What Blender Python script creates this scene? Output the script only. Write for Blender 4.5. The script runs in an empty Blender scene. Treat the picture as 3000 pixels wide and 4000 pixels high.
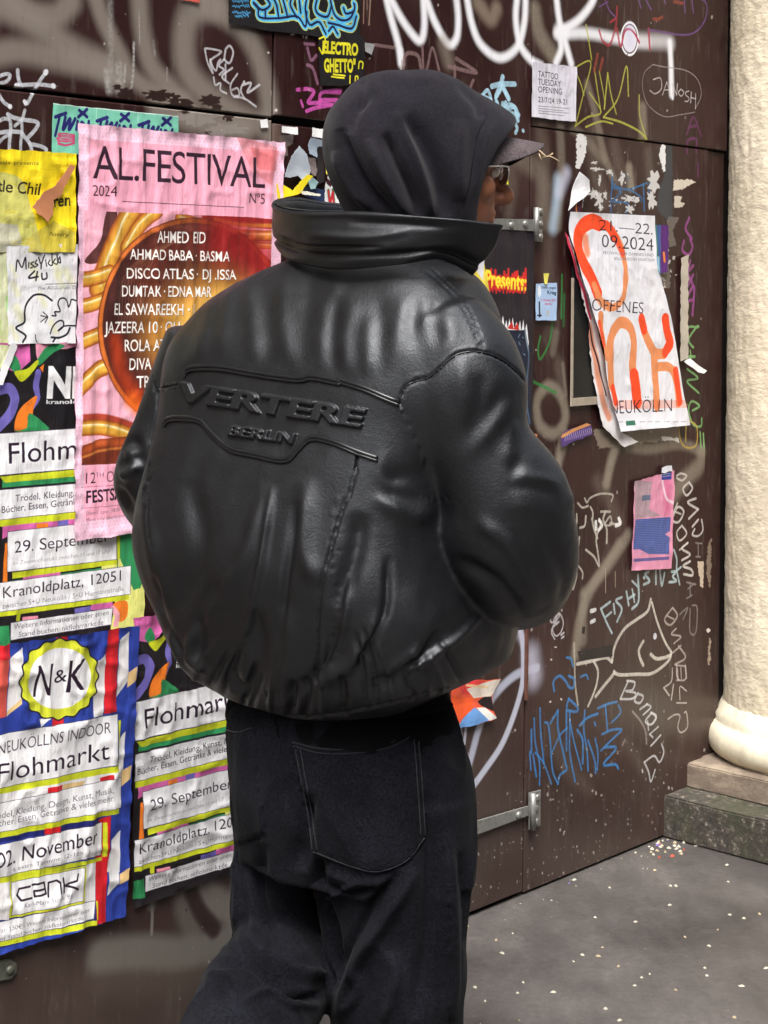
import bpy, bmesh, math, random, time
import numpy as np
from mathutils import Vector, Matrix, noise

random.seed(7); rng = np.random.default_rng(7)
SC = bpy.context.scene
COL = SC.collection
T0 = time.time()

# ------------------------------------------------------------------ camera
F_PX = 6546.0; PX, PY = 1501.0, 1157.0; CAM_H = 1.526; ROLL = 0.010
cam_data = bpy.data.cameras.new('camera'); cam = bpy.data.objects.new('camera', cam_data); COL.objects.link(cam)
cam_data.sensor_fit = 'AUTO'; cam_data.sensor_width = 36.0
cam_data.lens = 36.0 * F_PX / 4000.0
cam_data.shift_x = 0.0; cam_data.shift_y = -(2000.0 - PY) / 4000.0
cam_data.clip_start = 0.05; cam_data.clip_end = 400.0
cam.matrix_world = Matrix.Translation((0, 0, CAM_H)) @ Matrix.Rotation(math.pi / 2, 4, 'X') @ Matrix.Rotation(ROLL, 4, 'Z')
SC.camera = cam

# ------------------------------------------------------------------ daylight: overcast
SUN_EL, SUN_AZ = math.radians(60), math.radians(184)      # high, behind the photographer's right shoulder, veiled by cloud
world = bpy.data.worlds.new('World'); SC.world = world; world.use_nodes = True
wn = world.node_tree.nodes; wl = world.node_tree.links; wn.clear()
sky = wn.new('ShaderNodeTexSky'); sky.sky_type = 'NISHITA'; sky.sun_disc = False
sky.sun_elevation = SUN_EL; sky.sun_rotation = SUN_AZ; sky.air_density = 1.0; sky.dust_density = 6.0; sky.ozone_density = 1.0
hsv = wn.new('ShaderNodeHueSaturation'); hsv.inputs['Saturation'].default_value = 0.35
bg = wn.new('ShaderNodeBackground'); bg.inputs['Strength'].default_value = 0.15
wo = wn.new('ShaderNodeOutputWorld')
wl.new(sky.outputs[0], hsv.inputs['Color']); wl.new(hsv.outputs[0], bg.inputs['Color']); wl.new(bg.outputs[0], wo.inputs['Surface'])
sun_d = bpy.data.lights.new('sun', 'SUN'); sun_d.energy = 1.5; sun_d.angle = math.radians(35); sun_d.color = (1.0, 0.97, 0.93)
sun = bpy.data.objects.new('sun', sun_d); COL.objects.link(sun)
sd = Vector((math.sin(SUN_AZ) * math.cos(SUN_EL), math.cos(SUN_AZ) * math.cos(SUN_EL), math.sin(SUN_EL)))
sun.rotation_euler = sd.to_track_quat('Z', 'Y').to_euler(); sun.location = (0, -2, 6)
SC.view_settings.view_transform = 'Standard'; SC.view_settings.look = 'None'
SC.view_settings.exposure = 1.22; SC.view_settings.gamma = 1.0; SC.view_settings.use_curve_mapping = False

# ------------------------------------------------------------------ measuring: photograph point -> place
CR, SR = math.cos(ROLL), math.sin(ROLL)
TW = 0.9296; CW = 3.60; NRM = math.sqrt(1 + TW * TW)
WDIR = np.array([TW / NRM, 1 / NRM, 0.0]); WN = np.array([1 / NRM, -TW / NRM, 0.0])
def ray(x, y):
    a = (np.asarray(x, float) - PX); b = (np.asarray(y, float) - PY)
    return (CR * a + SR * b) / F_PX, (-SR * a + CR * b) / F_PX
def at(x, y, Y):
    u, v = ray(x, y); return np.stack([u * Y, np.ones_like(u) * Y, CAM_H - v * Y], -1)
def wall_st(pts):
    p = np.asarray(pts, float); u, v = ray(p[..., 0], p[..., 1])
    Y = CW / (TW - u); return np.stack([Y * NRM, CAM_H - v * Y], -1)      # s measured along the gate
def WP(s, t, off=0.0):
    s = np.asarray(s, float); t = np.asarray(t, float); off = np.asarray(off, float)
    Y = s / NRM
    base = np.stack([TW * Y - CW, Y, t + 0 * s], -1)
    return base + off[..., None] * WN if off.ndim else base + off * WN
def to_px(P):
    Y = P[..., 1]; u = P[..., 0] / Y; v = (CAM_H - P[..., 2]) / Y
    a = u * F_PX; b = v * F_PX
    return np.stack([PX + CR * a - SR * b, PY + SR * a + CR * b], -1)
def crop(x0, y0, k):
    def f(*pts):
        if len(pts) == 1: pts = pts[0]
        a = np.asarray(pts, float).reshape(-1, 2); return np.stack([x0 + a[:, 0] / k, y0 + a[:, 1] / k], -1)
    return f
cA = crop(0, 0, 1.508); cB = crop(1000, 0, 1.659); cC = crop(1900, 0, 1.508); cD = crop(0, 900, 2.074); cE = crop(0, 1600, 1.843)
cF = crop(0, 2400, 1.746); cG = crop(0, 3200, 1.659); cH = crop(1900, 700, 1.659); cI = crop(2000, 1700, 1.659); cJ = crop(1800, 2400, 1.3825)
cK = crop(1700, 3100, 1.276); cL = crop(400, 700, 1.508); cM = crop(1300, 1000, 1.659); cN = crop(400, 1800, .8732); cO = crop(700, 2700, 1.276)
cT = crop(0, 0, .553); c1 = crop(880, 0, 2.765); c2 = crop(1050, 460, 5.53); c3 = crop(1750, 350, 3.318); c4 = crop(2150, 480, 2.765)
c5 = crop(2100, 1850, 2.212); c6 = crop(2050, 2350, 2.37); c7 = crop(2500, 2600, 2.764); c8 = crop(0, 200, 4.424)

def lin(c):
    c = np.asarray(c, float) / 255.0
    return tuple(np.where(c <= .04045, c / 12.92, ((c + .055) / 1.055) ** 2.4))

# ------------------------------------------------------------------ smooth noise on grids (vectorised)
def vnoise(shape, cell, seed):
    r = np.random.default_rng(seed); h, w = shape; cy, cx = (cell if hasattr(cell, '__len__') else (cell, cell))
    gh, gw = int(h / cy) + 3, int(w / cx) + 3; g = r.random((gh, gw))
    y = np.arange(h) / cy; x = np.arange(w) / cx; yi = y.astype(int); xi = x.astype(int)
    fy = y - yi; fx = x - xi; fy = fy * fy * (3 - 2 * fy); fx = fx * fx * (3 - 2 * fx)
    a = g[yi][:, xi]; b = g[yi][:, xi + 1]; c = g[yi + 1][:, xi]; d = g[yi + 1][:, xi + 1]
    fy = fy[:, None]; fx = fx[None]
    return (a * (1 - fx) + b * fx) * (1 - fy) + (c * (1 - fx) + d * fx) * fy

# ------------------------------------------------------------------ lettering outlines from the built-in face
_txt = {}
def glyphs(s, weight=0.0, shear=0.0, spacing=1.0):
    key = (s, weight, shear, spacing)
    if key in _txt: return _txt[key]
    cu = bpy.data.curves.new('lettering', 'FONT'); cu.body = s; cu.offset = weight; cu.shear = shear; cu.space_character = spacing
    cu.resolution_u = 4
    o = bpy.data.objects.new('lettering', cu); COL.objects.link(o)
    me = bpy.data.meshes.new_from_object(o.evaluated_get(bpy.context.evaluated_depsgraph_get()))
    me.calc_loop_triangles(); n = len(me.vertices)
    co = np.zeros(n * 3); me.vertices.foreach_get('co', co); co = co.reshape(-1, 3)[:, :2]
    tr = np.zeros(len(me.loop_triangles) * 3, int); me.loop_triangles.foreach_get('vertices', tr); tr = tr.reshape(-1, 3)
    bpy.data.objects.remove(o); bpy.data.curves.remove(cu); bpy.data.meshes.remove(me)
    _txt[key] = (co, tr); return _txt[key]
CAP = 0.0
def cap_height():
    global CAP
    if not CAP: co, _ = glyphs('H'); CAP = co[:, 1].max()
    return CAP

def smooth(p, n=6, closed=False):
    p = np.asarray(p, float)
    if len(p) < 3: return p
    if closed: q = np.vstack([p[-1:], p, p[:2]])
    else: q = np.vstack([2 * p[0] - p[1], p, 2 * p[-1] - p[-2]])
    out = []
    for i in range(1, len(q) - 2):
        t = np.linspace(0, 1, n, endpoint=False)[:, None]
        a, b, c, d = q[i - 1], q[i], q[i + 1], q[i + 2]
        out.append(.5 * (2 * b + (c - a) * t + (2 * a - 5 * b + 4 * c - d) * t ** 2 + (3 * b - a - 3 * c + d) * t ** 3))
    if not closed: out.append(q[-2][None])
    return np.vstack(out)

class Canvas:
    """paint and print, measured in metres along and up the gate"""
    def __init__(s, s0, s1, t0, t1, res, base=None):
        s.s0, s.t0, s.res = s0, t0, res; s.w = int((s1 - s0) * res) + 2; s.h = int((t1 - t0) * res) + 2
        s.s1 = s0 + s.w / res; s.t1 = t0 + s.h / res
        s.a = np.zeros((s.h, s.w, 4), np.float32)
        if base is not None: s.a[..., :3] = np.array(base) / 255.; s.a[..., 3] = 1
    def xy(s, pts):
        st = wall_st(pts); return np.stack([(st[:, 0] - s.s0) * s.res, (st[:, 1] - s.t0) * s.res], -1)
    def _edges(s, P, Q):
        lo = np.floor(np.minimum(P.min(0), Q.min(0))).astype(int) - 1; hi = np.ceil(np.maximum(P.max(0), Q.max(0))).astype(int) + 2
        lo = np.maximum(lo, 0); hi = np.minimum(hi, [s.w, s.h])
        if hi[0] <= lo[0] or hi[1] <= lo[1]: return None
        W, H = hi[0] - lo[0], hi[1] - lo[1]; SS = 3
        acc = np.zeros((H, W + 2), np.float64)
        p = P - lo; q = Q - lo
        y0 = p[:, 1] * SS - .5; y1 = q[:, 1] * SS - .5
        sg = np.where(y1 > y0, 1.0, -1.0); a = np.where(y1 > y0, y0, y1); b = np.where(y1 > y0, y1, y0)
        i0 = np.maximum(np.ceil(a), 0).astype(int); i1 = np.minimum(np.ceil(b), H * SS).astype(int)
        n = np.maximum(i1 - i0, 0); idx = np.repeat(np.arange(len(n)), n)
        if not len(idx): return None
        row = np.arange(n.sum()) - np.repeat(np.cumsum(n) - n, n) + i0[idx]
        tt = (row - y0[idx]) / (y1[idx] - y0[idx]); x = p[idx, 0] + tt * (q[idx, 0] - p[idx, 0])
        x = np.clip(x, 0, W); xi = np.floor(x).astype(int); fr = x - xi; w = sg[idx] / SS
        np.add.at(acc, (row // SS, xi), w * (1 - fr)); np.add.at(acc, (row // SS, xi + 1), w * fr)
        cov = np.clip(np.abs(np.cumsum(acc, 1))[:, :W], 0, 1)
        return lo, hi, cov
    def blend(s, lo, hi, m, col):
        v = s.a[lo[1]:hi[1], lo[0]:hi[0]]; m = m[..., None].astype(np.float32); c = (np.array(col, np.float32) / 255.)
        A = v[..., 3:4]; na = m + A * (1 - m)
        v[..., :3] = np.where(na > 1e-5, (c * m + v[..., :3] * A * (1 - m)) / np.maximum(na, 1e-5), v[..., :3]); v[..., 3:4] = na
    def poly(s, pts, col, al=1.0, sm=0):
        pts = smooth(pts, sm, True) if sm else np.asarray(pts, float)
        P = s.xy(pts); r = s._edges(P, np.roll(P, -1, 0))
        if r: s.blend(r[0], r[1], r[2] * al, col)
    def stroke(s, pts, width, col, al=1.0, soft=0.12, sm=6, rough=0.0):
        """width in photograph pixels at the stroke; soft = blurred share of the half width"""
        pts = np.asarray(pts, float)
        if len(pts) == 1: pts = np.vstack([pts, pts + .5])
        if sm and len(pts) > 2: pts = smooth(pts, sm)
        P = s.xy(pts); st = wall_st(pts[len(pts) // 2][None])[0]
        r = max(width * .5 * (st[0] / NRM) / F_PX * s.res, .55); out = r * (1 + soft)
        lo = np.maximum(np.floor(P.min(0) - out - 1).astype(int), 0); hi = np.minimum(np.ceil(P.max(0) + out + 2).astype(int), [s.w, s.h])
        if hi[0] <= lo[0] or hi[1] <= lo[1]: return
        D = np.full((hi[1] - lo[1], hi[0] - lo[0]), 1e9, np.float32)
        for a, b in zip(P[:-1], P[1:]):
            l = np.maximum(np.floor(np.minimum(a, b) - out - 1).astype(int), lo); h = np.minimum(np.ceil(np.maximum(a, b) + out + 2).astype(int), hi)
            if h[0] <= l[0] or h[1] <= l[1]: continue
            X = np.arange(l[0], h[0])[None] + .5 - a[0]; Yv = np.arange(l[1], h[1])[:, None] + .5 - a[1]; d = b - a; L = max(d @ d, 1e-9)
            t = np.clip((X * d[0] + Yv * d[1]) / L, 0, 1); dd = np.hypot(X - t * d[0], Yv - t * d[1])
            v = D[l[1] - lo[1]:h[1] - lo[1], l[0] - lo[0]:h[0] - lo[0]]; np.minimum(v, dd, out=v)
        band = max(r * soft * 2, 1.0)
        m = np.clip((r + band * .5 - D) / band, 0, 1); m = m * m * (3 - 2 * m) * al
        if rough: m *= 1 - rough * vnoise(m.shape, max(2, .004 * s.res), int(P[0, 0]) % 999)
        s.blend(lo, hi, m, col)
    def text(s, txt, p0, p1, h, col, weight=0.0, shear=0.0, al=1.0, spacing=1.0, up=None):
        co, tr = glyphs(txt, weight, shear, spacing)
        if not len(tr): return
        a, b = s.xy(np.array([p0, p1], float)); d = b - a; L = np.hypot(*d); d = d / L; n = np.array([-d[1], d[0]])
        Yd = wall_st(np.array([p0], float))[0, 0] / NRM; hh = h * Yd / F_PX * s.res
        x = (co[:, 0] - co[:, 0].min()) / (co[:, 0].max() - co[:, 0].min()) * L; y = co[:, 1] / cap_height() * hh
        P = a + x[:, None] * d + y[:, None] * n; t = P[tr]
        ar = (t[:, 1, 0] - t[:, 0, 0]) * (t[:, 2, 1] - t[:, 0, 1]) - (t[:, 2, 0] - t[:, 0, 0]) * (t[:, 1, 1] - t[:, 0, 1])
        t[ar < 0] = t[ar < 0][:, ::-1]
        r = s._edges(t.reshape(-1, 2), np.roll(t, -1, 1).reshape(-1, 2))
        if r: s.blend(r[0], r[1], r[2] * al, col)
    def image(s, name):
        im = bpy.data.images.new(name, s.w, s.h, alpha=True); im.alpha_mode = 'CHANNEL_PACKED'
        im.pixels.foreach_set(np.clip(s.a, 0, 1).astype(np.float32).ravel()); im.update(); im.pack(); return im

# ------------------------------------------------------------------ materials
def mat(name):
    m = bpy.data.materials.new(name); m.use_nodes = True; nt = m.node_tree; nt.nodes.clear()
    b = nt.nodes.new('ShaderNodeBsdfPrincipled'); o = nt.nodes.new('ShaderNodeOutputMaterial'); nt.links.new(b.outputs[0], o.inputs[0])
    return m, nt, b
def nnoise(nt, scale, detail=4, rough=.6, vec=None, stretch=None):
    tc = nt.nodes.new('ShaderNodeTexCoord'); n = nt.nodes.new('ShaderNodeTexNoise'); n.inputs['Scale'].default_value = scale
    n.inputs['Detail'].default_value = detail; n.inputs['Roughness'].default_value = rough
    mp = nt.nodes.new('ShaderNodeMapping'); mp.inputs['Scale'].default_value = stretch or (1, 1, 1)
    nt.links.new(tc.outputs['Object'], mp.inputs[0]); nt.links.new(mp.outputs[0], n.inputs['Vector']); return n
def ramp(nt, src, stops):
    r = nt.nodes.new('ShaderNodeValToRGB'); el = r.color_ramp.elements
    while len(el) < len(stops): el.new(0.5)
    for e, (p, c) in zip(el, stops): e.position = p; e.color = (*c, 1) if hasattr(c, '__len__') else (c, c, c, 1)
    nt.links.new(src, r.inputs[0]); return r
def bump(nt, b, h, strength, dist=.002, chain=None):
    n = nt.nodes.new('ShaderNodeBump'); n.inputs['Strength'].default_value = strength; n.inputs['Distance'].default_value = dist
    nt.links.new(h, n.inputs['Height'])
    if chain: nt.links.new(chain.outputs[0], n.inputs['Normal'])
    nt.links.new(n.outputs[0], b.inputs['Normal']); return n
def mix(nt, fac, a, b, mode='MIX'):
    m = nt.nodes.new('ShaderNodeMix'); m.data_type = 'RGBA'; m.blend_type = mode
    for sock, v in ((m.inputs[0], fac), (m.inputs[6], a), (m.inputs[7], b)):
        if hasattr(v, 'links') or isinstance(v, bpy.types.NodeSocket): nt.links.new(v, sock)
        elif hasattr(v, '__len__'): sock.default_value = (*v, 1)
        else: sock.default_value = v
    return m.outputs[2]
def plain(name, col, rough=.6, metal=0.0, var=.25, nscale=30, bmp=.2, bdist=.001, spec=.5, stretch=None):
    m, nt, b = mat(name); c = np.array(lin(col)); n = nnoise(nt, nscale, 5, .65, stretch=stretch)
    r = ramp(nt, n.outputs[0], [(.3, tuple(c * (1 - var))), (.7, tuple(np.minimum(c * (1 + var), .9)))])
    nt.links.new(r.outputs[0], b.inputs['Base Color']); b.inputs['Roughness'].default_value = rough; b.inputs['Metallic'].default_value = metal
    b.inputs['Specular IOR Level'].default_value = spec
    if bmp: bump(nt, b, n.outputs[0], bmp, bdist)
    return m
def print_mat(name, im, rough=.55, bmp=.35, spec=.35, scale=40):
    m, nt, b = mat(name); t = nt.nodes.new('ShaderNodeTexImage'); t.image = im; t.interpolation = 'Linear'; t.extension = 'EXTEND'
    n = nnoise(nt, scale * 1.4, 5, .65, stretch=(1, 1, .22)); g = nnoise(nt, 9, 3, .5)
    r = ramp(nt, g.outputs[0], [(.3, .93), (.65, 1.0)])
    nt.links.new(mix(nt, .5, t.outputs[0], r.outputs[0], 'MULTIPLY'), b.inputs['Base Color'])
    b.inputs['Roughness'].default_value = rough; b.inputs['Specular IOR Level'].default_value = spec
    n9 = nnoise(nt, 24, 3, .5); b9 = bump(nt, b, n9.outputs[0], .5, .006); bump(nt, b, n.outputs[0], bmp * 1.6, .006, b9); return m

# ------------------------------------------------------------------ objects
def rootloc(o):
    v = Vector((0, 0, 0))
    while o is not None: v += o.location; o = o.parent
    return np.array(v)
def mesh_obj(name, V, Fs, material=None, parent=None, smooth_shade=True, uv=None):
    V = np.asarray(V, float)
    if parent is not None: V = V - rootloc(parent)
    me = bpy.data.meshes.new(name); me.from_pydata(V.tolist(), [], [tuple(map(int, f)) for f in Fs]); me.update()
    if uv is not None:
        l = me.uv_layers.new(name='UVMap'); li = np.zeros(len(me.loops), int); me.loops.foreach_get('vertex_index', li)
        l.data.foreach_set('uv', np.asarray(uv, float)[li].ravel())
    if smooth_shade: me.polygons.foreach_set('use_smooth', [True] * len(me.polygons))
    o = bpy.data.objects.new(name, me); COL.objects.link(o); o.parent = parent
    if material: me.materials.append(material)
    return o
def adopt(name, me, material, parent):
    """link a finished mesh (world coordinates) under parent"""
    off = rootloc(parent) if parent else np.zeros(3)
    me.transform(Matrix.Translation(-Vector(off))); me.name = name
    o = bpy.data.objects.new(name, me); COL.objects.link(o); o.parent = parent
    me.materials.clear(); me.materials.append(material); me.polygons.foreach_set('use_smooth', [True] * len(me.polygons)); return o
def empty(name, loc):
    o = bpy.data.objects.new(name, None); COL.objects.link(o); o.location = tuple(float(v) for v in loc); o.empty_display_size = .1; return o
def tag(o, label=None, cat=None, group=None, kind=None):
    if label: o['label'] = label
    if cat: o['category'] = cat
    if group: o['group'] = group
    if kind: o['kind'] = kind
    return o
def grid_faces(nr, nc, wrap=False):
    f = []
    for i in range(nr - 1):
        for j in range(nc if wrap else nc - 1):
            k = (j + 1) % nc; f.append((i * nc + j, i * nc + k, (i + 1) * nc + k, (i + 1) * nc + j))
    return f
def box_st(s0, s1, t0, t1, o0, o1, bev=.0):
    """a board parallel to the gate: 8 corners with a small bevel on the front edge"""
    b = bev; L = [(s0, t0, o0), (s1, t0, o0), (s1, t1, o0), (s0, t1, o0), (s0, t0, o1 - b), (s1, t0, o1 - b), (s1, t1, o1 - b), (s0, t1, o1 - b)]
    F = [(3, 2, 1, 0), (0, 1, 5, 4), (1, 2, 6, 5), (2, 3, 7, 6), (3, 0, 4, 7)]
    if b: L += [(s0 + b, t0 + b, o1), (s1 - b, t0 + b, o1), (s1 - b, t1 - b, o1), (s0 + b, t1 - b, o1)]; F += [(4, 5, 9, 8), (5, 6, 10, 9), (6, 7, 11, 10), (7, 4, 8, 11), (8, 9, 10, 11)]
    else: F += [(4, 5, 6, 7)]
    a = np.array(L); return WP(a[:, 0], a[:, 1], a[:, 2]), F, a

# ================================================================== THE GATE AND ITS PAINT
S_L = wall_st(np.array([[-420., 1000.]]))[0, 0]; S_R = wall_st(np.array([[2835., 1500.]]))[0, 0]
S_A = wall_st(np.array([[1066., 600.]]))[0, 0]; S_B = wall_st(np.array([[2066., 1800.]]))[0, 0]
T_1 = wall_st(np.array([[500., 399.]]))[0, 1]; T_2 = wall_st(np.array([[2200., 508.]]))[0, 1]
BROWN = (47, 23, 22)
g = Canvas(wall_st(np.array([[-160., 1000.]]))[0, 0], S_R, -.02, 2.42, 880)
BEI, GRY, WHT, MRK = (136, 127, 118), (124, 120, 112), (236, 236, 240), (205, 208, 214)
# broad dull spray shapes, buffed and blurred
for pts, w in ((cA((-60, 20), (60, 60), (250, 170), (430, 290), (640, 390)), 105), (cA((-40, 320), (120, 300), (330, 345), (560, 400), (700, 470)), 95),
               (cA((60, -30), (180, 70), (330, 90), (420, 10)), 95), (cA((560, -30), (610, 120), (700, 300), (790, 460), (950, 560), (1080, 600)), 70),
               (cA((820, -30), (840, 180), (890, 380), (1010, 520), (1130, 640)), 80), (cA((1290, 20), (1130, 80), (1085, 240), (1110, 420), (1230, 560), (1420, 690), (1560, 740)), 105),
               (cA((1130, -20), (1290, 70), (1420, 160), (1520, 330), (1580, 560), (1600, 800)), 90), (cA((930, 640), (1100, 700), (1250, 740), (1440, 760)), 90)):
    g.stroke(pts, w, BEI, .78, .75)
for pts, w, a in ((cA((650, -20), (655, 250), (650, 540)), 40, .35), (cA((700, 390), (705, 530)), 60, .55), (cA((790, 250), (785, 440), (765, 570)), 16, .8), (cA((740, 380), (735, 480)), 14, .8),
                  (cA((905, 240), (915, 330)), 16, .45), (cA((985, 400), (985, 480)), 10, .5), (cA((625, 420), (640, 540)), 34, .7), (cA((820, 60), (825, 260)), 8, .6)):
    g.stroke(pts, w / 1.508, (190, 190, 186), a, .8, 6, .8)
# flaked patches of dark board along the top joint
rr = random.Random(3)
def flake(c, cx, cy, rx, ry, col, al=1.0, n=26, jag=.35):
    a = np.linspace(0, 2 * np.pi, n, endpoint=False); k = np.array([1 + jag * (rr.random() - .5) * 2 for _ in a])
    g.poly(c(np.stack([cx + rx * k * np.cos(a), cy + ry * k * np.sin(a)], -1)), col, al)
for cx, cy, rx, ry in ((745, 555, 50, 34), (690, 512, 20, 16), (930, 560, 78, 30), (1060, 610, 75, 30), (1015, 570, 40, 22), (1240, 590, 62, 34), (1280, 630, 30, 18), (1345, 690, 30, 22), (1230, 780, 20, 10), (1090, 660, 30, 10)):
    flake(cA, cx, cy, rx, ry, (42, 28, 25), .95)
for cx, cy, rx, ry in ((1180, 700, 90, 45), (1330, 760, 110, 35), (1040, 690, 60, 20)):
    flake(cA, cx, cy, rx, ry, (150, 144, 138), .55)
for cx, cy in ((870, 560), (1010, 575), (1060, 600), (1110, 640), (1330, 700)): flake(cA, cx, cy, 8, 7, (140, 130, 122), .9, 9)
# lower grey spray
g.stroke(cG((660, 880), (900, 860), (1150, 870), (1350, 830), (1560, 760)), 128, (122, 119, 112), .8, .5)
g.stroke(cG((1330, 470), (1450, 560), (1560, 640), (1580, 800)), 110, (132, 126, 118), .75, .5)
g.stroke(cG((1180, 420), (1190, 560), (1250, 720)), 90, (118, 112, 104), .55, .6)
g.stroke(cG((1240, 470), (1300, 600), (1390, 720)), 62, (50, 35, 32), .9, .5)
g.stroke(cG((985, 500), (988, 620), (984, 745)), 14, (128, 124, 116), .9, .3); g.stroke(cG((1000, 470), (985, 560)), 40, (128, 124, 116), .6, .6)
g.stroke(cG((700, 1000), (1000, 1020), (1400, 960)), 150, (110, 100, 90), .28, 1.0)
# right side beige bands
for c, pts, w, a in ((cI, ((690, 60), (650, 180), (622, 310)), 50, .8), (cI, ((345, 60), (315, 180), (290, 320)), 42, .65), (cI, ((760, 650), (640, 830), (520, 1000), (450, 1200), (420, 1420)), 52, .72),
                     (cI, ((700, 700), (560, 930), (480, 1020)), 40, .5), (cI, ((1240, 120), (1220, 200), (1120, 300), (1060, 380)), 70, .6), (cI, ((760, 70), (900, 90), (1100, 60), (1260, 110)), 40, .55), (cI, ((470, 1040), (470, 1330)), 48, .5),
                     (cC, ((290, 60), (320, 200), (400, 330)), 70, .62), (cC, ((600, 500), (640, 640), (700, 900), (760, 1060)), 40, .5), (cC, ((925, 640), (930, 790)), 52, .62), (cC, ((440, 700), (450, 1000), (430, 1330)), 46, .5),
                     (cC, ((520, 760), (600, 830), (700, 940)), 42, .4), (cC, ((850, 990), (860, 1100)), 44, .8), (cH, ((330, 1480), (360, 1600), (450, 1650), (520, 1560), (500, 1420), (420, 1340), (350, 1400), (330, 1480)), 45, .7),
                     (cH, ((520, 1640), (480, 1750), (470, 1900)), 36, .5), (cH, ((460, 1000), (440, 1120)), 40, .4), (cC, ((200, 930), (330, 1040), (350, 1300)), 80, .35), (cM, ((1500, 700), (1520, 900)), 20, .5)):
    g.stroke(c(pts), w, (148, 138, 122), a, .7, 6, .25)
g.stroke(cC((430, 1060), (420, 1200), (400, 1340)), 50, (176, 196, 214), .75, 1.0)
g.stroke(cC((480, 1020), (440, 1130)), 50, (205, 205, 225), .6, 1.0)
for c, pts, w, a in ((cC, ((330, 760), (350, 1000), (340, 1200)), 70, .35), (cC, ((640, 800), (650, 1000), (700, 1180)), 80, .35), (cC, ((760, 850), (800, 1050), (790, 1230)), 60, .32), (cC, ((960, 900), (980, 1100)), 50, .3), (cH, ((420, 420), (410, 700), (440, 980)), 70, .3), (cH, ((480, 1200), (500, 1400)), 60, .35),
                     (cI, ((560, 300), (640, 420), (700, 560)), 60, .28), (cI, ((250, 700), (330, 900), (300, 1150)), 60, .25), (cC, ((100, 880), (160, 1050), (140, 1250)), 60, .35), (cJ, ((500, 620), (560, 800), (700, 950)), 60, .2), (cJ, ((900, 700), (1000, 850)), 50, .18), (cA, ((1620, 900), (1640, 1200)), 50, .4)):
    g.stroke(c(pts), w, (130, 118, 106), a, 1.0, 6, .4)
# the white spray loops right of the hem
g.stroke(cJ((270, -20), (325, 70), (345, 230), (330, 420), (240, 680), (130, 850), (60, 945)), 30, (196, 200, 216), .85, .35)
g.stroke(cJ((420, 290), (300, 330), (180, 450), (110, 600), (60, 780), (20, 900)), 36, (186, 190, 208), .8, .5)
g.stroke(cJ((40, 560), (25, 700)), 16, (196, 200, 216), .7, .4); g.stroke(cJ((5, 600), (10, 760)), 18, (196, 200, 216), .7, .4)
g.stroke(cJ((385, 230), (400, 330)), 90, (190, 188, 205), .75, 1.0); g.stroke(cJ((300, 60), (350, 160)), 40, (190, 190, 205), .5, .9)
# big white name across the top
for pts in (cB((838, -50), (878, 120), (925, 290), (942, 410)), cB((868, -20), (950, 130), (1055, 262), (1092, 180), (1085, -50)), cB((1100, -20), (1160, 140), (1245, 285), (1300, 250), (1312, 120), (1296, -50)),
            cB((1365, -40), (1400, 150), (1460, 290), (1580, 375), (1690, 310), (1740, 150), (1750, -50)), cC((185, -40), (175, 110), (200, 260), (262, 350), (330, 390)),
            cC((415, -40), (435, 120), (470, 250), (505, 375)), cC((440, 215), (445, 290), (415, 370)), cC((450, 180), (550, 115), (625, 20), (650, -50))):
    g.stroke(pts, 34, WHT, .97, .75)
g.stroke(cB((938, 330), (945, 400)), 28, WHT, .9, .8); g.stroke(cB((946, 395), (942, 445)), 10, (200, 196, 196), .8, .5)
g.stroke(cC((420, 200), (600, 196), (800, 232), (960, 250)), 40, (228, 228, 232), .95, .8); g.stroke(cC((900, 240), (1050, 245), (1090, 255)), 52, (200, 196, 198), .8, .9)
g.stroke(cC((1085, 250), (1092, 380), (1096, 555)), 32, (232, 232, 236), .96, .7); g.stroke(cC((1100, 560), (1103, 580)), 12, WHT, .8, .6); g.stroke(cC((430, 180), (470, 190)), 50, WHT, .9, .8)
g.stroke(cB((1440, 20), (1520, 120), (1560, 60)), 60, (150, 135, 118), .6, .8); g.stroke(cB((1215, 280), (1250, 400)), 60, (140, 128, 116), .5, .9)
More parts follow.
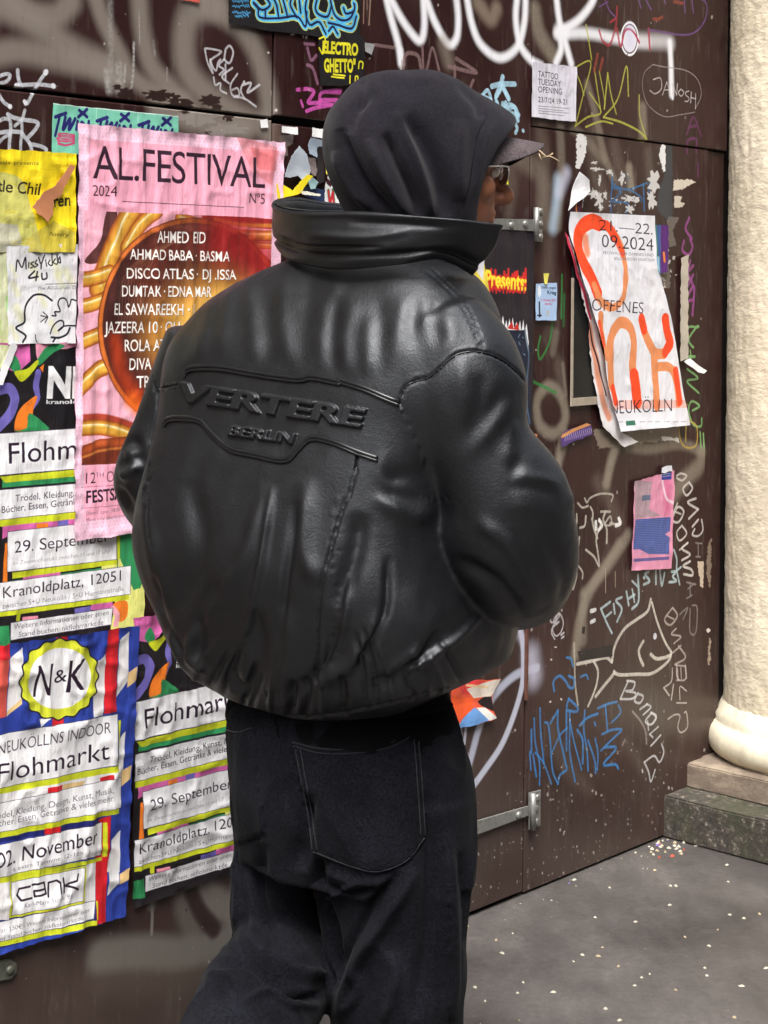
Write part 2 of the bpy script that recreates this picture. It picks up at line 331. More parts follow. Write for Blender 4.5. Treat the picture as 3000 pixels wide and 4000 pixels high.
# marker writing: (crop, width, colour, strokes...)
TAGS = [
 (c8, 13, MRK, 0.08, [((310, 330), (315, 430), (350, 560), (400, 660)), ((815, 345), (700, 500), (590, 690), (480, 900)), ((290, 595), (480, 580), (700, 575), (930, 605)), ((-20, 440), (100, 395), (180, 420), (120, 520), (-20, 560)),
      ((-20, 740), (60, 870), (160, 950)), ((440, 905), (455, 880)), ((140, 1090), (250, 1150), (420, 1185), (600, 1210), (665, 1260), (600, 1370), (500, 1480)), ((435, 1020), (380, 1180), (260, 1290)),
      ((-20, 1210), (80, 1165), (170, 1190), (190, 1300), (185, 1400), (170, 1560), (165, 1690)), ((-20, 1410), (150, 1390), (350, 1400), (420, 1470), (520, 1600), (550, 1700)), ((170, 1440), (60, 1500), (-20, 1590)), ((380, 1190), (385, 1380), (365, 1560), (362, 1690)), ((520, 1600), (700, 1640), (800, 1690), (800, 1730))]),
 (c8, 18, (235, 236, 240), 0.1, [((800, 360), (790, 370)), ((925, 600), (930, 602)), ((180, 955), (178, 960)), ((430, 870), (450, 905)), ((290, 595), (300, 594))]),
 (cA, 8, (206, 204, 208), 0.1, [((1210, 300), (1225, 370), (1255, 430), (1240, 360), (1290, 320), (1300, 300), (1215, 285), (1210, 300)), ((1330, 290), (1355, 270), (1375, 310), (1355, 370), (1325, 350), (1330, 290)), ((1240, 350), (1255, 395), (1275, 415), (1285, 370), (1300, 350)),
      ((1320, 350), (1290, 385), (1320, 410), (1295, 440)), ((1330, 380), (1330, 470)), ((1370, 400), (1310, 450), (1350, 490)), ((1400, 435), (1360, 500), (1370, 560), (1410, 560), (1400, 520), (1370, 530)), ((1440, 480), (1420, 530), (1440, 580)), ((1430, 500), (1480, 490), (1460, 545), (1530, 500)),
      ((1260, 455), (1270, 500), (1300, 490), (1300, 530), (1335, 550)), ((1380, 570), (1440, 580), (1510, 628))]),
 (c1, 13, (214, 92, 180), 0.15, [((780, 970), (880, 960), (960, 985), (930, 1050), (900, 1110), (1020, 1110), (1150, 1130)), ((1250, 975), (1100, 985), (1030, 1020), (1020, 1120)), ((1100, 990), (1240, 1000)), ((1040, 1080), (1210, 1080)), ((880, 1200), (1000, 1160), (1260, 1120)), ((820, 1090), (840, 1150))]),
 (c1, 12, (150, 105, 130), 0.5, [((890, 520), (930, 650), (985, 600)), ((890, 700), (950, 740), (1000, 900)), ((840, 470), (960, 480)), ((1035, 945), (1040, 950))]),
 (cB, 13, (130, 105, 104), 0.3, [((955, 445), (975, 350), (1050, 360), (1070, 440)), ((1080, 300), (1085, 440)), ((1110, 450), (1145, 310), (1190, 460)), ((1250, 430), (1430, 470), (1300, 380)), ((1290, 430), (1290, 530)), ((1410, 520), (1380, 590)), ((770, 290), (900, 310))]),
 (cB, 20, (174, 214, 232), 0.15, [((1600, 500), (1590, 545), (1560, 620)), ((1600, 560), (1640, 640)), ((1530, 560), (1590, 545), (1680, 545)), ((1560, 660), (1570, 710)), ((1600, 670), (1600, 720), (1640, 680), (1680, 700), (1690, 760))]),
 (c3, 16, (174, 214, 232), 0.15, [((430, 100), (520, 10), (575, 180)), ((440, 80), (560, 130)), ((640, 160), (660, 240)), ((750, 170), (755, 270), (850, 220), (900, 290), (910, 400)), ((820, 310), (920, 330)), ((870, 430), (900, 500), (880, 560)), ((975, 530), (980, 535)), ((230, 10), (330, 60), (450, 150), (400, 150), (300, 90)), ((690, 0), (620, 110)), ((730, 0), (790, 120))]),
 (cC, 7, (176, 176, 70), 0.1, [((592, 145), (610, 250), (625, 350)), ((520, 400), (620, 365), (575, 560), (530, 740)), ((525, 410), (560, 490), (580, 560)), ((612, 545), (680, 660), (600, 690), (525, 745)), ((640, 400), (670, 600), (680, 660)), ((670, 420), (700, 580), (700, 640)), ((720, 430), (700, 640)), ((720, 430), (740, 560), (770, 670)), ((695, 690), (780, 580), (830, 390), (842, 565)), ((695, 690), (800, 720), (900, 770), (950, 820)), ((905, 560), (910, 690), (945, 820), (900, 820)), ((590, 748), (680, 715), (750, 728))]),
 (cC, 12, (140, 60, 46), 0.2, [((660, 320), (640, 420)), ((690, 345), (675, 410)), ((990, 112), (1020, 112), (1040, 100)), ((1110, 10), (1160, 18))]),
 (cC, 10, (160, 44, 60), 0.15, [((670, 180), (690, 240), (730, 265), (755, 200), (770, 140), (775, 40)), ((775, 170), (790, 270)), ((800, 270), (820, 180), (850, 170), (880, 200), (905, 250)), ((960, 170), (968, 290)), ((735, 130), (765, 110))]),
 (cC, 7, (110, 74, 130), 0.15, [((1250, -20), (1300, 20), (1295, 110), (1240, 185), (1150, 205), (960, 175)), ((700, -10), (730, 60), (765, 100)), ((670, 40), (720, 10)), ((900, -10), (915, 45)), ((940, -10), (975, 55)), ((1050, -10), (1060, 20)), ((1170, -10), (1175, 75)), ((1215, -10), (1225, 75))]),
 (cC, 3.5, (150, 138, 140), 0.1, [((985, 380), (935, 430), (925, 520), (960, 620), (1050, 685), (1150, 675), (1235, 660)), ((985, 380), (1060, 395), (1180, 415), (1250, 470), (1270, 560), (1235, 640)), ]),
 (cC, 4.5, (196, 186, 188), 0.1, [((988, 468), (1030, 460), (1036, 520), (1000, 552), (968, 532)), ((1042, 560), (1068, 482)), ((1068, 482), (1090, 556)), ((1052, 530), (1084, 528)), ((1100, 560), (1100, 492)), ((1100, 492), (1126, 560)), ((1126, 560), (1130, 492)), ((1152, 524), (1136, 545), (1152, 566), (1168, 545), (1152, 524)), ((1198, 536), (1178, 544), (1182, 562), (1198, 576), (1192, 596), (1174, 596)), ((1212, 542), (1208, 604)), ((1238, 550), (1236, 640)), ((1211, 574), (1237, 582))]),
 (cC, 12, (96, 44, 84), 0.3, [((1185, 790), (1225, 690), (1270, 800)), ((1190, 900), (1190, 830), (1240, 820), (1245, 900)), ((1200, 750), (1240, 740)), ((1255, 960), (1255, 1040))]),
 (cH, 13, (150, 72, 140), 0.25, [((1325, 250), (1300, 320), (1340, 385)), ((1290, 400), (1280, 460), (1320, 490), (1345, 440), (1330, 390)), ((1330, 530), (1320, 590), (1350, 560)), ((1320, 620), (1350, 690)), ((1350, 620), (1310, 700)), ((1310, 760), (1355, 700), (1345, 880)), ((1320, 790), (1350, 780))]),
 (cH, 9, (134, 190, 120), 0.15, [((1380, 960), (1320, 960), (1310, 1030), (1350, 1090), (1320, 1040), (1370, 960), (1385, 955)), ((1300, 1150), (1360, 1150)), ((1330, 1110), (1335, 1170), (1310, 1170)), ((1310, 1230), (1380, 1290), (1310, 1310), (1385, 1385)), ((1345, 1500), (1390, 1470), (1340, 1440), (1320, 1500), (1350, 1590), (1400, 1600), (1405, 1550)), ((1395, 1640), (1400, 1740)), ((1415, 1650), (1420, 1740))]),
 (cH, 7, (190, 160, 70), 0.15, [((1255, 1600), (1270, 1700), (1310, 1740), (1370, 1720), (1370, 1600), (1310, 1580), (1300, 1700)), ((1310, 1460), (1280, 1520), (1330, 1560))]),
 (cH, 11, (50, 128, 62), 0.2, [((440, 900), (420, 1050), (360, 1165), (345, 1100), (360, 1020)), ((290, 1300), (370, 1340), (460, 1385)), ((500, 620), (495, 900))]),
 (cM, 10, (44, 110, 60), 0.5, [((1510, 250), (1505, 450))]),
 (c5, 9, (190, 184, 172), 0.12, [((420, 215), (440, 250), (470, 210), (560, 175), (660, 185), (650, 240)), ((360, 255), (400, 295), (450, 280)), ((350, 350), (350, 430), (310, 520)), ((430, 370), (420, 450), (380, 470)), ((470, 290), (490, 340), (490, 440), (530, 560), (480, 390)), ((540, 410), (560, 430), (520, 560), (530, 660), (545, 800), (500, 720), (430, 660)),
      ((600, 330), (580, 400), (610, 480), (610, 600)), ((590, 440), (640, 370), (650, 440), (600, 450)), ((640, 430), (720, 440), (710, 385)), ((375, 550), (360, 690), (345, 760), (400, 850), (400, 910)), ((345, 760), (350, 880), (320, 1000)), ((560, 330), (640, 330))]),
 (c5, 14, (240, 238, 234), 0.1, [((515, 420), (520, 480)), ((545, 400), (570, 450), (540, 490)), ((715, 390), (728, 430), (690, 450))]),
 (c5, 15, (226, 226, 226), 0.12, [((475, 1190), (510, 1180)), ((475, 1285), (505, 1270))]),
 (c5, 10, (180, 200, 204), 0.12, [((560, 1170), (610, 1290), (655, 1380)), ((560, 1170), (640, 1110)), ((600, 1240), (650, 1200)), ((670, 1130), (680, 1210)), ((740, 1070), (690, 1100), (740, 1170), (700, 1280)), ((780, 1020), (800, 1140)), ((830, 1000), (850, 1110)), ((800, 1080), (850, 1050)), ((830, 930), (880, 980)), ((880, 880), (885, 1100), (830, 1170)),
      ((930, 900), (935, 905)), ((975, 850), (940, 870), (980, 930), (930, 960)), ((1035, 840), (1035, 955)), ((1070, 840), (1085, 970), (1110, 860)), ((1170, 850), (1210, 850), (1180, 890), (1210, 930), (1150, 940)), ((1190, 660), (1215, 740), (1215, 830), (1250, 810)), ((1215, 840), (1240, 960))]),
 (c6, 12, (214, 208, 196), 0.08, [((1180, -20), (1150, 90), (1060, 160), (950, 240), (880, 340), (840, 440), (820, 560)), ((1190, 10), (1240, 190), (1310, 370), (1370, 470)), ((500, 580), (620, 555), (760, 520), (820, 560)), ((650, 550), (690, 640), (680, 760), (640, 880), (600, 970)), ((670, 880), (740, 790), (830, 680), (840, 650)), ((840, 660), (900, 680), (1050, 675), (1180, 670), (1280, 610), (1350, 540), (1370, 480)), ((1110, 370), (1070, 450), (1080, 520), (1110, 590)), ((1180, 490), (1230, 530), (1310, 520), (1365, 495))]),
 (c6, 11, (186, 178, 160), 0.08, [((470, 390), (475, 560), (480, 760), (505, 960))]),
 (c6, 24, (222, 222, 230), 0.1, [((1218, 320), (1220, 326))]),
 (c6, 7, (206, 204, 206), 0.1, [((305, 45), (260, 110), (255, 190), (300, 180), (340, 120), (300, 140), (280, 200), (330, 190), (270, 250), (300, 320), (350, 280), (370, 190), (330, 110), (290, 200), (260, 280), (290, 350)), ((350, 310), (375, 290)), ((355, 340), (375, 325)), ((355, 80), (357, 84))]),
 (c6, 8, (204, 202, 204), 0.1, [((970, 740), (930, 830), (900, 900)), ((960, 735), (1030, 750), (1010, 820), (950, 830), (1040, 850), (1010, 900), (900, 905)), ((1060, 850), (1030, 920), (1080, 940), (1110, 880), (1060, 855)), ((1150, 950), (1080, 1000)), ((1140, 950), (1180, 980), (1110, 1050)), ((1190, 1030), (1130, 1110), (1180, 1140), (1230, 1080), (1190, 1030)), ((1150, 1110), (1160, 1190)), ((1180, 1030), (1230, 1060), (1200, 1130)),
      ((1250, 1160), (1170, 1230)), ((1170, 1230), (1200, 1260)), ((1270, 1240), (1180, 1340)), ((1280, 1320), (1300, 1400), (1260, 1490), (1210, 1430), (1120, 1490)), ((1120, 1490), (1160, 1580), (1180, 1670), (1220, 1560)), ((1100, 1560), (1105, 1580))]),
 (c6, 9, (150, 140, 138), 0.15, [((1010, 1020), (1080, 1100), (1130, 1200), (1140, 1320)), ((940, 1280), (920, 1330))]),
 (c5, 8, (206, 200, 196), 0.1, [((1215, 20), (1250, 0), (1300, 20), (1260, 60), (1215, 40)), ((1320, 75), (1270, 130), (1300, 190), (1350, 130), (1320, 75)), ((1380, 215), (1310, 250), (1400, 310)), ((1400, 310), (1320, 390)), ((1430, 400), (1440, 490), (1400, 540), (1350, 530), (1370, 480)), ((1400, 400), (1350, 460))]),
 (c5, 6, (140, 132, 130), 0.1, [((1380, 600), (1430, 605)), ((1400, 610), (1400, 710)), ((1380, 720), (1420, 720)), ((1300, 940), (1380, 960)), ((1310, 1000), (1370, 950)), ((1300, 1080), (1350, 1050)), ((1330, 940), (1330, 1050)), ((1350, 1140), (1390, 1160), (1380, 1370), (1330, 1370), (1330, 1170)), ((1240, 1220), (1310, 1160), (1270, 1260))]),
 (c5, 8, (212, 206, 200), 0.1, [((1220, 260), (1170, 390), (1230, 420), (1275, 330), (1225, 290), (1180, 380)), ((1200, 330), (1250, 350)), ((1260, 450), (1215, 510), (1240, 580), (1300, 520), (1260, 450)), ((1310, 600), (1240, 660)), ((1310, 600), (1260, 650), (1330, 700), (1260, 750)), ((1330, 760), (1270, 800), (1340, 830), (1350, 880), (1275, 870))]),
 (c5, 7, (180, 168, 160), 0.1, [((1180, 1160), (1110, 1260), (1160, 1310), (1220, 1230), (1180, 1160)), ((1130, 1230), (1190, 1260)), ((1210, 1340), (1170, 1390), (1250, 1410), (1190, 1470)), ((1250, 1490), (1180, 1550)), ((1230, 1490), (1290, 1590), (1200, 1650)), ((1290, 1660), (1300, 1770)), ((1220, 1690), (1225, 1770)), ((1250, 1680), (1255, 1770))]),
 (c6, 7, (190, 182, 176), 0.1, [((1410, 590), (1500, 600)), ((1420, 590), (1420, 680), (1440, 730)), ((1500, 600), (1500, 720), (1420, 730)), ((1380, 620), (1370, 740), (1300, 800)), ((1390, 770), (1370, 910)), ((1300, 800), (1350, 870)), ((1510, 830), (1450, 790), (1450, 910)), ((1420, 940), (1510, 940)), ((1340, 1090), (1400, 1050), (1450, 1060), (1430, 1160), (1460, 1215), (1520, 1160), (1510, 1030), (1490, 1030))]),
 (c6, 9, (58, 128, 190), 0.1, [((155, 990), (160, 1200), (180, 1400), (190, 1500)), ((100, 1080), (110, 1300), (150, 1500), (150, 1700)), ((75, 1190), (75, 1400)), ((110, 1400), (190, 1500), (260, 1690)), ((200, 1120), (230, 1140), (250, 1300), (270, 1560), (320, 1690)), ((320, 1010), (250, 1130)), ((320, 1010), (320, 1170), (370, 1400), (390, 1500), (400, 1560), (340, 1610), (320, 1690)), ((270, 1390), (340, 1240), (410, 1170)),
      ((420, 900), (400, 1010), (400, 1380)), ((420, 900), (500, 980), (490, 1020), (400, 1010)), ((430, 1010), (430, 1200), (430, 1400), (480, 1670)), ((430, 1100), (470, 1300), (540, 1560)), ((500, 1190), (550, 1290), (550, 1500)), ((570, 1010), (560, 1190), (590, 1390), (600, 1570)), ((520, 1150), (590, 1080), (690, 1040)), ((600, 1290), (660, 1470), (670, 1590)), ((665, 1270), (690, 1400), (685, 1560)), ((60, 1390), (70, 1560)), ((90, 1420), (120, 1620)),
      ((660, 1120), (668, 1150)), ((690, 990), (780, 950), (865, 930)), ((760, 960), (770, 1090), (780, 1200)), ((880, 960), (900, 1030), (820, 1120)), ((730, 1230), (820, 1190), (910, 1190), (830, 1270), (720, 1380)), ((750, 1350), (860, 1360), (740, 1510), (850, 1510), (880, 1550)), ((285, 830), (280, 740), (340, 690), (400, 750), (420, 790), (460, 800), (470, 720), (420, 690)), ((530, 700), (580, 680), (600, 720)), ((400, 520), (440, 530), (460, 600))]),
 (c4, 7, (42, 108, 164), 0.15, [((680, 620), (720, 680), (850, 720), (950, 690), (1060, 650)), ((700, 830), (780, 740), (680, 690)), ((690, 560), (670, 860), (680, 980)), ((690, 850), (850, 870), (830, 970)), ((1020, 660), (1030, 950)), ((880, 720), (990, 800), (1000, 850)), ((1090, 640), (1070, 770))]),
]
for c, w, col, soft, lines in TAGS:
    for ln in lines: g.stroke(c(ln), w * rr.uniform(.95, 1.3), col, rr.uniform(.82, .96), soft, 6, .42)
# white oval sticker and stains
for r, col in ((1.0, (235, 236, 240)), (.86, (70, 50, 60)), (.78, (226, 226, 236))):
    a = np.linspace(0, 2 * np.pi, 40); g.poly(cC(np.stack([849 + 54 * r * np.cos(a), 228 + 103 * r * np.sin(a)], -1)), col, .95)
g.stroke(cC((800, 270), (820, 185), (850, 172), (880, 200), (905, 250)), 10, (170, 50, 80)); g.stroke(cC((849, 165), (849, 250)), 40, (200, 200, 222), .5, 1.)
# torn white paste and glue left on the boards
def torn(c, pts, col=(226, 224, 220), al=.95, jag=.06, target=None):
    p = np.asarray(pts, float); out = []
    for a, b in zip(p, np.roll(p, -1, 0)):
        L = np.hypot(*(b - a)); n = max(2, int(L / 14)); d = (b - a) / max(L, 1e-6); nn = np.array([-d[1], d[0]])
        for k in range(n): out.append(a + (b - a) * k / n + nn * rr.uniform(-1, 1) * min(9, L * jag))
    (target or g).poly(c(np.array(out)), col, al)
torn(c4, ((295, 130), (350, 105), (405, 160), (405, 300), (370, 410), (330, 500), (290, 490), (300, 330)), (216, 216, 214))
for p in ((490, 430, 30, 14), (520, 500, 55, 20), (550, 610, 16, 50), (650, 530, 30, 24), (780, 600, 35, 60), (480, 760, 50, 50), (540, 830, 40, 70), (610, 780, 20, 45), (880, 820, 70, 48), (560, 920, 26, 40), (880, 930, 40, 40), (1130, 640, 60, 90), (1110, 820, 50, 110), (360, 830, 22, 60)):
    flake(c4, *p, (214, 212, 210), .8, 22, .6)
for _ in range(60): flake(c4, rr.uniform(640, 960), rr.uniform(540, 980), rr.uniform(3, 14), rr.uniform(3, 16), rr.choice([(210, 208, 205), (70, 90, 120), (60, 40, 38)]), .8, 9, .6)
torn(c4, ((1180, 340), (1230, 215), (1262, 260), (1258, 520), (1235, 530), (1205, 400)), (222, 222, 222))
torn(c4, ((1350, 610), (1530, 610), (1590, 640), (1530, 660), (1440, 720), (1340, 735)), (206, 196, 180)); torn(c4, ((1360, 790), (1440, 790), (1420, 850), (1470, 870), (1440, 910), (1350, 920)), (196, 186, 172))
torn(c4, ((1270, 220), (1335, 240), (1330, 1060), (1290, 1060), (1170, 950), (1180, 760), (1260, 520)), (52, 56, 62), .95)
torn(cH, ((700, 1630), (900, 1600), (1250, 1600), (1260, 1690), (1100, 1700), (740, 1750)), (150, 138, 122), .6); torn(cH, ((1140, 1665), (1255, 1680), (1260, 1705), (1150, 1690)), (225, 222, 218))
torn(cH, ((1190, 240), (1260, 250), (1220, 330), (1240, 430), (1190, 440), (1200, 700), (1120, 720), (1110, 620)), (120, 112, 104), .6)
for _ in range(26): flake(cH, rr.uniform(1110, 1240), rr.uniform(420, 760), rr.uniform(3, 12), rr.uniform(3, 14), (206, 200, 196), .7, 9, .6)
torn(c5, ((1395, 760), (1450, 760), (1450, 880), (1440, 990), (1420, 970), (1400, 850)), (196, 180, 160)); torn(c5, ((1500, 640), (1535, 560), (1530, 900), (1520, 1000), (1490, 880)), (150, 132, 116), .7)
torn(c5, ((1510, 1420), (1530, 1430), (1525, 1660), (1505, 1660)), (176, 158, 140), .8)
g.poly(c5((355, 1540), (660, 1480), (660, 1580), (380, 1620)), (34, 32, 32), .95); g.poly(c5((400, 1325), (425, 1325), (420, 1385), (395, 1385)), (30, 26, 26))
torn(c2, ((240, 380), (560, 360), (540, 560), (420, 620), (440, 820), (260, 820), (240, 560)), (150, 138, 130), .5)
torn(c2, ((110, 80), (300, 100), (260, 700), (180, 1400), (90, 1300)), (96, 74, 66), .6)
# drips, dashes and small scars
for pts, w, col, al in ((c1((1500, 0), (1495, 250)), 7, (150, 120, 105), .8), (c1((1570, 0), (1555, 270)), 7, (160, 130, 115), .8), (c1((1535, 0), (1535, 100)), 5, (150, 120, 105), .7), (c1((660, 420), (650, 1110)), 7, (38, 8, 10), .8), (c1((700, 430), (695, 1130)), 6, (38, 8, 10), .7), (c1((835, 400), (830, 960)), 18, (38, 8, 10), .7),
                        (c5((600, 820), (600, 1030)), 5, (170, 155, 135), .8), (c5((685, 850), (685, 980)), 5, (160, 145, 125), .8), (c1((515, 340), (515, 1250)), 7, (120, 92, 82), .55)):
    g.stroke(pts, w, col, al, .3)
for c, x, y, rx, ry in ((c1, 735, 372, 28, 9), (c1, 845, 400, 8, 22), (c1, 880, 405, 12, 22), (c1, 470, 570, 12, 10), (c1, 506, 1005, 11, 50), (c1, 550, 1190, 20, 20), (c6, 350, 905, 10, 10), (c6, 250, 930, 12, 10), (c6, 260, 540, 9, 9), (c6, 300, 425, 14, 6), (cJ, 1355, 90, 10, 8), (c5, 1510, 1360, 14, 20)):
    flake(c, x, y, rx, ry, (222, 214, 206), .9, 12, .4)
sp = wall_st(np.array([[0., 0.], [2800., 3900.]]))
for _ in range(1000):        # flecks of old paint, most of them near the ground and by the column
    if rr.random() < .55: x, y = rr.uniform(1850, 2760), rr.triangular(2750, 3560, 3480)
    else: x, y = rr.uniform(-100, 2800), rr.uniform(0, 3950)
    r = rr.uniform(1.2, 4.5); flake(lambda p: p, x, y, r, r * rr.uniform(.6, 2.0), rr.choice([(190, 180, 168), (150, 140, 130), (110, 98, 90), (30, 18, 18), (205, 198, 190)]), rr.uniform(.25, .65), 6, .4)
paint = g.image('gate_paint')

def gate_mat():
    m, nt, b = mat('painted_plywood'); t = nt.nodes.new('ShaderNodeTexImage'); t.image = paint; t.extension = 'CLIP'
    n1 = nnoise(nt, 5, 6, .6, stretch=(1, 1, .5)); n2 = nnoise(nt, 60, 4, .7, stretch=(1, 1, .15)); n3 = nnoise(nt, 2.2, 3, .5)
    c = np.array(lin(BROWN)); r = ramp(nt, n1.outputs[0], [(.3, tuple(c * .72)), (.55, tuple(c)), (.8, tuple(c * 1.55 + .006))])
    geo = nt.nodes.new('ShaderNodeNewGeometry'); sx = nt.nodes.new('ShaderNodeSeparateXYZ'); nt.links.new(geo.outputs['Position'], sx.inputs[0])
    mr = nt.nodes.new('ShaderNodeMapRange'); mr.inputs['From Min'].default_value = .85; mr.inputs['From Max'].default_value = .0; nt.links.new(sx.outputs['Z'], mr.inputs['Value'])
    mm = nt.nodes.new('ShaderNodeMath'); mm.operation = 'MULTIPLY'; nt.links.new(mr.outputs[0], mm.inputs[0]); g3 = ramp(nt, n3.outputs[0], [(.3, .25), (.7, 1.0)]); nt.links.new(g3.outputs[0], mm.inputs[1])
    dust = nt.nodes.new('ShaderNodeMath'); dust.operation = 'MULTIPLY'; nt.links.new(mm.outputs[0], dust.inputs[0]); dust.inputs[1].default_value = .8      # street dirt splashed up the foot of the boards
    base = mix(nt, dust.outputs[0], r.outputs[0], lin((92, 82, 74)))
    sc = ramp(nt, n2.outputs[0], [(.56, 0.0), (.76, .22)]); base = mix(nt, sc.outputs[0], base, lin((150, 140, 132)))
    n5 = nnoise(nt, 1.7, 5, .7, stretch=(1, 1, .6)); hz = ramp(nt, n5.outputs[0], [(.5, 0.0), (.76, .15)]); base = mix(nt, hz.outputs[0], base, lin((104, 88, 80)))
    n6 = nnoise(nt, 7, 6, .75, stretch=(1, 1, .12)); st6 = ramp(nt, n6.outputs[0], [(.56, 0.0), (.66, .22)]); base = mix(nt, st6.outputs[0], base, lin((30, 14, 14)))
    wear = ramp(nt, n2.outputs[0], [(.25, .8), (.45, 1.0)]); am = nt.nodes.new('ShaderNodeMath'); am.operation = 'MULTIPLY'; nt.links.new(t.outputs['Alpha'], am.inputs[0]); nt.links.new(wear.outputs[0], am.inputs[1])
    nt.links.new(mix(nt, am.outputs[0], base, t.outputs['Color']), b.inputs['Base Color'])
    rg = ramp(nt, n1.outputs[0], [(.3, .28), (.7, .48)]); nt.links.new(rg.outputs[0], b.inputs['Roughness']); b.inputs['Specular IOR Level'].default_value = .4
    bump(nt, b, n2.outputs[0], .25, .002); return m
GM = gate_mat()
def uv_of(st, c): return np.stack([(st[:, 0] - c.s0) / (c.w / c.res), (st[:, 1] - c.t0) / (c.h / c.res)], -1)

gate = tag(empty('plywood_gate', WP(S_A, 0.0, 0)), 'dark brown painted plywood gate covered in graffiti, torn posters and spray paint', 'gate')
def board(name, s0, s1, t0, t1, off=0.0, lab=None):
    V, Fc, a = box_st(s0, s1, t0, t1, off - .03, off, .0025); o = mesh_obj(name, V, Fc, GM, gate, False, uv_of(a, g))
    if lab: o['label'] = lab
    return o
GAP = .003
board('panel', S_L, S_A - GAP, T_1 + .0035, 2.9, 0, 'upper left board with buffed beige spray')
board('panel', S_L, S_A - GAP, .008, T_1 - .0035, 0, 'lower left board under the flea market posters')
board('panel', S_A + GAP, S_B - .003, T_1 + .009, 2.9, 0, 'upper middle board with white spray loops')
board('door_leaf', S_A + GAP, S_B - .003, .012, T_1 - .009, -.003, 'middle door leaf behind the person')
board('panel', S_B + .003, S_R, T_2 + .002, 2.9, -.002, 'upper right board with yellow marker tag')
board('panel', S_B + .003, S_R - .10, .006, T_2 - .002, -.004, 'lower right board with white fish drawing')
board('panel', S_R - .098, S_R, .0, T_2 - .002, -.012, 'narrow dark closing board beside the column')
dk = plain('dark_timber', (26, 18, 17), .8, var=.3)
V, Fc, a = box_st(S_L, S_R + .1, .0, 2.9, -.11, -.034); mesh_obj('backing_frame', V, Fc, dk, gate, False)
rust = plain('rusty_strip', (112, 74, 62), .6, .4, .35, 60)
V, Fc, a = box_st(S_B - .006, S_B + .004, .5, .82, -.002, .0035, .001); mesh_obj('edge_strip', V, Fc, rust, gate, False)

# ------------------------------------------------------------------ hinges and iron
zinc = plain('galvanised_steel', (146, 146, 142), .42, .55, .22, 90, .3)
dull = plain('weathered_steel', (96, 98, 88), .55, .4, .3, 70, .3)
def disc(name, c, r, h, m, parent, n=14, dome=.5):
    s0, t0 = wall_st(np.array([c], float))[0]; rings = []
    for rad, o in ((r, 0), (r, h * .55), (r * .8, h * .85), (r * .35, h * (.85 + .15 * dome)), (0.0005, h)):
        a = np.linspace(0, 2 * np.pi, n, endpoint=False); rings.append(WP(s0 + rad * np.cos(a), t0 + rad * np.sin(a), np.full(n, parent_off + o)))
    return mesh_obj(name, np.vstack(rings), grid_faces(5, n, True), m, parent)
def slab(name, quad, off, th, m, parent=None, bev=.0):
    st = wall_st(np.asarray(quad, float)); c = st.mean(0); ins = c + (st - c) * (1 - .03)
    n = len(st); V = np.vstack([WP(st[:, 0], st[:, 1], np.full(n, off)), WP(st[:, 0], st[:, 1], np.full(n, off + th * .75)), WP(ins[:, 0], ins[:, 1], np.full(n, off + th))])
    F_ = [tuple(range(n))[::-1]] + [(i, (i + 1) % n, n + (i + 1) % n, n + i) for i in range(n)] + [(n + i, n + (i + 1) % n, 2 * n + (i + 1) % n, 2 * n + i) for i in range(n)] + [tuple(range(2 * n, 3 * n))]
    o = mesh_obj(name, V, F_, m, parent, False); return o
def tube_st(name, p0, p1, off, r, m, parent):
    a, b = wall_st(np.array([p0, p1], float)); rings = []
    for e in (0, 1):
        s_, t_ = (a, b)[e]; q = np.linspace(0, 2 * np.pi, 12, endpoint=False); rings.append(WP(s_ + r * np.cos(q), np.full(12, t_), off + r * np.sin(q)))
    return mesh_obj(name, np.vstack(rings), grid_faces(2, 12, True) + [tuple(range(12))[::-1], tuple(range(12, 24))], m, parent)
parent_off = .0
h1 = slab('strap_hinge', cC((-110, 1285), (268, 1293), (270, 1363), (-110, 1340)), .004, .006, zinc, gate); h1['label'] = 'upper strap hinge with round bolts'
parent_off = .010
for c in ((2039, 875), (1985, 880)): disc('bolt', c, .0085, .007, zinc, h1)
slab('hinge_plate', cC((272, 1222), (318, 1228), (320, 1425), (270, 1420)), .004, .004, zinc, h1); parent_off = .008
tube_st('hinge_pin', cC((277, 1222))[0], cC((272, 1420))[0], .012, .007, zinc, h1)
for c in ((305, 1245), (306, 1320), (305, 1395)): disc('bolt', cC(c)[0] if False else cC((c,))[0], .008, .005, zinc, h1)
h2 = slab('strap_hinge', cJ((-60, 1160), (92, 1108), (355, 1032), (358, 1082), (92, 1180), (-60, 1228)), .002, .006, zinc, gate); h2['label'] = 'lower strap hinge near the pavement'
parent_off = .008
for c in ((298, 1080), (30, 1160)): disc('bolt', cJ((c,))[0], .0095, .008, zinc, h2)
slab('hinge_plate', cJ((362, 962), (425, 945), (422, 1138), (362, 1160)), .002, .004, zinc, h2); parent_off = .006
tube_st('hinge_pin', cJ(((372, 960),))[0], cJ(((370, 1158),))[0], .012, .008, zinc, h2)
for c in ((395, 1045), (405, 985), (400, 1115)): disc('bolt', cJ((c,))[0], .009, .006, zinc, h2)
lp = slab('lock_plate', cG((-60, 925), (55, 902), (98, 930), (98, 985), (60, 1030), (-60, 1050)), .001, .006, dull, gate); parent_off = .007
disc('bolt', cG(((50, 968),))[0], .008, .006, dull, lp)

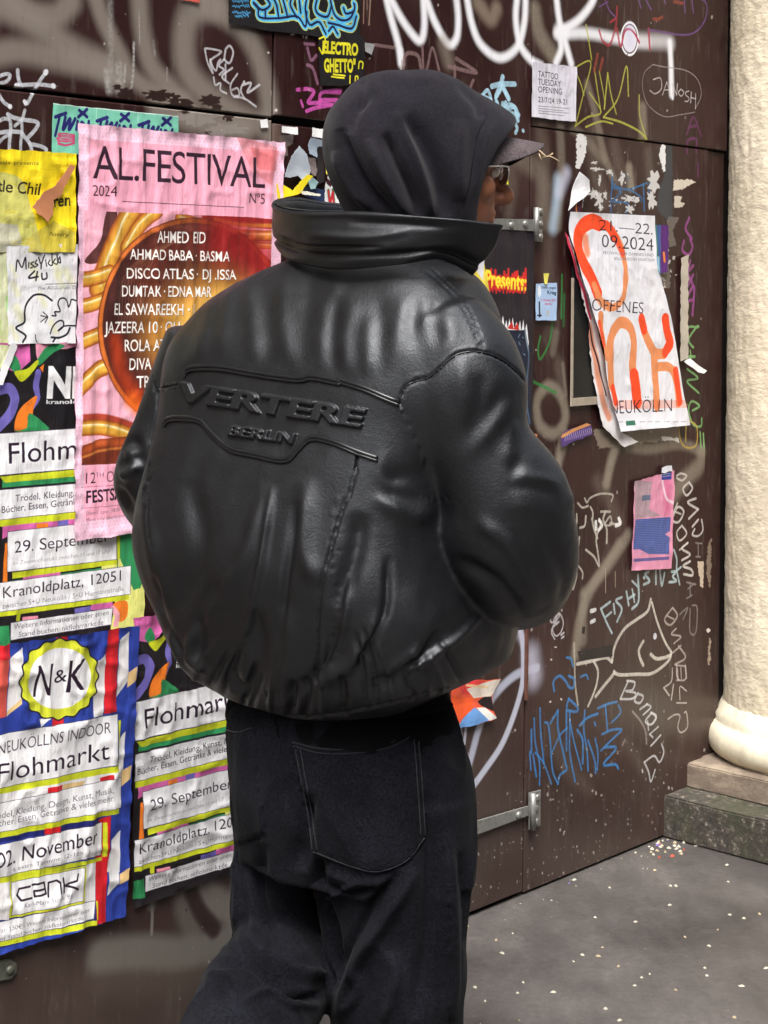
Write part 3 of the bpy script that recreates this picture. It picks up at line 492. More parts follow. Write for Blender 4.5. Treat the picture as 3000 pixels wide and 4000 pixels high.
# ================================================================== PAPER ON THE BOARDS
def quad_grid(corners, g_=.012, wob=.0015, seed=1):
    """corners TL, TR, BR, BL in photograph pixels -> s,t grid"""
    st = wall_st(np.asarray(corners, float)); W = np.hypot(*(st[1] - st[0])); H = np.hypot(*(st[3] - st[0])); nc, nr = max(4, int(W / g_)), max(4, int(H / g_))
    u = np.linspace(0, 1, nc)[None, :, None]; v = np.linspace(0, 1, nr)[:, None, None]
    G = (1 - v) * ((1 - u) * st[0] + u * st[1]) + v * ((1 - u) * st[3] + u * st[2])
    r = np.random.default_rng(seed); e = vnoise((nr, nc), 2.2, seed) - .5; f = vnoise((nr, nc), 2.2, seed + 5) - .5
    m = np.zeros((nr, nc)); m[0] = m[-1] = 1; m[:, 0] = m[:, -1] = 1
    G[..., 0] += wob * 2 * e * m; G[..., 1] += wob * 2 * f * m
    return G, nr, nc
def crumple(nr, nc, g_, amp, seed, vert=1.0, lift=0.0):
    """pasted paper: vertical ridges, sharp creases, lifting edges"""
    a = vnoise((nr, nc), (max(4, .10 * vert / g_), max(1.5, .018 / g_)), seed); b = vnoise((nr, nc), (max(3, .05 / g_), max(3, .05 / g_)), seed + 1)
    c = 1 - np.abs(vnoise((nr, nc), (max(3, .045 / g_), max(3, .06 / g_)), seed + 2) * 2 - 1); d = 1 - np.abs(vnoise((nr, nc), (max(3, .09 * vert / g_), max(2, .03 / g_)), seed + 3) * 2 - 1)
    z = .42 * a ** 2 * vert + .25 * b + .35 * c ** 5 + .5 * d ** 6
    edge = np.zeros((nr, nc)); yy = np.minimum(np.arange(nr), np.arange(nr)[::-1])[:, None] * g_; xx = np.minimum(np.arange(nc), np.arange(nc)[::-1])[None] * g_
    near = np.minimum(yy, xx); edge = np.exp(-near / .012) * vnoise((nr, nc), 4, seed + 7) ** 2
    return amp * z + lift * edge
def sheet(name, corners, cv, label, cat, off, amp=.004, seed=1, vert=1.0, lift=.004, g_=.0075, group=None, material=None, shift=(0, 0), extra=None, rough=.55):
    G, nr, nc = quad_grid(corners, g_, .0012, seed); z = off + crumple(nr, nc, g_, amp, seed, vert, lift)
    if extra is not None: z = z + extra(np.linspace(0, 1, nc)[None], np.linspace(0, 1, nr)[:, None])
    st = G.reshape(-1, 2); V = WP(st[:, 0] + shift[0], st[:, 1] + shift[1], z.ravel())
    o = mesh_obj(name, V, grid_faces(nr, nc), material or print_mat(name + '_print', cv.image(name + '_print'), rough), None, True, uv_of(st, cv))
    # origin onto the paper
    c = V.mean(0); o.data.transform(Matrix.Translation(-Vector(c))); o.location = c
    tag(o, label, cat, group); return o
def canvas_for(corners, res=1300, base=(235, 235, 236), pad=.004):
    st = wall_st(np.asarray(corners, float)); return Canvas(st[:, 0].min() - pad, st[:, 0].max() + pad, st[:, 1].min() - pad, st[:, 1].max() + pad, res, base)
def scrap(name, c, pts, col, label, cat='paper scrap', off=.004, curl=.004, jag=.05, group=None, rough=.55, art=None, seed=None, th=.0006):
    """a torn piece: outline with ragged edge, slight curl, real thickness; art(canvas) prints on it"""
    p = np.asarray(pts, float); out = []
    for a, b in zip(p, np.roll(p, -1, 0)):
        L = np.hypot(*(b - a)); n = max(1, int(L / 22)); d = (b - a) / max(L, 1e-6); nn = np.array([-d[1], d[0]])
        for k in range(n): out.append(a + (b - a) * k / n + nn * (rr.uniform(-1, 1) * min(8, L * jag) if k else 0))
    px = c(np.array(out)); st = wall_st(px); n = len(st)
    bm = bmesh.new(); vs = [bm.verts.new((s_, t_, 0)) for s_, t_ in st]; bm.faces.new(vs); bmesh.ops.triangulate(bm, faces=bm.faces[:])
    for _ in range(5):
        es = [e for e in bm.edges if e.calc_length() > .02]
        if not es: break
        bmesh.ops.subdivide_edges(bm, edges=es, cuts=1); bmesh.ops.triangulate(bm, faces=[f for f in bm.faces if len(f.verts) > 3])
    A = np.array([v.co[:2] for v in bm.verts]); bm.verts.index_update(); Fc = [tuple(v.index for v in f.verts) for f in bm.faces]
    bd = set(); [bd.add(tuple(v.index for v in e.verts)) for e in bm.edges if len(e.link_faces) == 1]; bm.free()
    ce = A.mean(0); R = np.abs(A - ce).max() + 1e-6; ph = rr.uniform(0, 6.28)
    z = off + curl * (np.sin(A[:, 0] * 90 + ph) * .25 + np.cos(A[:, 1] * 70 + ph * 2) * .25 + .5 + .6 * (np.hypot(*(A - ce).T) / R) ** 2)
    N = len(A); top = WP(A[:, 0], A[:, 1], z); bot = WP(A[:, 0], A[:, 1], z - th)
    F2 = Fc + [tuple(N + i for i in f[::-1]) for f in Fc] + [(a, b, N + b, N + a) for a, b in bd]
    if art:
        cv = Canvas(A[:, 0].min() - .003, A[:, 0].max() + .003, A[:, 1].min() - .003, A[:, 1].max() + .003, 1300, col); art(cv)
        m = print_mat(name + '_print', cv.image(name + '_print'), rough); uv = np.vstack([uv_of(A, cv)] * 2)
    else: m = plain(name, col, rough, 0, .12, 30, .3, .003, .35); uv = None
    V = np.vstack([top, bot]); o = mesh_obj(name, V, F2, m, None, False, uv); cc = V.mean(0); o.data.transform(Matrix.Translation(-Vector(cc))); o.location = cc
    tag(o, label, cat, group); return o
INK = (38, 22, 40)

# ---- festival poster
AL_C = np.vstack([cA((438, 728), (1650, 842)), [(1050, 2006)], cE(((500, 968),))]); AL_C[3] = (271, 2112)
k = canvas_for(AL_C, 1500, (246, 200, 220))
PINK = (246, 172, 194)
cor = AL_C
def bil(u, v):
    return (1 - v) * ((1 - u) * cor[0] + u * cor[1]) + v * ((1 - u) * cor[3] + u * cor[2])
for i in range(56):
    for j in range(110):
        u, v = (i + .5 * (j % 2)) / 56, j / 110
        if .052 < u < .93 and .034 < v < .955: continue
        p = bil(u, v); q = 2.6; k.poly([(p[0] - q, p[1] - q), (p[0] + q, p[1] - q), (p[0], p[1] + q)], (222, 142, 184), .75)
k.poly([bil(.05, .036), bil(.945, .030), bil(.945, .955), bil(.05, .955)], PINK)
k.poly(np.vstack([cA((1360, 800), (1610, 870)), [bil(.945, .12)], cA(((1450, 1000),))]), (226, 120, 120), .5)
k.poly(cA((1440, 870), (1620, 890), (1600, 1010), (1500, 1000)), (214, 92, 92), .45)
k.text('AL.FESTIVAL', cA(((520, 1052),))[0], cA(((1535, 1110),))[0], 128, (46, 24, 40), .0, 0, .97, .94)
k.text('2024', cA(((517, 1155),))[0], cA(((660, 1160),))[0], 42, (46, 24, 40), -.005); k.text('Nº5', cA(((1443, 1198),))[0], cA(((1535, 1203),))[0], 40, (46, 24, 40), -.005)
k.stroke(cA((697, 1188), (1408, 1223)), 2.2, (46, 24, 40))
# picture field
fld = np.array([cA(((470, 1242),))[0], cA(((1573, 1285),))[0], bil(.935, .845), cE(((551, 396),))[0]]); k.poly(fld, (246, 180, 198))
# clip by painting inside a second canvas
k2 = Canvas(k.s0, k.s1, k.t0, k.t1, k.res, (246, 180, 198))
GOLD, GOLD2, DEEP, RED, MAR = (222, 166, 60), (246, 214, 120), (150, 70, 26), (150, 32, 30), (72, 34, 30)
def ribbon(pts, w):
    k2.stroke(pts, w, DEEP, 1, .1); k2.stroke(pts, w * .82, (196, 120, 40), 1, .3); k2.stroke(pts, w * .6, GOLD, .95, .6)
    q = np.asarray(pts, float) - [0, w * .13]; k2.stroke(q, w * .16, GOLD2, .95, .9); k2.stroke(q - [0, w * .05], w * .06, (255, 246, 220), .9, .8)
k2.poly(cA((440, 1230), (640, 1230), (600, 1360), (480, 1530), (440, 1560)), (246, 180, 198))
k2.poly(cA((600, 1250), (660, 1250), (640, 1400), (560, 1540), (470, 1540), (560, 1420)), MAR, .9, 4)
ribbon(cA((760, 1230), (700, 1330), (650, 1440), (600, 1560), (560, 1700)), 95); ribbon(cA((900, 1240), (800, 1330), (720, 1460)), 60)
k2.poly(cL((560, 195), (1000, 240), (1000, 300), (700, 270), (560, 240)), RED, .95); ribbon(cL((430, 230), (620, 290), (800, 330), (1010, 335)), 44); k2.stroke(cL((640, 240), (800, 270), (1000, 275)), 16, (220, 150, 60), .9, .6); ribbon(cL((640, 350), (830, 385), (1010, 395)), 26)
for pts, w in ((cD((560, 400), (700, 390), (850, 340)), 62), (cD((560, 620), (700, 600), (830, 540)), 60), (cD((560, 930), (700, 870), (830, 820)), 62), (cD((560, 1330), (680, 1200), (760, 1130), (860, 1080)), 66)): ribbon(pts, w)
a = np.linspace(0, 2 * np.pi, 60); ccx, ccy, rx, ry = 735, 1270, 372, 420
ell = lambda f, dx=0, dy=0: np.stack([ccx + dx + rx * f * np.cos(a), ccy + dy + ry * f * np.sin(a)], -1)
k2.poly(ell(1.0), (120, 60, 34)); k2.poly(ell(.985), (176, 92, 34)); k2.poly(ell(.95), MAR)
k2.stroke(ell(.97)[20:42], 16, (226, 120, 50), .9, .7)
k2.stroke(np.array([(560, 1080), (640, 960), (780, 930), (900, 980)]), 150, (104, 44, 32), .8, 1.0); k2.stroke(np.array([(860, 930), (960, 990), (1040, 1110)]), 200, (150, 26, 28), .9, 1.0)
k2.stroke(np.array([(640, 1300), (800, 1200), (960, 1260), (900, 1400), (700, 1450)]), 250, (214, 150, 62), .95, .9); k2.stroke(np.array([(700, 1260), (860, 1180), (980, 1240)]), 120, (232, 186, 92), .7, 1.0)
k2.stroke(np.array([(430, 1330), (470, 1480), (560, 1590)]), 70, (190, 60, 24), .8, .9); k2.stroke(np.array([(500, 1560), (540, 1600)]), 60, (244, 110, 30), .8, 1.0)
for i in range(9): k2.stroke(np.array([(440 + 12 * i, 1290 - 10 * i), (470 + 14 * i, 1080 - 8 * i), (600 + 12 * i, 960 - 4 * i)]), 2.5, (190, 140, 100), .45, .8)
k2.stroke(cE((540, 60), (700, 55), (850, 90), (1000, 150)), 30, (170, 60, 40), .95, .3); ribbon(cE((530, 130), (700, 125), (850, 160), (1000, 230)), 62)
k2.poly(cE((540, 260), (680, 210), (880, 190), (900, 400), (540, 410)), (110, 44, 26)); k2.stroke(cE((540, 300), (700, 240), (880, 230)), 30, (196, 90, 40), .8, .9); k2.stroke(cE((560, 340), (700, 290), (880, 270)), 10, (226, 140, 60), .7, .8); k2.poly(cE((545, 230), (700, 205), (600, 240), (548, 262)), (238, 180, 190))
r = k._edges(k.xy(fld), np.roll(k.xy(fld), -1, 0)); lo, hi, cov = r; sub = k.a[lo[1]:hi[1], lo[0]:hi[0]]; sub[..., :3] = sub[..., :3] * (1 - cov[..., None]) + k2.a[lo[1]:hi[1], lo[0]:hi[0], :3] * cov[..., None]
for txt, p0, p1, h in (('AHMED EID', (290, 374), (580, 378), 44), ('AHMAD BABA · BASMA', (137, 472), (718, 485), 40), ('DISCO ATLAS · DJ عISSA'.replace('ع', '.'), (120, 584), (760, 592), 40), ('DUMTAK · EDNA MAR', (90, 690), (620, 694), 42), ('EL SAWAREEKH · J', (37, 798), (510, 800), 44), ('JAZEERA 10 · OLI', (-18, 906), (430, 902), 44), ('ROLA AZ', (107, 1012), (345, 1008), 44), ('DIVA', (135, 1122), (262, 1118), 44), ('TRI', (176, 1226), (266, 1222), 44)):
    p = cL((p0, p1)); k.text(txt, p[0] + [1.5, 2.5], p[1] + [1.5, 2.5], h, (70, 30, 30), .012, 0, .6); k.text(txt, p[0], p[1], h, (250, 246, 240), .012)
for txt, p0, p1, h, w, col in (('12', (588, 530), (655, 524), 42, -.01, INK), ('TH', (658, 484), (708, 480), 18, -.02, INK), ('OCTOBER', (730, 518), (1100, 480), 41, -.015, INK), ('FESTSAAL', (588, 668), (940, 628), 46, .02, INK), ('Doors open: 18:00', (588, 755), (835, 726), 14, -.01, (120, 90, 110)), ('More info: alberlin.com', (588, 802), (875, 768), 14, -.01, (120, 90, 110))):
    p = cE((p0, p1)); k.text(txt, p[0], p[1], h, col, w)
for p0, p1 in (((550, 556), (900, 530)), ((550, 706), (900, 676))): k.stroke(cE((p0, p1)), 1.6, (110, 50, 80), .8)
sheet('festival_poster', AL_C, k, 'tall pink AL.FESTIVAL poster with gold ribbons pasted left of the person', 'poster', .012, .0055, 11, 2.6, .006, .005)

# ---- flea market poster art (shared by the two copies)
def box(k, c, q, shadow=None, edge=(60, 50, 70)):
    if shadow is not None: k.poly(c(shadow), (200, 208, 40))
    k.poly(c(q), (236, 236, 238)); k.stroke(c(list(q) + [q[0]]), 2.2, edge, .8, .1, 0)
PUR, ORA, GRN, MAG, YEL, LEM = (116, 106, 186), (240, 128, 40), (50, 146, 88), (214, 104, 170), (202, 210, 40), (232, 232, 132)
FM_C = np.array([(-22., 1338.), (548., 1336.), (556., 2440.), (-22., 2560.)])
k = canvas_for(FM_C, 1400, (28, 24, 28)); q = lambda *p: cD(p); e_ = lambda *p: cE(p)
k.poly(q((-60, 900), (225, 905), (225, 1060), (130, 1150), (-60, 1100)), MAG, 1); k.poly(q((265, 905), (620, 905), (600, 960), (420, 960), (285, 1060), (268, 1000)), (240, 160, 184)); k.poly(q((900, 900), (1200, 900), (1200, 1100)), (240, 160, 184))
k.poly(q((60, 1080), (105, 1010), (150, 1110), (130, 1160), (70, 1120)), GRN, 1, 4); k.poly(q((275, 1055), (340, 965), (420, 918), (505, 935), (420, 990), (300, 1090)), GRN, 1, 4)
k.poly(q((100, 1140), (200, 1120), (275, 1050), (288, 1080), (210, 1190), (160, 1225), (120, 1190)), YEL, 1, 4); k.poly(q((300, 1110), (340, 1080), (330, 1150)), ORA)
k.stroke(q((-20, 1290), (60, 1280), (105, 1360), (70, 1480), (-20, 1590)), 42, PUR, 1, .05); k.stroke(q((290, 1150), (275, 1260), (290, 1340), (240, 1430)), 28, PUR, 1, .05)
k.poly(q((285, 1340), (255, 1450), (235, 1605), (105, 1620), (125, 1490), (200, 1390)), ORA, 1, 4); k.poly(q((220, 1480), (330, 1550), (375, 1620), (90, 1625), (200, 1600)), GRN, 1, 3)
a = np.linspace(0, 2 * np.pi, 60); k.poly(cD(np.stack([640 + 335 * np.cos(a), 1275 + 335 * np.sin(a)], -1)), (24, 22, 26))
k.text('NK', cD(((365, 1346),))[0], cD(((760, 1346),))[0], 112, (240, 240, 240), .05); k.text('kranoldplatz', cD(((362, 1405),))[0], cD(((760, 1400),))[0], 16, (230, 230, 230), .02)
for p, col in ((((0, 480), (1100, 400), (1100, 470), (0, 560)), GRN), (((0, 800), (1100, 700), (1100, 850), (0, 930)), MAG), (((0, 930), (60, 900), (60, 1300), (0, 1300)), (30, 24, 28)), (((0, 1240), (1100, 1080), (1100, 1160), (0, 1260)), GRN), (((150, 1200), (420, 1160), (420, 1220), (150, 1250)), MAG), (((0, 1450), (900, 1320), (900, 1700), (0, 1700)), (30, 24, 28)), (((250, 820), (330, 812), (330, 860), (250, 860)), ORA), (((400, 800), (480, 790), (480, 840), (400, 840)), PUR),
               (((150, 1490), (260, 1480), (260, 1520), (150, 1530)), (240, 150, 170)), (((520, 1430), (640, 1410), (640, 1450), (520, 1470)), PUR), (((640, 1400), (800, 1380), (800, 1440), (640, 1440)), MAG), (((-40, 1560), (50, 1550), (60, 1700), (-40, 1700)), GRN), (((20, 960), (45, 955), (40, 1240), (5, 1240)), ORA)):
    k.poly(cE(p), col)
k.poly(e_((840, 900), (1060, 880), (1060, 1700), (760, 1700), (830, 1300)), LEM); k.poly(e_((830, 915), (940, 905), (1010, 1200), (960, 1310), (900, 1180), (850, 1060)), GRN, 1, 4); k.poly(e_((900, 1340), (1010, 1290), (1020, 1480), (930, 1490)), LEM, 1, 4)
k.poly(e_((800, 1400), (900, 1375), (900, 1490), (840, 1520)), ORA, 1, 4); k.stroke(e_((800, 1430), (830, 1480), (820, 1540)), 24, (240, 170, 184), 1, .1); k.poly(e_((720, 1120), (830, 1110), (820, 1160), (720, 1170)), LEM)
box(k, cE, ((-30, 172), (900, 108), (900, 395), (-30, 472)), ((-20, 480), (915, 395), (915, 445), (20, 525))); box(k, cE, ((-30, 577), (900, 500), (900, 695), (-30, 792)), ((-20, 792), (900, 695), (900, 745), (-20, 840)))
box(k, cE, ((40, 877), (832, 790), (826, 1076), (40, 1167)), ((75, 1170), (850, 1070), (852, 905), (832, 905), (830, 1110), (75, 1215))); box(k, cE, ((-30, 1246), (928, 1121), (924, 1326), (-30, 1455)), ((-30, 1455), (915, 1330), (915, 1365), (-30, 1490)))
k.poly(e_((100, 1450), (140, 1445), (130, 1520), (100, 1520)), YEL); box(k, cE, ((60, 1530), (798, 1425), (790, 1545), (60, 1658)))
for txt, p0, p1, h, w, col in (('Flohmarkt', (50, 388), (860, 322), 80, 0.0, INK), ('Trödel, Kleidung, Kunst, Musik,', (97, 660), (850, 585), 26, -.005, INK), ('Bücher, Essen, Getränke & vieles mehr', (-5, 742), (880, 640), 26, -.005, INK), ('29. September', (92, 1030), (778, 945), 45, -.005, INK), ('im Zweiwochentakt zwischen 11 und 17 Uhr', (80, 1118), (782, 1030), 16, -.015, (130, 125, 130)), ('Kranoldplatz, 12051', (8, 1355), (858, 1228), 43, -.005, INK), ('zwischen S+U Neukölln / S+U Hermannstraße', (2, 1430), (877, 1302), 20, -.01, (110, 104, 112)), ('Weitere Informationen oder einen', (88, 1580), (770, 1475), 20, -.005, (110, 100, 108)), ('Stand buchen: nkflohmarkt.de', (125, 1635), (735, 1545), 20, -.005, (110, 100, 108))):
    p = cE((p0, p1)); k.text(txt, p[0], p[1], h, col, w)
fm_mat = print_mat('flea_market_print', k.image('flea_market_print'))
dst = wall_st(cF(((970, 775),)))[0] - wall_st(cE(((50, 388),)))[0]
sheet('flea_market_poster', FM_C, k, 'colourful NK flea market poster partly under the pink festival poster', 'poster', .004, .005, 21, 1.6, .003, .006, 'flea market posters of 29 September', fm_mat)
sheet('flea_market_poster', FM_C, k, 'lower flea market poster beside the person, above the grey spray patch', 'poster', .003, .010, 33, .9, .006, .0055, 'flea market posters of 29 September', fm_mat, tuple(dst))

# ---- union jack poster
UJ_C = np.vstack([[(-110., 2530.)], cF(((922, 66),)), cG(((780, 618),)), [(-110., 3746.)]])
BLU, RD, WT, BE = (42, 62, 150), (206, 32, 42), (228, 226, 226), (224, 190, 132)
k = canvas_for(UJ_C, 1400, BLU); f_ = lambda *p: cF(p); h_ = lambda *p: cG(p)
for c, p, col in ((cF, ((-200, 190), (42, 182), (38, 290), (0, 330), (-200, 500)), RD), (cF, ((-200, 300), (30, 300), (18, 690), (-200, 720)), (226, 92, 80)), (cF, ((38, 292), (125, 215), (118, 590), (22, 685)), WT), (cF, ((118, 560), (118, 600), (22, 690), (22, 660)), BE), (cF, ((345, 150), (432, 132), (430, 200), (345, 215)), RD), (cF, ((695, 98), (780, 82), (765, 655), (682, 672)), RD), (cF, ((785, 165), (852, 108), (845, 440), (770, 560)), WT), (cF, ((690, 262), (690, 480), (676, 680), (606, 695), (610, 330)), WT),
                  (cF, ((843, 392), (905, 345), (900, 440), (838, 492)), BE), (cF, ((315, 700), (405, 690), (400, 790), (315, 800)), RD), (cF, ((240, 705), (315, 695), (250, 760)), WT), (cF, ((780, 850), (825, 785), (812, 1060), (770, 1090)), WT), (cF, ((800, 1060), (868, 1015), (860, 1110), (800, 1165)), BE), (cF, ((620, 1400), (725, 1360), (715, 1746), (625, 1746)), RD), (cF, ((735, 1520), (790, 1460), (785, 1746), (700, 1746)), WT), (cF, ((-100, 1200), (800, 1050), (800, 1150), (-100, 1290)), WT), (cF, ((290, 1170), (395, 1150), (390, 1200), (290, 1215)), RD), (cF, ((655, 1105), (735, 1080), (735, 1130), (655, 1140)), RD), (cF, ((400, 1150), (560, 1125), (520, 1180), (400, 1200)), BE),
                  (cF, ((-100, 1480), (650, 1370), (650, 1420), (-100, 1560)), (30, 36, 100)), (cF, ((270, 1440), (380, 1425), (375, 1480), (270, 1490)), RD), (cG, ((600, 100), (672, 85), (660, 655), (592, 672)), RD), (cG, ((692, 125), (752, 62), (740, 405), (672, 488)), WT), (cG, ((745, 345), (802, 290), (795, 375), (742, 412)), BE), (cG, ((-100, 560), (560, 440), (600, 660), (-100, 840)), (30, 38, 110)), (cG, ((520, 290), (600, 250), (592, 520), (520, 530)), WT), (cG, ((250, 335), (335, 320), (330, 360), (250, 370)), RD), (cG, ((248, 580), (330, 568), (325, 600), (250, 608)), RD), (cG, ((-100, 380), (40, 360), (30, 640), (-100, 640)), WT), (cG, ((50, 385), (180, 360), (180, 410), (50, 420)), (30, 36, 90)), (cG, ((415, 290), (520, 275), (520, 330), (415, 330)), (30, 36, 90))):
    k.poly(c(p), col)
a = np.linspace(0, 2 * np.pi, 145); sc = 1 + .035 * np.cos(16 * a); k.poly(cF(np.stack([372 + 272 * sc * np.cos(a) * 1.0, 432 + 276 * sc * np.sin(a) - 18 * np.cos(a)], -1)), (24, 20, 40)); k.poly(cF(np.stack([372 + 262 * sc * np.cos(a), 432 + 266 * sc * np.sin(a) - 18 * np.cos(a)], -1)), (208, 214, 54)); k.poly(cF(np.stack([374 + 215 * np.cos(a), 428 + 208 * np.sin(a) - 14 * np.cos(a)], -1)), (236, 236, 238))
k.text('N', f_((200, 556))[0], f_((322, 540))[0], 122, INK, .0, .12); k.text('&', f_((342, 462))[0], f_((425, 448))[0], 50, INK, .0); k.text('K', f_((420, 524))[0], f_((545, 502))[0], 122, INK, .0, .12)
box(k, cF, ((-160, 832), (775, 670), (765, 1016), (-160, 1200)), ((-160, 1195), (770, 1020), (797, 712), (778, 715), (776, 1060), (-160, 1240))); box(k, cF, ((-160, 1305), (800, 1100), (792, 1308), (-160, 1505)), ((-160, 1500), (780, 1310), (780, 1345), (-160, 1545))); box(k, cF, ((-160, 1590), (672, 1408), (665, 1632), (-160, 1810)), ((-160, 1800), (700, 1640), (702, 1408), (678, 1412), (672, 1670), (-160, 1850)))
k.poly(cG(((40, 380), (530, 290), (528, 535), (30, 630))), (208, 214, 54)); box(k, cG, ((50, 398), (520, 302), (515, 520), (48, 612))); box(k, cG, ((-120, 672), (592, 518), (582, 636), (-120, 800)), ((-120, 790), (608, 640), (605, 518), (595, 518), (600, 675), (-120, 830)))
for c, txt, p0, p1, h, w, col in ((cF, 'NEUKÖLLNS INDOOR', (-52, 945), (722, 798), 45, -.012, INK), (cF, 'Flohmarkt', (-50, 1140), (710, 975), 74, -.004, INK), (cF, 'Trödel, Kleidung, Design, Kunst, Musik,', (-100, 1400), (742, 1206), 25, -.01, (80, 72, 84)), (cF, 'Bücher, Essen, Getränke & vieles mehr', (-90, 1452), (740, 1262), 25, -.01, (80, 72, 84)), (cF, '02. November', (-60, 1720), (635, 1545), 58, 0, INK), (cG, '6 extra Termine: 12-18h', (60, 330), (500, 215), 16, -.01, (100, 92, 104)),
                                   (cG, 'Karl-Marx-Straße 95', (130, 562), (440, 500), 17, -.01, (90, 84, 96)), (cG, 'Eintritt: 3,50€ - Weitere Informationen oder', (-100, 740), (560, 590), 16, -.01, (100, 92, 104)), (cG, 'einen Stand buchen: nkflohmarkt.de', (-90, 790), (512, 640), 16, -.01, (100, 92, 104))):
    p = c((p0, p1)); k.text(txt, p[0], p[1], h, col, w)
for pts in (((170, 425), (100, 440), (85, 480), (110, 515), (180, 500)), ((185, 415), (260, 398), (272, 470), (200, 490), (195, 455), (268, 440)), ((285, 490), (290, 400), (340, 385), (362, 400), (362, 468)), ((385, 372), (392, 465)), ((480, 345), (470, 385), (395, 420), (450, 430), (480, 445))):
    k.stroke(cG(pts), 8, INK, 1, .1, 0)
sheet('union_jack_poster', UJ_C, k, 'crumpled flea market poster with union jack pattern and round N&K badge', 'poster', .010, .011, 44, 1.2, .006, .0055)

# ---- small left posters
TQ = cA((303, 610), (1041, 686), (1041, 805), (296, 905)); TQ = np.array([TQ[0], TQ[1], [1041 / 1.508, 590.], [296 / 1.508, 606.]])
k = canvas_for(TQ, 1300, (122, 198, 172))
for x in (0, 245, 490):
    w_ = lambda *p: cA([(a_ + x, b_ + x * .1) for a_, b_ in p]); NV = (34, 32, 104)
    k.stroke(w_((318, 690), (380, 668)), 14, NV, 1, .1); k.stroke(w_((345, 680), (318, 800)), 11, NV, 1, .1); k.stroke(w_((378, 690), (365, 765), (405, 700), (400, 765), (435, 700)), 13, NV, 1, .1); k.stroke(w_((450, 715), (440, 765)), 12, NV, 1, .1); k.stroke(w_((470, 765), (475, 720), (505, 760), (515, 715)), 12, NV, 1, .1)
    k.stroke(w_((460, 650), (505, 690)), 13, NV, 1, .1); k.stroke(w_((505, 645), (455, 690)), 13, NV, 1, .1); k.stroke(w_((560, 640), (558, 900)), 2, (220, 235, 230), .9)
for i in range(14): k.stroke(cA((330 + rr.uniform(-5, 10), 785 + i * 5), (380, 790 + i * 5 + rr.uniform(-8, 8)), (430, 795 + i * 4)), 4, (204, 64, 112), .9, .2)
k.stroke(cA((300, 612), (1041, 688)), 3, (240, 245, 240), .9)
sheet('turquoise_poster', TQ, k, 'turquoise poster strip with dark blue lettering above the pink festival poster', 'poster', .004, .003, 5, 1.0, .002, .008)
YL = np.array([(-90., 578.), (287., 601.), (280., 985.), (-90., 985.)]); k = canvas_for(YL, 1300, (238, 212, 30))
k.poly([(-90, 700), (60, 690), (110, 800), (150, 960), (160, 985), (-90, 985)], (196, 196, 120), .85, 3); k.poly([(-90, 860), (60, 880), (80, 985), (-90, 985)], (190, 188, 170), .9); k.poly(cA(((160, 1390), (300, 1300), (420, 1370), (420, 1500), (100, 1500))), (186, 172, 80), .7)
k.text('genesis presents', cA(((-90, 968),))[0], cA(((215, 973),))[0], 15, (110, 100, 40), 0); k.text('Little Chil', cA(((-120, 1120),))[0], cA(((225, 1150),))[0], 46, (40, 30, 24), .01, .1); k.text('dren', cA(((262, 1225),))[0], cA(((400, 1210),))[0], 46, (40, 30, 24), .02, .1); k.text('Poetry', cA(((270, 1390),))[0], cA(((385, 1395),))[0], 16, (90, 80, 30), 0, .2)
for i in range(26): x, y = rr.uniform(0, 270), rr.uniform(640, 960); k.stroke([(x, y), (x + rr.uniform(20, 60), y + rr.uniform(-14, 14))], 3, rr.choice([(250, 234, 90), (200, 172, 20)]), .55, 1.0)
sheet('yellow_poster', YL, k, 'torn yellow poster with gothic black lettering at the upper left', 'poster', .005, .011, 8, .6, .004, .006)
scrap('brown_tape', cA, ((385, 970), (411, 985), (352, 1100), (330, 1160), (290, 1180), (288, 1260), (250, 1312), (160, 1220), (232, 1130), (300, 1095)), (186, 124, 88), 'brown tape stuck across the yellow poster', 'tape', .014, .003)
PS = cD((-120, 250), (48, 240), (45, 600), (-120, 1300)); PS = np.array([(-90., 985.), (30., 980.), (40., 1340.), (-90., 1600.)]); k = canvas_for(PS, 1100, (206, 210, 170))
for i in range(24): x, y = rr.uniform(-60, 30), rr.uniform(990, 1500); k.stroke([(x, y), (x + rr.uniform(-6, 6), y + rr.uniform(20, 70))], rr.uniform(5, 14), rr.choice([(150, 190, 90), (226, 228, 206), (190, 196, 120), (90, 200, 70)]), .5, .9)
sheet('faded_poster', PS, k, 'faded pale green poster at the left edge beside the cartoon poster', 'poster', .0035, .004, 9, 1.2, .003, .008)
WC = np.array([cD(((35, 130),))[0], cD(((605, 108),))[0], cD(((590, 912),))[0], cD(((40, 922),))[0]]); k = canvas_for(WC, 1400, (228, 228, 230))
for i in range(10): x, y = rr.uniform(20, 270), rr.uniform(960, 1300); k.stroke([(x, y), (x + 20, y + 40)], rr.uniform(14, 36), (226, 226, 120), .3, 1.0)
CD = (26, 24, 34)
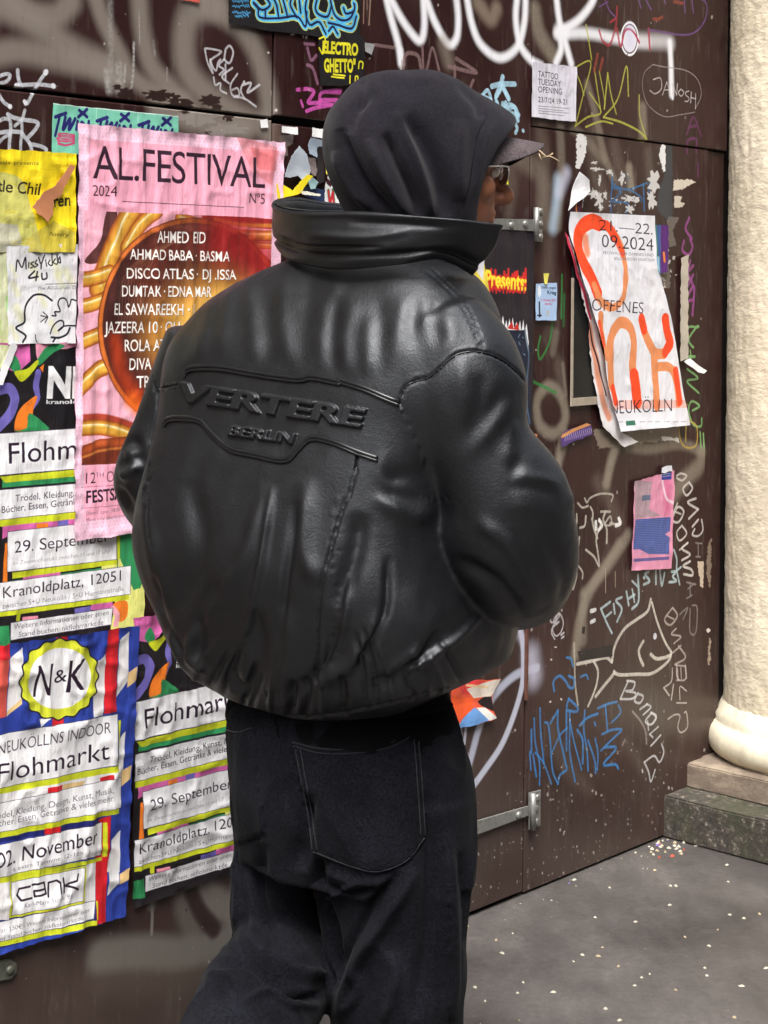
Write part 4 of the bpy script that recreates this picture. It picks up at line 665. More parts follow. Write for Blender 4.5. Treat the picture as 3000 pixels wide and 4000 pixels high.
for pts, w in ((((110, 330), (120, 240), (160, 300), (185, 220), (195, 310)), 6), (((215, 260), (215, 300)), 5), (((250, 255), (230, 270), (255, 290), (230, 305)), 5), (((275, 240), (262, 265), (285, 280), (262, 300)), 5), (((290, 220), (310, 270), (340, 200)), 6), (((310, 270), (312, 310)), 6), (((350, 240), (355, 290)), 5), (((385, 240), (370, 270), (400, 280), (400, 190)), 5), (((425, 230), (410, 260), (440, 270), (440, 200)), 5), (((460, 215), (445, 250), (466, 262), (460, 215)), 5), (((262, 330), (215, 385), (290, 375)), 7), (((285, 335), (272, 405)), 7), (((320, 350), (325, 395), (360, 385), (358, 345)), 7),
               (((398, 568), (350, 530), (300, 518), (250, 530), (200, 590), (178, 660), (178, 745), (105, 790), (185, 850), (160, 905)), 8), (((400, 690), (432, 690), (420, 660), (462, 655), (445, 600), (460, 555), (500, 550), (525, 580), (532, 620), (548, 598), (560, 560), (598, 570)), 6), (((385, 835), (405, 780), (450, 735), (490, 735), (492, 780), (450, 812), (500, 775), (592, 772)), 6), (((545, 790), (520, 840), (460, 868), (395, 865)), 8), (((330, 660), (365, 700), (310, 690)), 4), (((310, 742), (365, 700), (345, 748)), 4), (((258, 845), (262, 880), (275, 905)), 4), (((430, 868), (408, 900)), 7)):
    k.stroke(cD(pts), w, CD, 1, .1, 0 if w == 8 and len(pts) > 8 and False else 5)
k.text('The Amusement Department', cD(((285, 482),))[0], cD(((760, 470),))[0], 12, (110, 110, 114), 0); k.stroke(cD((350, 436), (600, 428)), 4, (120, 120, 124), .8); k.stroke(cD((370, 455), (600, 447)), 2, (140, 140, 144), .8)
sheet('cartoon_poster', WC, k, 'white poster with black line drawing of a smoking head', 'poster', .007, .005, 12, .8, .003, .0075)
scrap('white_paper_edge', cD, ((62, 905), (110, 930), (105, 965), (-10, 1250), (-60, 1250), (-20, 1120)), (232, 232, 234), 'white torn edge cutting diagonally across the flea market poster corner', 'paper scrap', .011, .002, .01)

# ---- black music posters at the top
def art_black(k):
    for x, y, w in ((60, 10, 180), (60, 60, 190), (60, 130, 200), (90, 165, 150)):
        for i in range(9): k.stroke(c1((x + i * w / 9, y + rr.uniform(-12, 12)), (x + (i + .7) * w / 9, y + 15 + rr.uniform(-14, 14))), 6, (70, 150, 200), .9, .3)
    outer = [((290, 40), (340, 100), (360, 190), (560, 200), (760, 180), (850, 290), (865, 130)), ((290, 30), (380, 110), (470, 60), (430, -20)), ((600, -20), (640, 110), (660, 190)), ((700, -20), (690, 60), (760, 190)), ((860, -20), (850, 120), (900, 270), (1000, 240), (1070, 370)), ((980, -20), (960, 90), (1000, 160), (1090, 180), (1130, 60)), ((1110, -20), (1160, 150), (1240, 220), (1330, 200), (1380, 90), (1370, 40)), ((1260, 90), (1290, 150), (1370, 120), (1380, 50)), ((1100, 250), (1200, 270), (1350, 310), (1400, 180)), ((1100, 340), (1150, 290), (1200, 370)), ((500, -20), (540, 60), (560, 180)), ((780, -20), (800, 140)), ((420, 120), (420, 190))]
    for w, col in ((34, (206, 216, 120)), (26, (86, 180, 226)), (9, (14, 22, 66))):
        for p in outer: k.stroke(c1(p), w, col, 1, .12)
BPm = scrap('black_music_poster', c1, ((20, -120), (1450, -120), (1440, 380), (1490, 420), (1485, 820), (1400, 925), (1010, 930), (990, 400), (700, 360), (400, 330), (200, 285), (20, 255)), (20, 18, 20), 'black poster with blue and yellow graffiti lettering reading ELECTRO GHETTO', 'poster', .004, .002, .01,
            art=lambda k: (art_black(k), [k.text(t, c1((a,))[0], c1((b,))[0], h, (222, 214, 40), .05, .12) for t, a, b, h in (('ELECTRO', (1030, 570), (1420, 600), 44), ('GHETTO"', (1055, 775), (1400, 780), 48))], [k.stroke(c1(p), 7, (222, 214, 40)) for p in (((1150, 805), (1275, 820)), ((1130, 830), (1265, 845)), ((1000, 420), (1060, 410), (1040, 580), (1000, 520)), ((1330, 820), (1325, 900)), ((1385, 880), (1390, 830), (1415, 830), (1415, 880)), ((1425, 740), (1435, 670), (1470, 680), (1465, 740)))]))
scrap('red_sticker', cA, ((1060, -40), (1170, -40), (1168, 18), (1060, 0)), (196, 90, 78), 'small red sticker corner at the top edge', 'sticker', .004, .001, .01)
scrap('grey_tape_patch', c1, ((1495, 460), (1600, 480), (1570, 595), (1490, 550)), (150, 150, 152), 'small grey tape square right of the black music poster', 'tape', .004, .001, .02)
scrap('white_sticker', c1, ((362, 1300), (440, 1285), (452, 1378), (372, 1385)), (234, 236, 236), 'small white square sticker above the pink poster corner', 'sticker', .004, .001, .0)
TT = np.array([cC((p,))[0] for p in ((262, 365), (525, 396), (520, 718), (258, 690))]); k = canvas_for(TT, 1500, (206, 204, 214))
for i in range(8): x = rr.uniform(270, 515); k.stroke(cC((x, 370), (x + 4, 710)), rr.uniform(8, 22), (232, 230, 238), .4, 1.0)
for txt, p0, p1, h in (('TATTOO', (298, 452), (415, 470), 23), ('TUESDAY', (298, 498), (430, 513), 23), ('OPENING', (298, 543), (438, 558), 23), ('23/7/24 19-21', (298, 602), (468, 618), 21)):
    p = cC((p0, p1)); k.text(txt, p[0], p[1], h, (40, 38, 44), .0)
for i in range(4): k.stroke(cC((298, 625 + i * 14), (478 - (i % 2) * 30, 640 + i * 14)), 3.4, (120, 118, 124), .75, .2, 0)
sheet('tattoo_flyer', TT, k, 'pale grey TATTOO TUESDAY OPENING flyer above the cap peak', 'flyer', .004, .002, 14, 1.0, .002, .006)

# ---- torn cluster between the pink poster and the hood
for nm, p, col, lab, cat, o in (
    ('white_label', ((235, 180), (565, 215), (560, 375), (230, 320)), (238, 238, 236), 'left one of two white labels under the black joint', 'label', .006),
    ('white_label', ((880, 215), (1215, 275), (1195, 470), (870, 410)), (240, 240, 238), 'right one of two white labels under the black joint', 'label', .006),
    ('silver_foil_scrap', ((590, 610), (740, 800), (830, 1150), (800, 1270), (650, 1350), (570, 1250), (400, 1300), (250, 1280), (330, 1080), (430, 820)), (172, 180, 190), 'crumpled silvery foil scrap left of the hood', 'foil scrap', .008),
    ('blue_grey_scrap', ((850, 430), (1180, 500), (1160, 620), (1010, 660), (1000, 860), (830, 780), (800, 600)), (148, 162, 176), 'torn blue grey paper scrap under the right white label', 'paper scrap', .005),
    ('dark_scrap', ((1000, 640), (1160, 600), (1150, 1380), (1000, 1450), (960, 1250), (1010, 1000)), (40, 34, 36), 'dark torn strip left of the yellow tape near the hood', 'paper scrap', .005),
    ('grey_scrap', ((760, 860), (960, 880), (990, 1150), (930, 1270), (820, 1180), (740, 900)), (116, 104, 104), 'grey torn scrap beside the silver foil', 'paper scrap', .006),
    ('yellow_tape', ((1165, 660), (1245, 570), (1240, 1200), (1160, 1230)), (236, 220, 90), 'upright yellow tape strip left of the hood', 'tape', .009),
    ('yellow_tape', ((70, 1440), (140, 1380), (420, 1580), (740, 1230), (850, 1260), (600, 1640), (90, 1770)), (240, 214, 40), 'yellow tape triangle above the jacket collar', 'tape', .012),
    ('navy_scrap', ((600, 1560), (760, 1480), (1150, 1560), (1150, 1850), (900, 1760), (640, 1660)), (36, 52, 86), 'dark blue torn scrap above the collar', 'paper scrap', .006),
    ('glass_green_scrap', ((740, 1380), (860, 1290), (970, 1400), (900, 1540), (800, 1550)), (140, 170, 172), 'small pale green scrap near the yellow tape triangle', 'paper scrap', .011),
    ('white_strip', ((590, 1590), (720, 1590), (1030, 1660), (1010, 1700), (640, 1660)), (232, 230, 214), 'narrow white strip lying just above the collar', 'paper scrap', .012)):
    scrap(nm, c2, p, col, lab, cat, o, .004, .04)
scrap('red_letter_sticker', c2, ((1150, 1460), (1240, 1150), (1390, 1180), (1430, 1380), (1560, 1620), (1480, 1980), (1140, 2050)), (226, 228, 226), 'white sticker with a red zigzag letter beside the hood', 'sticker', .008, .003, .03,
      art=lambda k: (k.poly(c2(((1200, 1200), (1380, 1170), (1420, 1380), (1300, 1400))), (236, 206, 110)), k.poly(c2(((1160, 1280), (1320, 1420), (1270, 1500), (1170, 1420))), (60, 26, 34)), k.stroke(c2(((1225, 1580), (1280, 1900))), 16, (50, 120, 80), 1, .2), k.stroke(c2(((1330, 1560), (1365, 1960))), 14, (50, 120, 80), 1, .2), k.stroke(c2(((1225, 1580), (1270, 1900), (1325, 1600), (1360, 1950))), 10, (206, 30, 50), 1, .1, 0)))

# ---- right hand posters
OF_C = cH((512, 212), (1052, 238), (1292, 1592), (822, 1632))
def of_sheet():
    rows = [((512, 212), (1052, 238)), ((506, 340), (1064, 400)), ((535, 470), (1070, 560)), ((575, 620), (1100, 660)), ((620, 770), (1135, 800)), ((668, 930), (1180, 970)), ((715, 1130), (1210, 1150)), ((745, 1330), (1240, 1340)), ((790, 1500), (1272, 1490)), ((822, 1632), (1292, 1592))]
    L = smooth(np.array([a for a, b in rows]), 6); R = smooth(np.array([b for a, b in rows]), 6); nc = 46
    u = np.linspace(0, 1, nc)[None, :, None]; G = wall_st(cH((1 - u) * L[:, None] + u * R[:, None])).reshape(len(L), nc, 2); return G
G = of_sheet(); nr, nc = G.shape[:2]
st = G.reshape(-1, 2); k = Canvas(st[:, 0].min() - .01, st[:, 0].max() + .01, st[:, 1].min() - .01, st[:, 1].max() + .01, 1400, (224, 224, 230))
RO, SA = (238, 74, 34), (226, 142, 92)
h2_ = lambda *p: cH(p)
k.stroke(h2_((760, 300), (840, 430), (868, 600), (850, 770), (780, 830), (720, 800)), 30, SA, 1, .05); k.stroke(h2_((790, 340), (850, 480)), 32, RO, .9, .4)
k.stroke(h2_((700, 290), (640, 275), (575, 330), (560, 440), (590, 540), (640, 640), (680, 740)), 60, RO, 1, .05); k.stroke(h2_((700, 290), (760, 310), (800, 380)), 40, RO, 1, .05); k.stroke(h2_((605, 380), (620, 480)), 34, (240, 130, 90), .8, .5); k.stroke(h2_((660, 690), (700, 790), (760, 830)), 36, SA, .9, .3)
k.stroke(h2_((700, 880), (705, 1000), (735, 1150)), 34, SA, 1, .1); k.stroke(h2_((690, 930), (715, 1070)), 26, RO, .9, .3)
k.stroke(h2_((770, 1330), (762, 1150), (770, 1020), (830, 930), (900, 960), (925, 1070), (915, 1200), (930, 1330)), 46, SA, 1, .05); k.stroke(h2_((925, 1270), (945, 1440)), 56, RO, 1, .1); k.stroke(h2_((780, 1350), (800, 1440)), 34, RO, 1, .1)
k.stroke(h2_((980, 910), (1000, 1000), (1060, 1120), (1120, 1130)), 42, SA, 1, .05); k.stroke(h2_((975, 905), (992, 970)), 46, RO, 1, .1); k.stroke(h2_((1128, 905), (1140, 980), (1160, 1060), (1130, 1120)), 46, RO, 1, .1)
k.stroke(h2_((1060, 1130), (1065, 1250), (1075, 1470)), 46, SA, 1, .05); k.stroke(h2_((1070, 1215), (1160, 1220), (1200, 1310), (1215, 1450)), 36, SA, 1, .05); k.stroke(h2_((1195, 1240), (1225, 1440)), 34, RO, .95, .2); k.poly(h2_((765, 1430), (1265, 1430), (1270, 1480), (790, 1490)), RO, .25)
k.text('21.—22.', cH(((700, 332),))[0], cH(((1045, 360),))[0], 42, INK, -.01); k.text('09.2024', cH(((716, 440),))[0], cH(((1048, 466),))[0], 50, INK, -.01)
k.text('FESTIVAL FÜR OFFENES UND', cH(((725, 486),))[0], cH(((1050, 502),))[0], 11, (110, 110, 120), 0); k.text('SOLIDARISCHES NEUKÖLLN', cH(((795, 524),))[0], cH(((1055, 532),))[0], 11, (110, 110, 120), 0)
k.text('OFFENES', cH(((640, 850),))[0], cH(((988, 872),))[0], 46, INK, -.012); k.text('NEUKÖLLN', cH(((756, 1520),))[0], cH(((1172, 1502),))[0], 52, INK, -.012)
k.poly(h2_((860, 1565), (925, 1560), (928, 1590), (862, 1595)), (50, 110, 90)); [k.stroke(h2_((x, 1570), (x + 30, 1568)), 5, (150, 150, 160), .6, .3) for x in (810, 960, 1010, 1060, 1120, 1180, 1230)]
z = .014 + crumple(nr, nc, .009, .005, 61, 1.0, .004); uu = np.linspace(0, 1, nc)[None]; vv = np.linspace(0, 1, nr)[:, None]
z += .030 * np.clip(vv - .25, 0, 1) ** 1.5 * (1 - uu) ** 1.5 + .012 * np.sin(vv * 5.0 + uu * 1.5) * (1 - uu) * vv
V = WP(st[:, 0], st[:, 1], z.ravel()); o = mesh_obj('neukoelln_festival_poster', V, grid_faces(nr, nc), print_mat('neukoelln_festival_print', k.image('neukoelln_festival_print')), None, True, uv_of(st, k)); c_ = V.mean(0); o.data.transform(Matrix.Translation(-Vector(c_))); o.location = c_
tag(o, 'white poster with orange brush letters reading OFFENES NEUKÖLLN, hanging askew', 'poster')
scrap('sheet_behind', cH, ((492, 345), (515, 380), (600, 640), (690, 900), (745, 1150), (775, 1330), (820, 1500), (860, 1640), (970, 1700), (880, 1735), (735, 1600), (700, 1400), (660, 1150), (640, 900), (575, 640), (530, 500)), (226, 222, 222), 'white and salmon sheet curling out behind the orange lettered poster', 'poster', .006, .005, .02,
      art=lambda k: (k.stroke(cH(((490, 330), (530, 480), (600, 690), (660, 900))), 16, (210, 50, 80), .9, .2), k.stroke(cH(((650, 950), (690, 1150), (730, 1400), (780, 1540))), 34, (214, 140, 110), .9, .4), k.stroke(cH(((640, 900), (680, 1080), (760, 1400))), 9, (40, 20, 28), .9, .3)))
scrap('green_purple_sticker', cH, ((1062, 320), (1068, 295), (1168, 300), (1165, 600), (1110, 612), (1095, 560)), (64, 92, 150), 'sticker with green, blue and purple stripes right of the date', 'sticker', .005, .002, .02, art=lambda k: (k.poly(cH(((1060, 290), (1090, 290), (1110, 610), (1080, 600))), (70, 130, 110)), k.poly(cH(((1120, 290), (1175, 290), (1170, 610), (1120, 610))), (84, 36, 110)), k.stroke(cH(((1140, 480), (1145, 530))), 14, (226, 130, 60), 1, .2), k.poly(cH(((1070, 500), (1112, 500), (1112, 615), (1080, 600))), (150, 190, 210))))
scrap('white_triangle', c4, ((265, 530), (370, 620), (390, 740), (330, 800), (125, 950), (190, 740)), (236, 238, 246), 'white folded paper triangle above the orange lettered poster', 'paper scrap', .010, .006, .0)
scrap('striped_scrap', c4, ((190, 900), (330, 820), (320, 960), (190, 965)), (70, 24, 48), 'dark purple scrap with orange stripe below the white triangle', 'paper scrap', .005, .002, .03, art=lambda k: k.stroke(c4(((265, 860), (265, 950))), 9, (220, 130, 40), 1, .2))
scrap('masking_tape', cH, ((1252, 512), (1300, 488), (1296, 1160), (1248, 1180)), (178, 170, 156), 'long beige tape strip beside the orange lettered poster', 'tape', .005, .002, .006)
scrap('paper_curl', cH, ((1248, 1180), (1290, 1160), (1390, 1240), (1375, 1258), (1345, 1250)), (236, 236, 236), 'white curl of paper at the foot of the beige tape', 'paper scrap', .012, .006, .0)
scrap('yellow_sticker', c3, ((680, 1118), (768, 1130), (765, 1250), (740, 1300), (675, 1180)), (230, 220, 50), 'small yellow sticker right in front of the nose', 'sticker', .004, .001, .0, art=lambda k: k.stroke(c3(((705, 1230), (745, 1175))), 4, (40, 40, 30), 1, .1))
scrap('hello_sticker', cH, ((95, 355), (240, 362), (238, 398), (92, 394)), (28, 30, 84), 'small dark blue HELLO sticker under the upper hinge', 'sticker', .004, .001, .0, art=lambda k: k.text('HELLO', cH(((130, 392),))[0], cH(((208, 395),))[0], 12, (220, 224, 240), .02))
def art_pres(k):
    for i in range(20): x = 970 + i * 14; k.stroke(cM(((x, 210), (x + 3, 110 + rr.uniform(-30, 40) - (40 if i < 3 else 0)))), 14, (206, 40, 40), 1, .2)
    for w, col, oy in ((.06, (206, 40, 40), 14), (.045, (240, 190, 40), 0), (.01, (250, 226, 60), -2)): k.text('Presents:', cM(((975, 195 + oy),))[0], cM(((1240, 222 + oy),))[0], 62, col, w, 0)
    for i in range(12): x = 980 + i * 22; k.stroke(cM(((x, 200), (x + 2, 215 + rr.uniform(10, 25)))), 9, (206, 40, 40), 1, .3)
    k.poly(cM(((890, 0), (960, 0), (1020, 330), (900, 300))), (226, 206, 80)); k.poly(cM(((900, -10), (970, 20), (960, 160), (900, 60))), (214, 214, 220))
    sp_ = [(1000, 300), (1030, 340)]
    for i in range(10): sp_ += [(1045 + i * 22, 400 - (i % 3) * 12 + i * 4), (1055 + i * 22, 450 + i * 5)]
    k.poly(cM(sp_ + [(1260, 560), (1255, 620), (1180, 480), (1080, 480)]), (236, 236, 238)); k.poly(cM(((1120, 470), (1150, 420), (1160, 470), (1185, 430), (1195, 480))), (206, 50, 44)); k.poly(cM(((1080, 480), (1230, 480), (1255, 620), (1270, 1100), (1000, 1100), (1000, 480))), (26, 34, 52))
    k.stroke(cM(((1235, 480), (1258, 640), (1245, 900), (1260, 1080))), 8, (84, 106, 130), .8, .4)
    for i in range(16): x, y = rr.uniform(1110, 1230), rr.uniform(490, 760); k.stroke(cM(((x, y), (x + rr.uniform(-12, 12), y + rr.uniform(5, 30)))), 3, (150, 170, 190), .8, .3)
scrap('presents_poster', cM, ((860, -60), (900, -180), (1290, -160), (1290, 200), (1285, 560), (1288, 800), (1275, 1090), (1240, 1120), (1000, 1100), (900, 400)), (38, 32, 38), 'black poster with flaming yellow Presents: lettering behind the right shoulder', 'poster', .005, .003, .012, art=art_pres)
KR = np.array([cM((p,))[0] for p in ((1308, 178), (1447, 176), (1443, 416), (1305, 418))]); k = canvas_for(KR, 1600, (168, 194, 226))
k.text('Demo gegen', cM(((1345, 210),))[0], cM(((1438, 213),))[0], 9, (30, 40, 60), .01); k.text('Krieg', cM(((1383, 246),))[0], cM(((1440, 250),))[0], 14, (20, 30, 50), .02); k.text('3. Oktober 2024', cM(((1340, 292),))[0], cM(((1436, 294),))[0], 9, (190, 60, 90), .01); k.text('Berlin', cM(((1368, 316),))[0], cM(((1410, 318),))[0], 9, (190, 60, 90), .01)
k.stroke(cM(((1333, 300), (1330, 395))), 5, (20, 24, 40), 1, .1); k.stroke(cM(((1330, 300), (1333, 390))), 9, (20, 24, 40), .8, .4); k.stroke(cM(((1320, 385), (1345, 385))), 6, (20, 24, 40)); k.poly(cM(((1330, 190), (1345, 230), (1330, 270), (1318, 220))), (230, 236, 244), .9, 3); k.stroke(cM(((1385, 360), (1385, 380))), 12, (190, 184, 160), .8, .3)
sheet('blue_flyer', KR, k, 'small light blue anti war flyer hanging from a yellow tape bit', 'flyer', .004, .0015, 70, 1, .001, .006)
scrap('yellow_tape_bit', cM, ((1353, 112), (1388, 112), (1375, 182), (1360, 182)), (226, 214, 100), 'short yellow tape bit holding the light blue flyer', 'tape', .007, .001, .0)
scrap('purple_sticker', cH, ((475, 1675), (500, 1635), (640, 1580), (670, 1590), (682, 1650), (480, 1735)), (84, 60, 118), 'torn purple sticker with orange edge right of the elbow', 'sticker', .004, .001, .02, art=lambda k: (k.stroke(cH(((485, 1665), (560, 1625), (670, 1580))), 14, (216, 150, 80), .9, .5), [k.stroke(cH(((x, 1700 - (x - 490) * .3), (x + 8, 1660 - (x - 490) * .3))), 3, (200, 190, 220), .8, .3) for x in range(500, 670, 13)]))
scrap('orange_sticker_bits', cM, ((1295, 1150), (1320, 1155), (1318, 1230), (1296, 1240)), (206, 130, 70), 'torn orange sticker remains beside the sleeve', 'sticker', .003, .001, .08)
PK = np.array([cI((p,))[0] for p in ((785, 300), (1045, 225), (1027, 862), (766, 876))]); k = canvas_for(PK, 1500, (214, 142, 168))
k.poly(cI(((785, 290), (900, 300), (880, 480), (960, 520), (790, 540))), (160, 142, 148), .85); k.stroke(cI(((1000, 280), (1000, 480))), 46, (206, 92, 140), .6, 1.0); k.stroke(cI(((960, 250), (990, 400), (1040, 440))), 12, (232, 214, 222), .8, .5)
k.poly(cI(((790, 545), (1022, 530), (1018, 620), (985, 640), (1015, 660), (1010, 770), (880, 770), (820, 738), (780, 740))), (60, 84, 146))
for i in range(20): y = 552 + i * 11.5; k.stroke(cI(((792, y), (1012, y - 8))), 2.0, (150, 130, 176), .6, .2, 0)
k.poly(cI(((780, 800), (1012, 785), (1012, 805), (780, 820))), (86, 80, 140), .9); k.poly(cI(((835, 390), (890, 385), (888, 420), (835, 425))), (96, 106, 130)); k.poly(cI(((960, 235), (1028, 220), (1026, 285), (962, 290))), (44, 56, 140))
for i in range(3): k.stroke(cI(((968, 240 + 14 * i), (1020, 232 + 14 * i))), 3, (190, 190, 214), .8, .2)
sheet('pink_flyer', PK, k, 'pink flyer with a dense block of blue text below the orange lettered poster', 'flyer', .003, .003, 77, .8, .003, .006)
scrap('white_paper_crest', cI, ((960, 210), (1020, 195), (1026, 232), (958, 242)), (214, 216, 224), 'white torn paper crest on top of the pink flyer', 'paper scrap', .006, .002, .12)
scrap('torn_poster_corner', cJ, ((-60, 355), (60, 350), (200, 345), (170, 400), (155, 440), (160, 520), (175, 555), (150, 570), (60, 595), (-60, 625)), (226, 90, 60), 'torn red, black and blue poster corner below the jacket hem', 'poster', .004, .006, .05,
      art=lambda k: (k.poly(cJ(((-60, 340), (80, 350), (120, 360), (60, 430), (0, 430))), (222, 64, 64)), k.poly(cJ(((-60, 440), (60, 450), (40, 520), (0, 560), (-60, 560))), (232, 90, 44)), k.poly(cJ(((80, 470), (150, 420), (160, 520), (100, 490))), (34, 28, 28)), k.poly(cJ(((0, 560), (60, 500), (160, 560), (60, 600), (-60, 630))), (110, 160, 220)), k.poly(cJ(((20, 400), (160, 350), (210, 345), (150, 440), (60, 450))), (226, 214, 200)), k.poly(cJ(((70, 500), (120, 500), (180, 555), (140, 570))), (232, 232, 226)), k.stroke(cJ(((20, 380), (130, 390))), 10, (230, 200, 150), .9, .4)))
# empty poster case: dark board in a thin pale frame
case_m = plain('case_board', (22, 24, 24), .35, 0, .5, 14, .2)
case = slab('poster_case', cH((553, 560), (720, 560), (730, 1420), (540, 1420)), .0015, .002, case_m); tag(case, 'dark empty poster case with thin pale frame left of the askew poster', 'poster case')
fr = plain('pale_metal_frame', (168, 156, 140), .5, .2, .15)
slab('frame', cH((545, 640), (556, 640), (549, 1420), (537, 1420)), .0035, .004, fr, case); slab('frame', cH((537, 1420), (745, 1405), (745, 1455), (537, 1472)), .0035, .004, fr, case)

# ================================================================== PAVEMENT, COLUMN, FACADE
def pavement_mat():
    m, nt, b = mat('mastic_asphalt'); n1 = nnoise(nt, 1.6, 5, .6); n2 = nnoise(nt, 180, 3, .7); n3 = nnoise(nt, 7, 7, .72, stretch=(1, .4, 1))
    r = ramp(nt, n1.outputs[0], [(.3, lin((70, 66, 64))), (.7, lin((104, 99, 96)))]); r3 = ramp(nt, n3.outputs[0], [(.32, .62), (.68, 1.15)])
    col = mix(nt, 1.0, r.outputs[0], r3.outputs[0], 'MULTIPLY'); r2 = ramp(nt, n2.outputs[0], [(.3, .8), (.7, 1.15)]); col = mix(nt, .7, col, r2.outputs[0], 'MULTIPLY')
    vo = nt.nodes.new('ShaderNodeTexVoronoi'); tc = nt.nodes.new('ShaderNodeTexCoord'); nt.links.new(tc.outputs['Object'], vo.inputs['Vector']); vo.inputs['Scale'].default_value = 26
    sp = ramp(nt, vo.outputs['Distance'], [(.075, 1.0), (.10, 0.0)]); wn_ = nt.nodes.new('ShaderNodeTexWhiteNoise'); nt.links.new(vo.outputs['Position'], wn_.inputs['Vector']); th = ramp(nt, wn_.outputs['Value'], [(.86, 0.0), (.88, .2)])
    ml = nt.nodes.new('ShaderNodeMath'); ml.operation = 'MULTIPLY'; nt.links.new(sp.outputs[0], ml.inputs[0]); nt.links.new(th.outputs[0], ml.inputs[1])
    nt.links.new(mix(nt, ml.outputs[0], col, lin((176, 170, 158))), b.inputs['Base Color'])
    rg = ramp(nt, n1.outputs[0], [(.35, .42), (.65, .62)]); nt.links.new(rg.outputs[0], b.inputs['Roughness']); b.inputs['Specular IOR Level'].default_value = .4
    n7 = nnoise(nt, 55, 5, .8); r7 = ramp(nt, n7.outputs[0], [(.35, .78), (.65, 1.16)]); old = b.inputs['Base Color'].links[0].from_socket; nt.links.new(mix(nt, .8, old, r7.outputs[0], 'MULTIPLY'), b.inputs['Base Color'])
    b7 = bump(nt, b, n7.outputs[0], .5, .004); bump(nt, b, n2.outputs[0], .3, .002, b7); return m
V = [(-60, -60, 0), (60, -60, 0), (60, 60, 0), (-60, 60, 0)]
o = mesh_obj('pavement', V, [(0, 1, 2, 3)], pavement_mat(), None, False); tag(o, kind='structure', label='grey mastic asphalt pavement with chewing gum spots')
# render of the column: rough cast
def rough_mat():
    m, nt, b = mat('roughcast'); n = nnoise(nt, 44, 5, .6, stretch=(1, 1, 1.8)); n2 = nnoise(nt, 3, 3, .5)
    c = ramp(nt, n2.outputs[0], [(.3, lin((226, 212, 184))), (.7, lin((238, 226, 202)))]); c2_ = ramp(nt, n.outputs[0], [(.2, .80), (.5, 1.0)])
    n3 = nnoise(nt, 5, 6, .7, stretch=(1, 1, .25)); g3 = ramp(nt, n3.outputs[0], [(.35, .80), (.6, 1.0)]); nt.links.new(mix(nt, 1.0, mix(nt, .6, c.outputs[0], c2_.outputs[0], 'MULTIPLY'), g3.outputs[0], 'MULTIPLY'), b.inputs['Base Color']); b.inputs['Roughness'].default_value = .9; b.inputs['Specular IOR Level'].default_value = .2
    bump(nt, b, n.outputs[0], .5, .007); return m
sm_m = plain('smooth_render', (226, 214, 190), .9, 0, .26, 9, .6, .006, .1, (1, 1, .6))
def plinth_mat():
    m, nt, b = mat('dirty_plinth'); geo = nt.nodes.new('ShaderNodeNewGeometry'); sx = nt.nodes.new('ShaderNodeSeparateXYZ'); nt.links.new(geo.outputs['Normal'], sx.inputs[0])
    n = nnoise(nt, 9, 6, .7, stretch=(1, 1, 2.5)); n2 = nnoise(nt, 46, 4, .7, stretch=(1, 1, .6))
    side = ramp(nt, n.outputs[0], [(.3, lin((92, 80, 70))), (.5, lin((126, 112, 98))), (.62, lin((154, 140, 122)))])
    nt.links.new(side.outputs[0], b.inputs['Base Color']); b.inputs['Roughness'].default_value = .85; bump(nt, b, n2.outputs[0], .5, .005); return m
def granite_mat():
    m, nt, b = mat('mossy_granite'); n = nnoise(nt, 48, 5, .8); n2 = nnoise(nt, 5, 3, .6)
    c = ramp(nt, n.outputs[0], [(.35, lin((40, 38, 34))), (.55, lin((74, 68, 62))), (.62, lin((112, 104, 94))), (.70, lin((206, 196, 180)))]); gr = ramp(nt, n2.outputs[0], [(.45, 0.0), (.6, .55)])
    nt.links.new(mix(nt, gr.outputs[0], c.outputs[0], lin((62, 66, 44))), b.inputs['Base Color']); b.inputs['Roughness'].default_value = .8; bump(nt, b, n.outputs[0], .6, .006); return m
# column centre from its left outline and the wall
s_low = wall_st(np.array([[2600., 3150.]]))[0, 0]; s_up = wall_st(np.array([[2690., 3030.]]))[0, 0]
RC = .265; _u = (2843. - PX) / F_PX; _s = s_up + .345; _b = WP(_s, 0., 0.)          # stands on its plinth, left outline as seen
_o = (RC * math.sqrt(1 + _u * _u) - (_b[0] - _u * _b[1])) / (WN[0] - _u * WN[1]); CXC, CYC = float(_b[0] + _o * WN[0]), float(_b[1] + _o * WN[1])
pcol = empty('column', (CXC, CYC, 0)); tag(pcol, 'cream roughcast round column with moulded base on stepped plinth', 'column')
def lathe(name, prof, m, parent, n=96, a0=0, a1=2 * math.pi, jit=0, cx=CXC, cy=CYC):
    a = np.linspace(a0, a1, n, endpoint=False); V = []
    for r, z in prof:
        V.append(np.stack([cx + r * np.cos(a), cy + r * np.sin(a), np.full(n, z)], -1))
    return mesh_obj(name, np.vstack(V), grid_faces(len(prof), n, True), m, parent)
def z_at(x, y, Y): return float(at(x, y, Y)[2])
ZU = z_at(2695, 2980, wall_st(np.array([[2695., 2980.]]))[0, 0] / NRM); ZL = z_at(2602, 3108, wall_st(np.array([[2602., 3108.]]))[0, 0] / NRM)
T0z = ZU; T1z = T0z + .155
prof = [(.29, T0z - .002), (RC + .02, T0z + .001)] + [(RC + .012 + (.038 * math.sin(t)), T0z + .052 - .050 * math.cos(t)) for t in np.linspace(.15, 2.6, 14)] + [(RC + .026, T0z + .100), (RC + .024, T0z + .103), (RC + .026, T0z + .118), (RC + .016, T0z + .130), (RC + .006, T0z + .150), (RC - .01, T0z + .164)]
lathe('base_moulding', prof, sm_m, pcol)
nz, na = 240, 220; zz = np.linspace(T1z, 3.1, nz); aa = np.linspace(0, 2 * np.pi, na, endpoint=False)
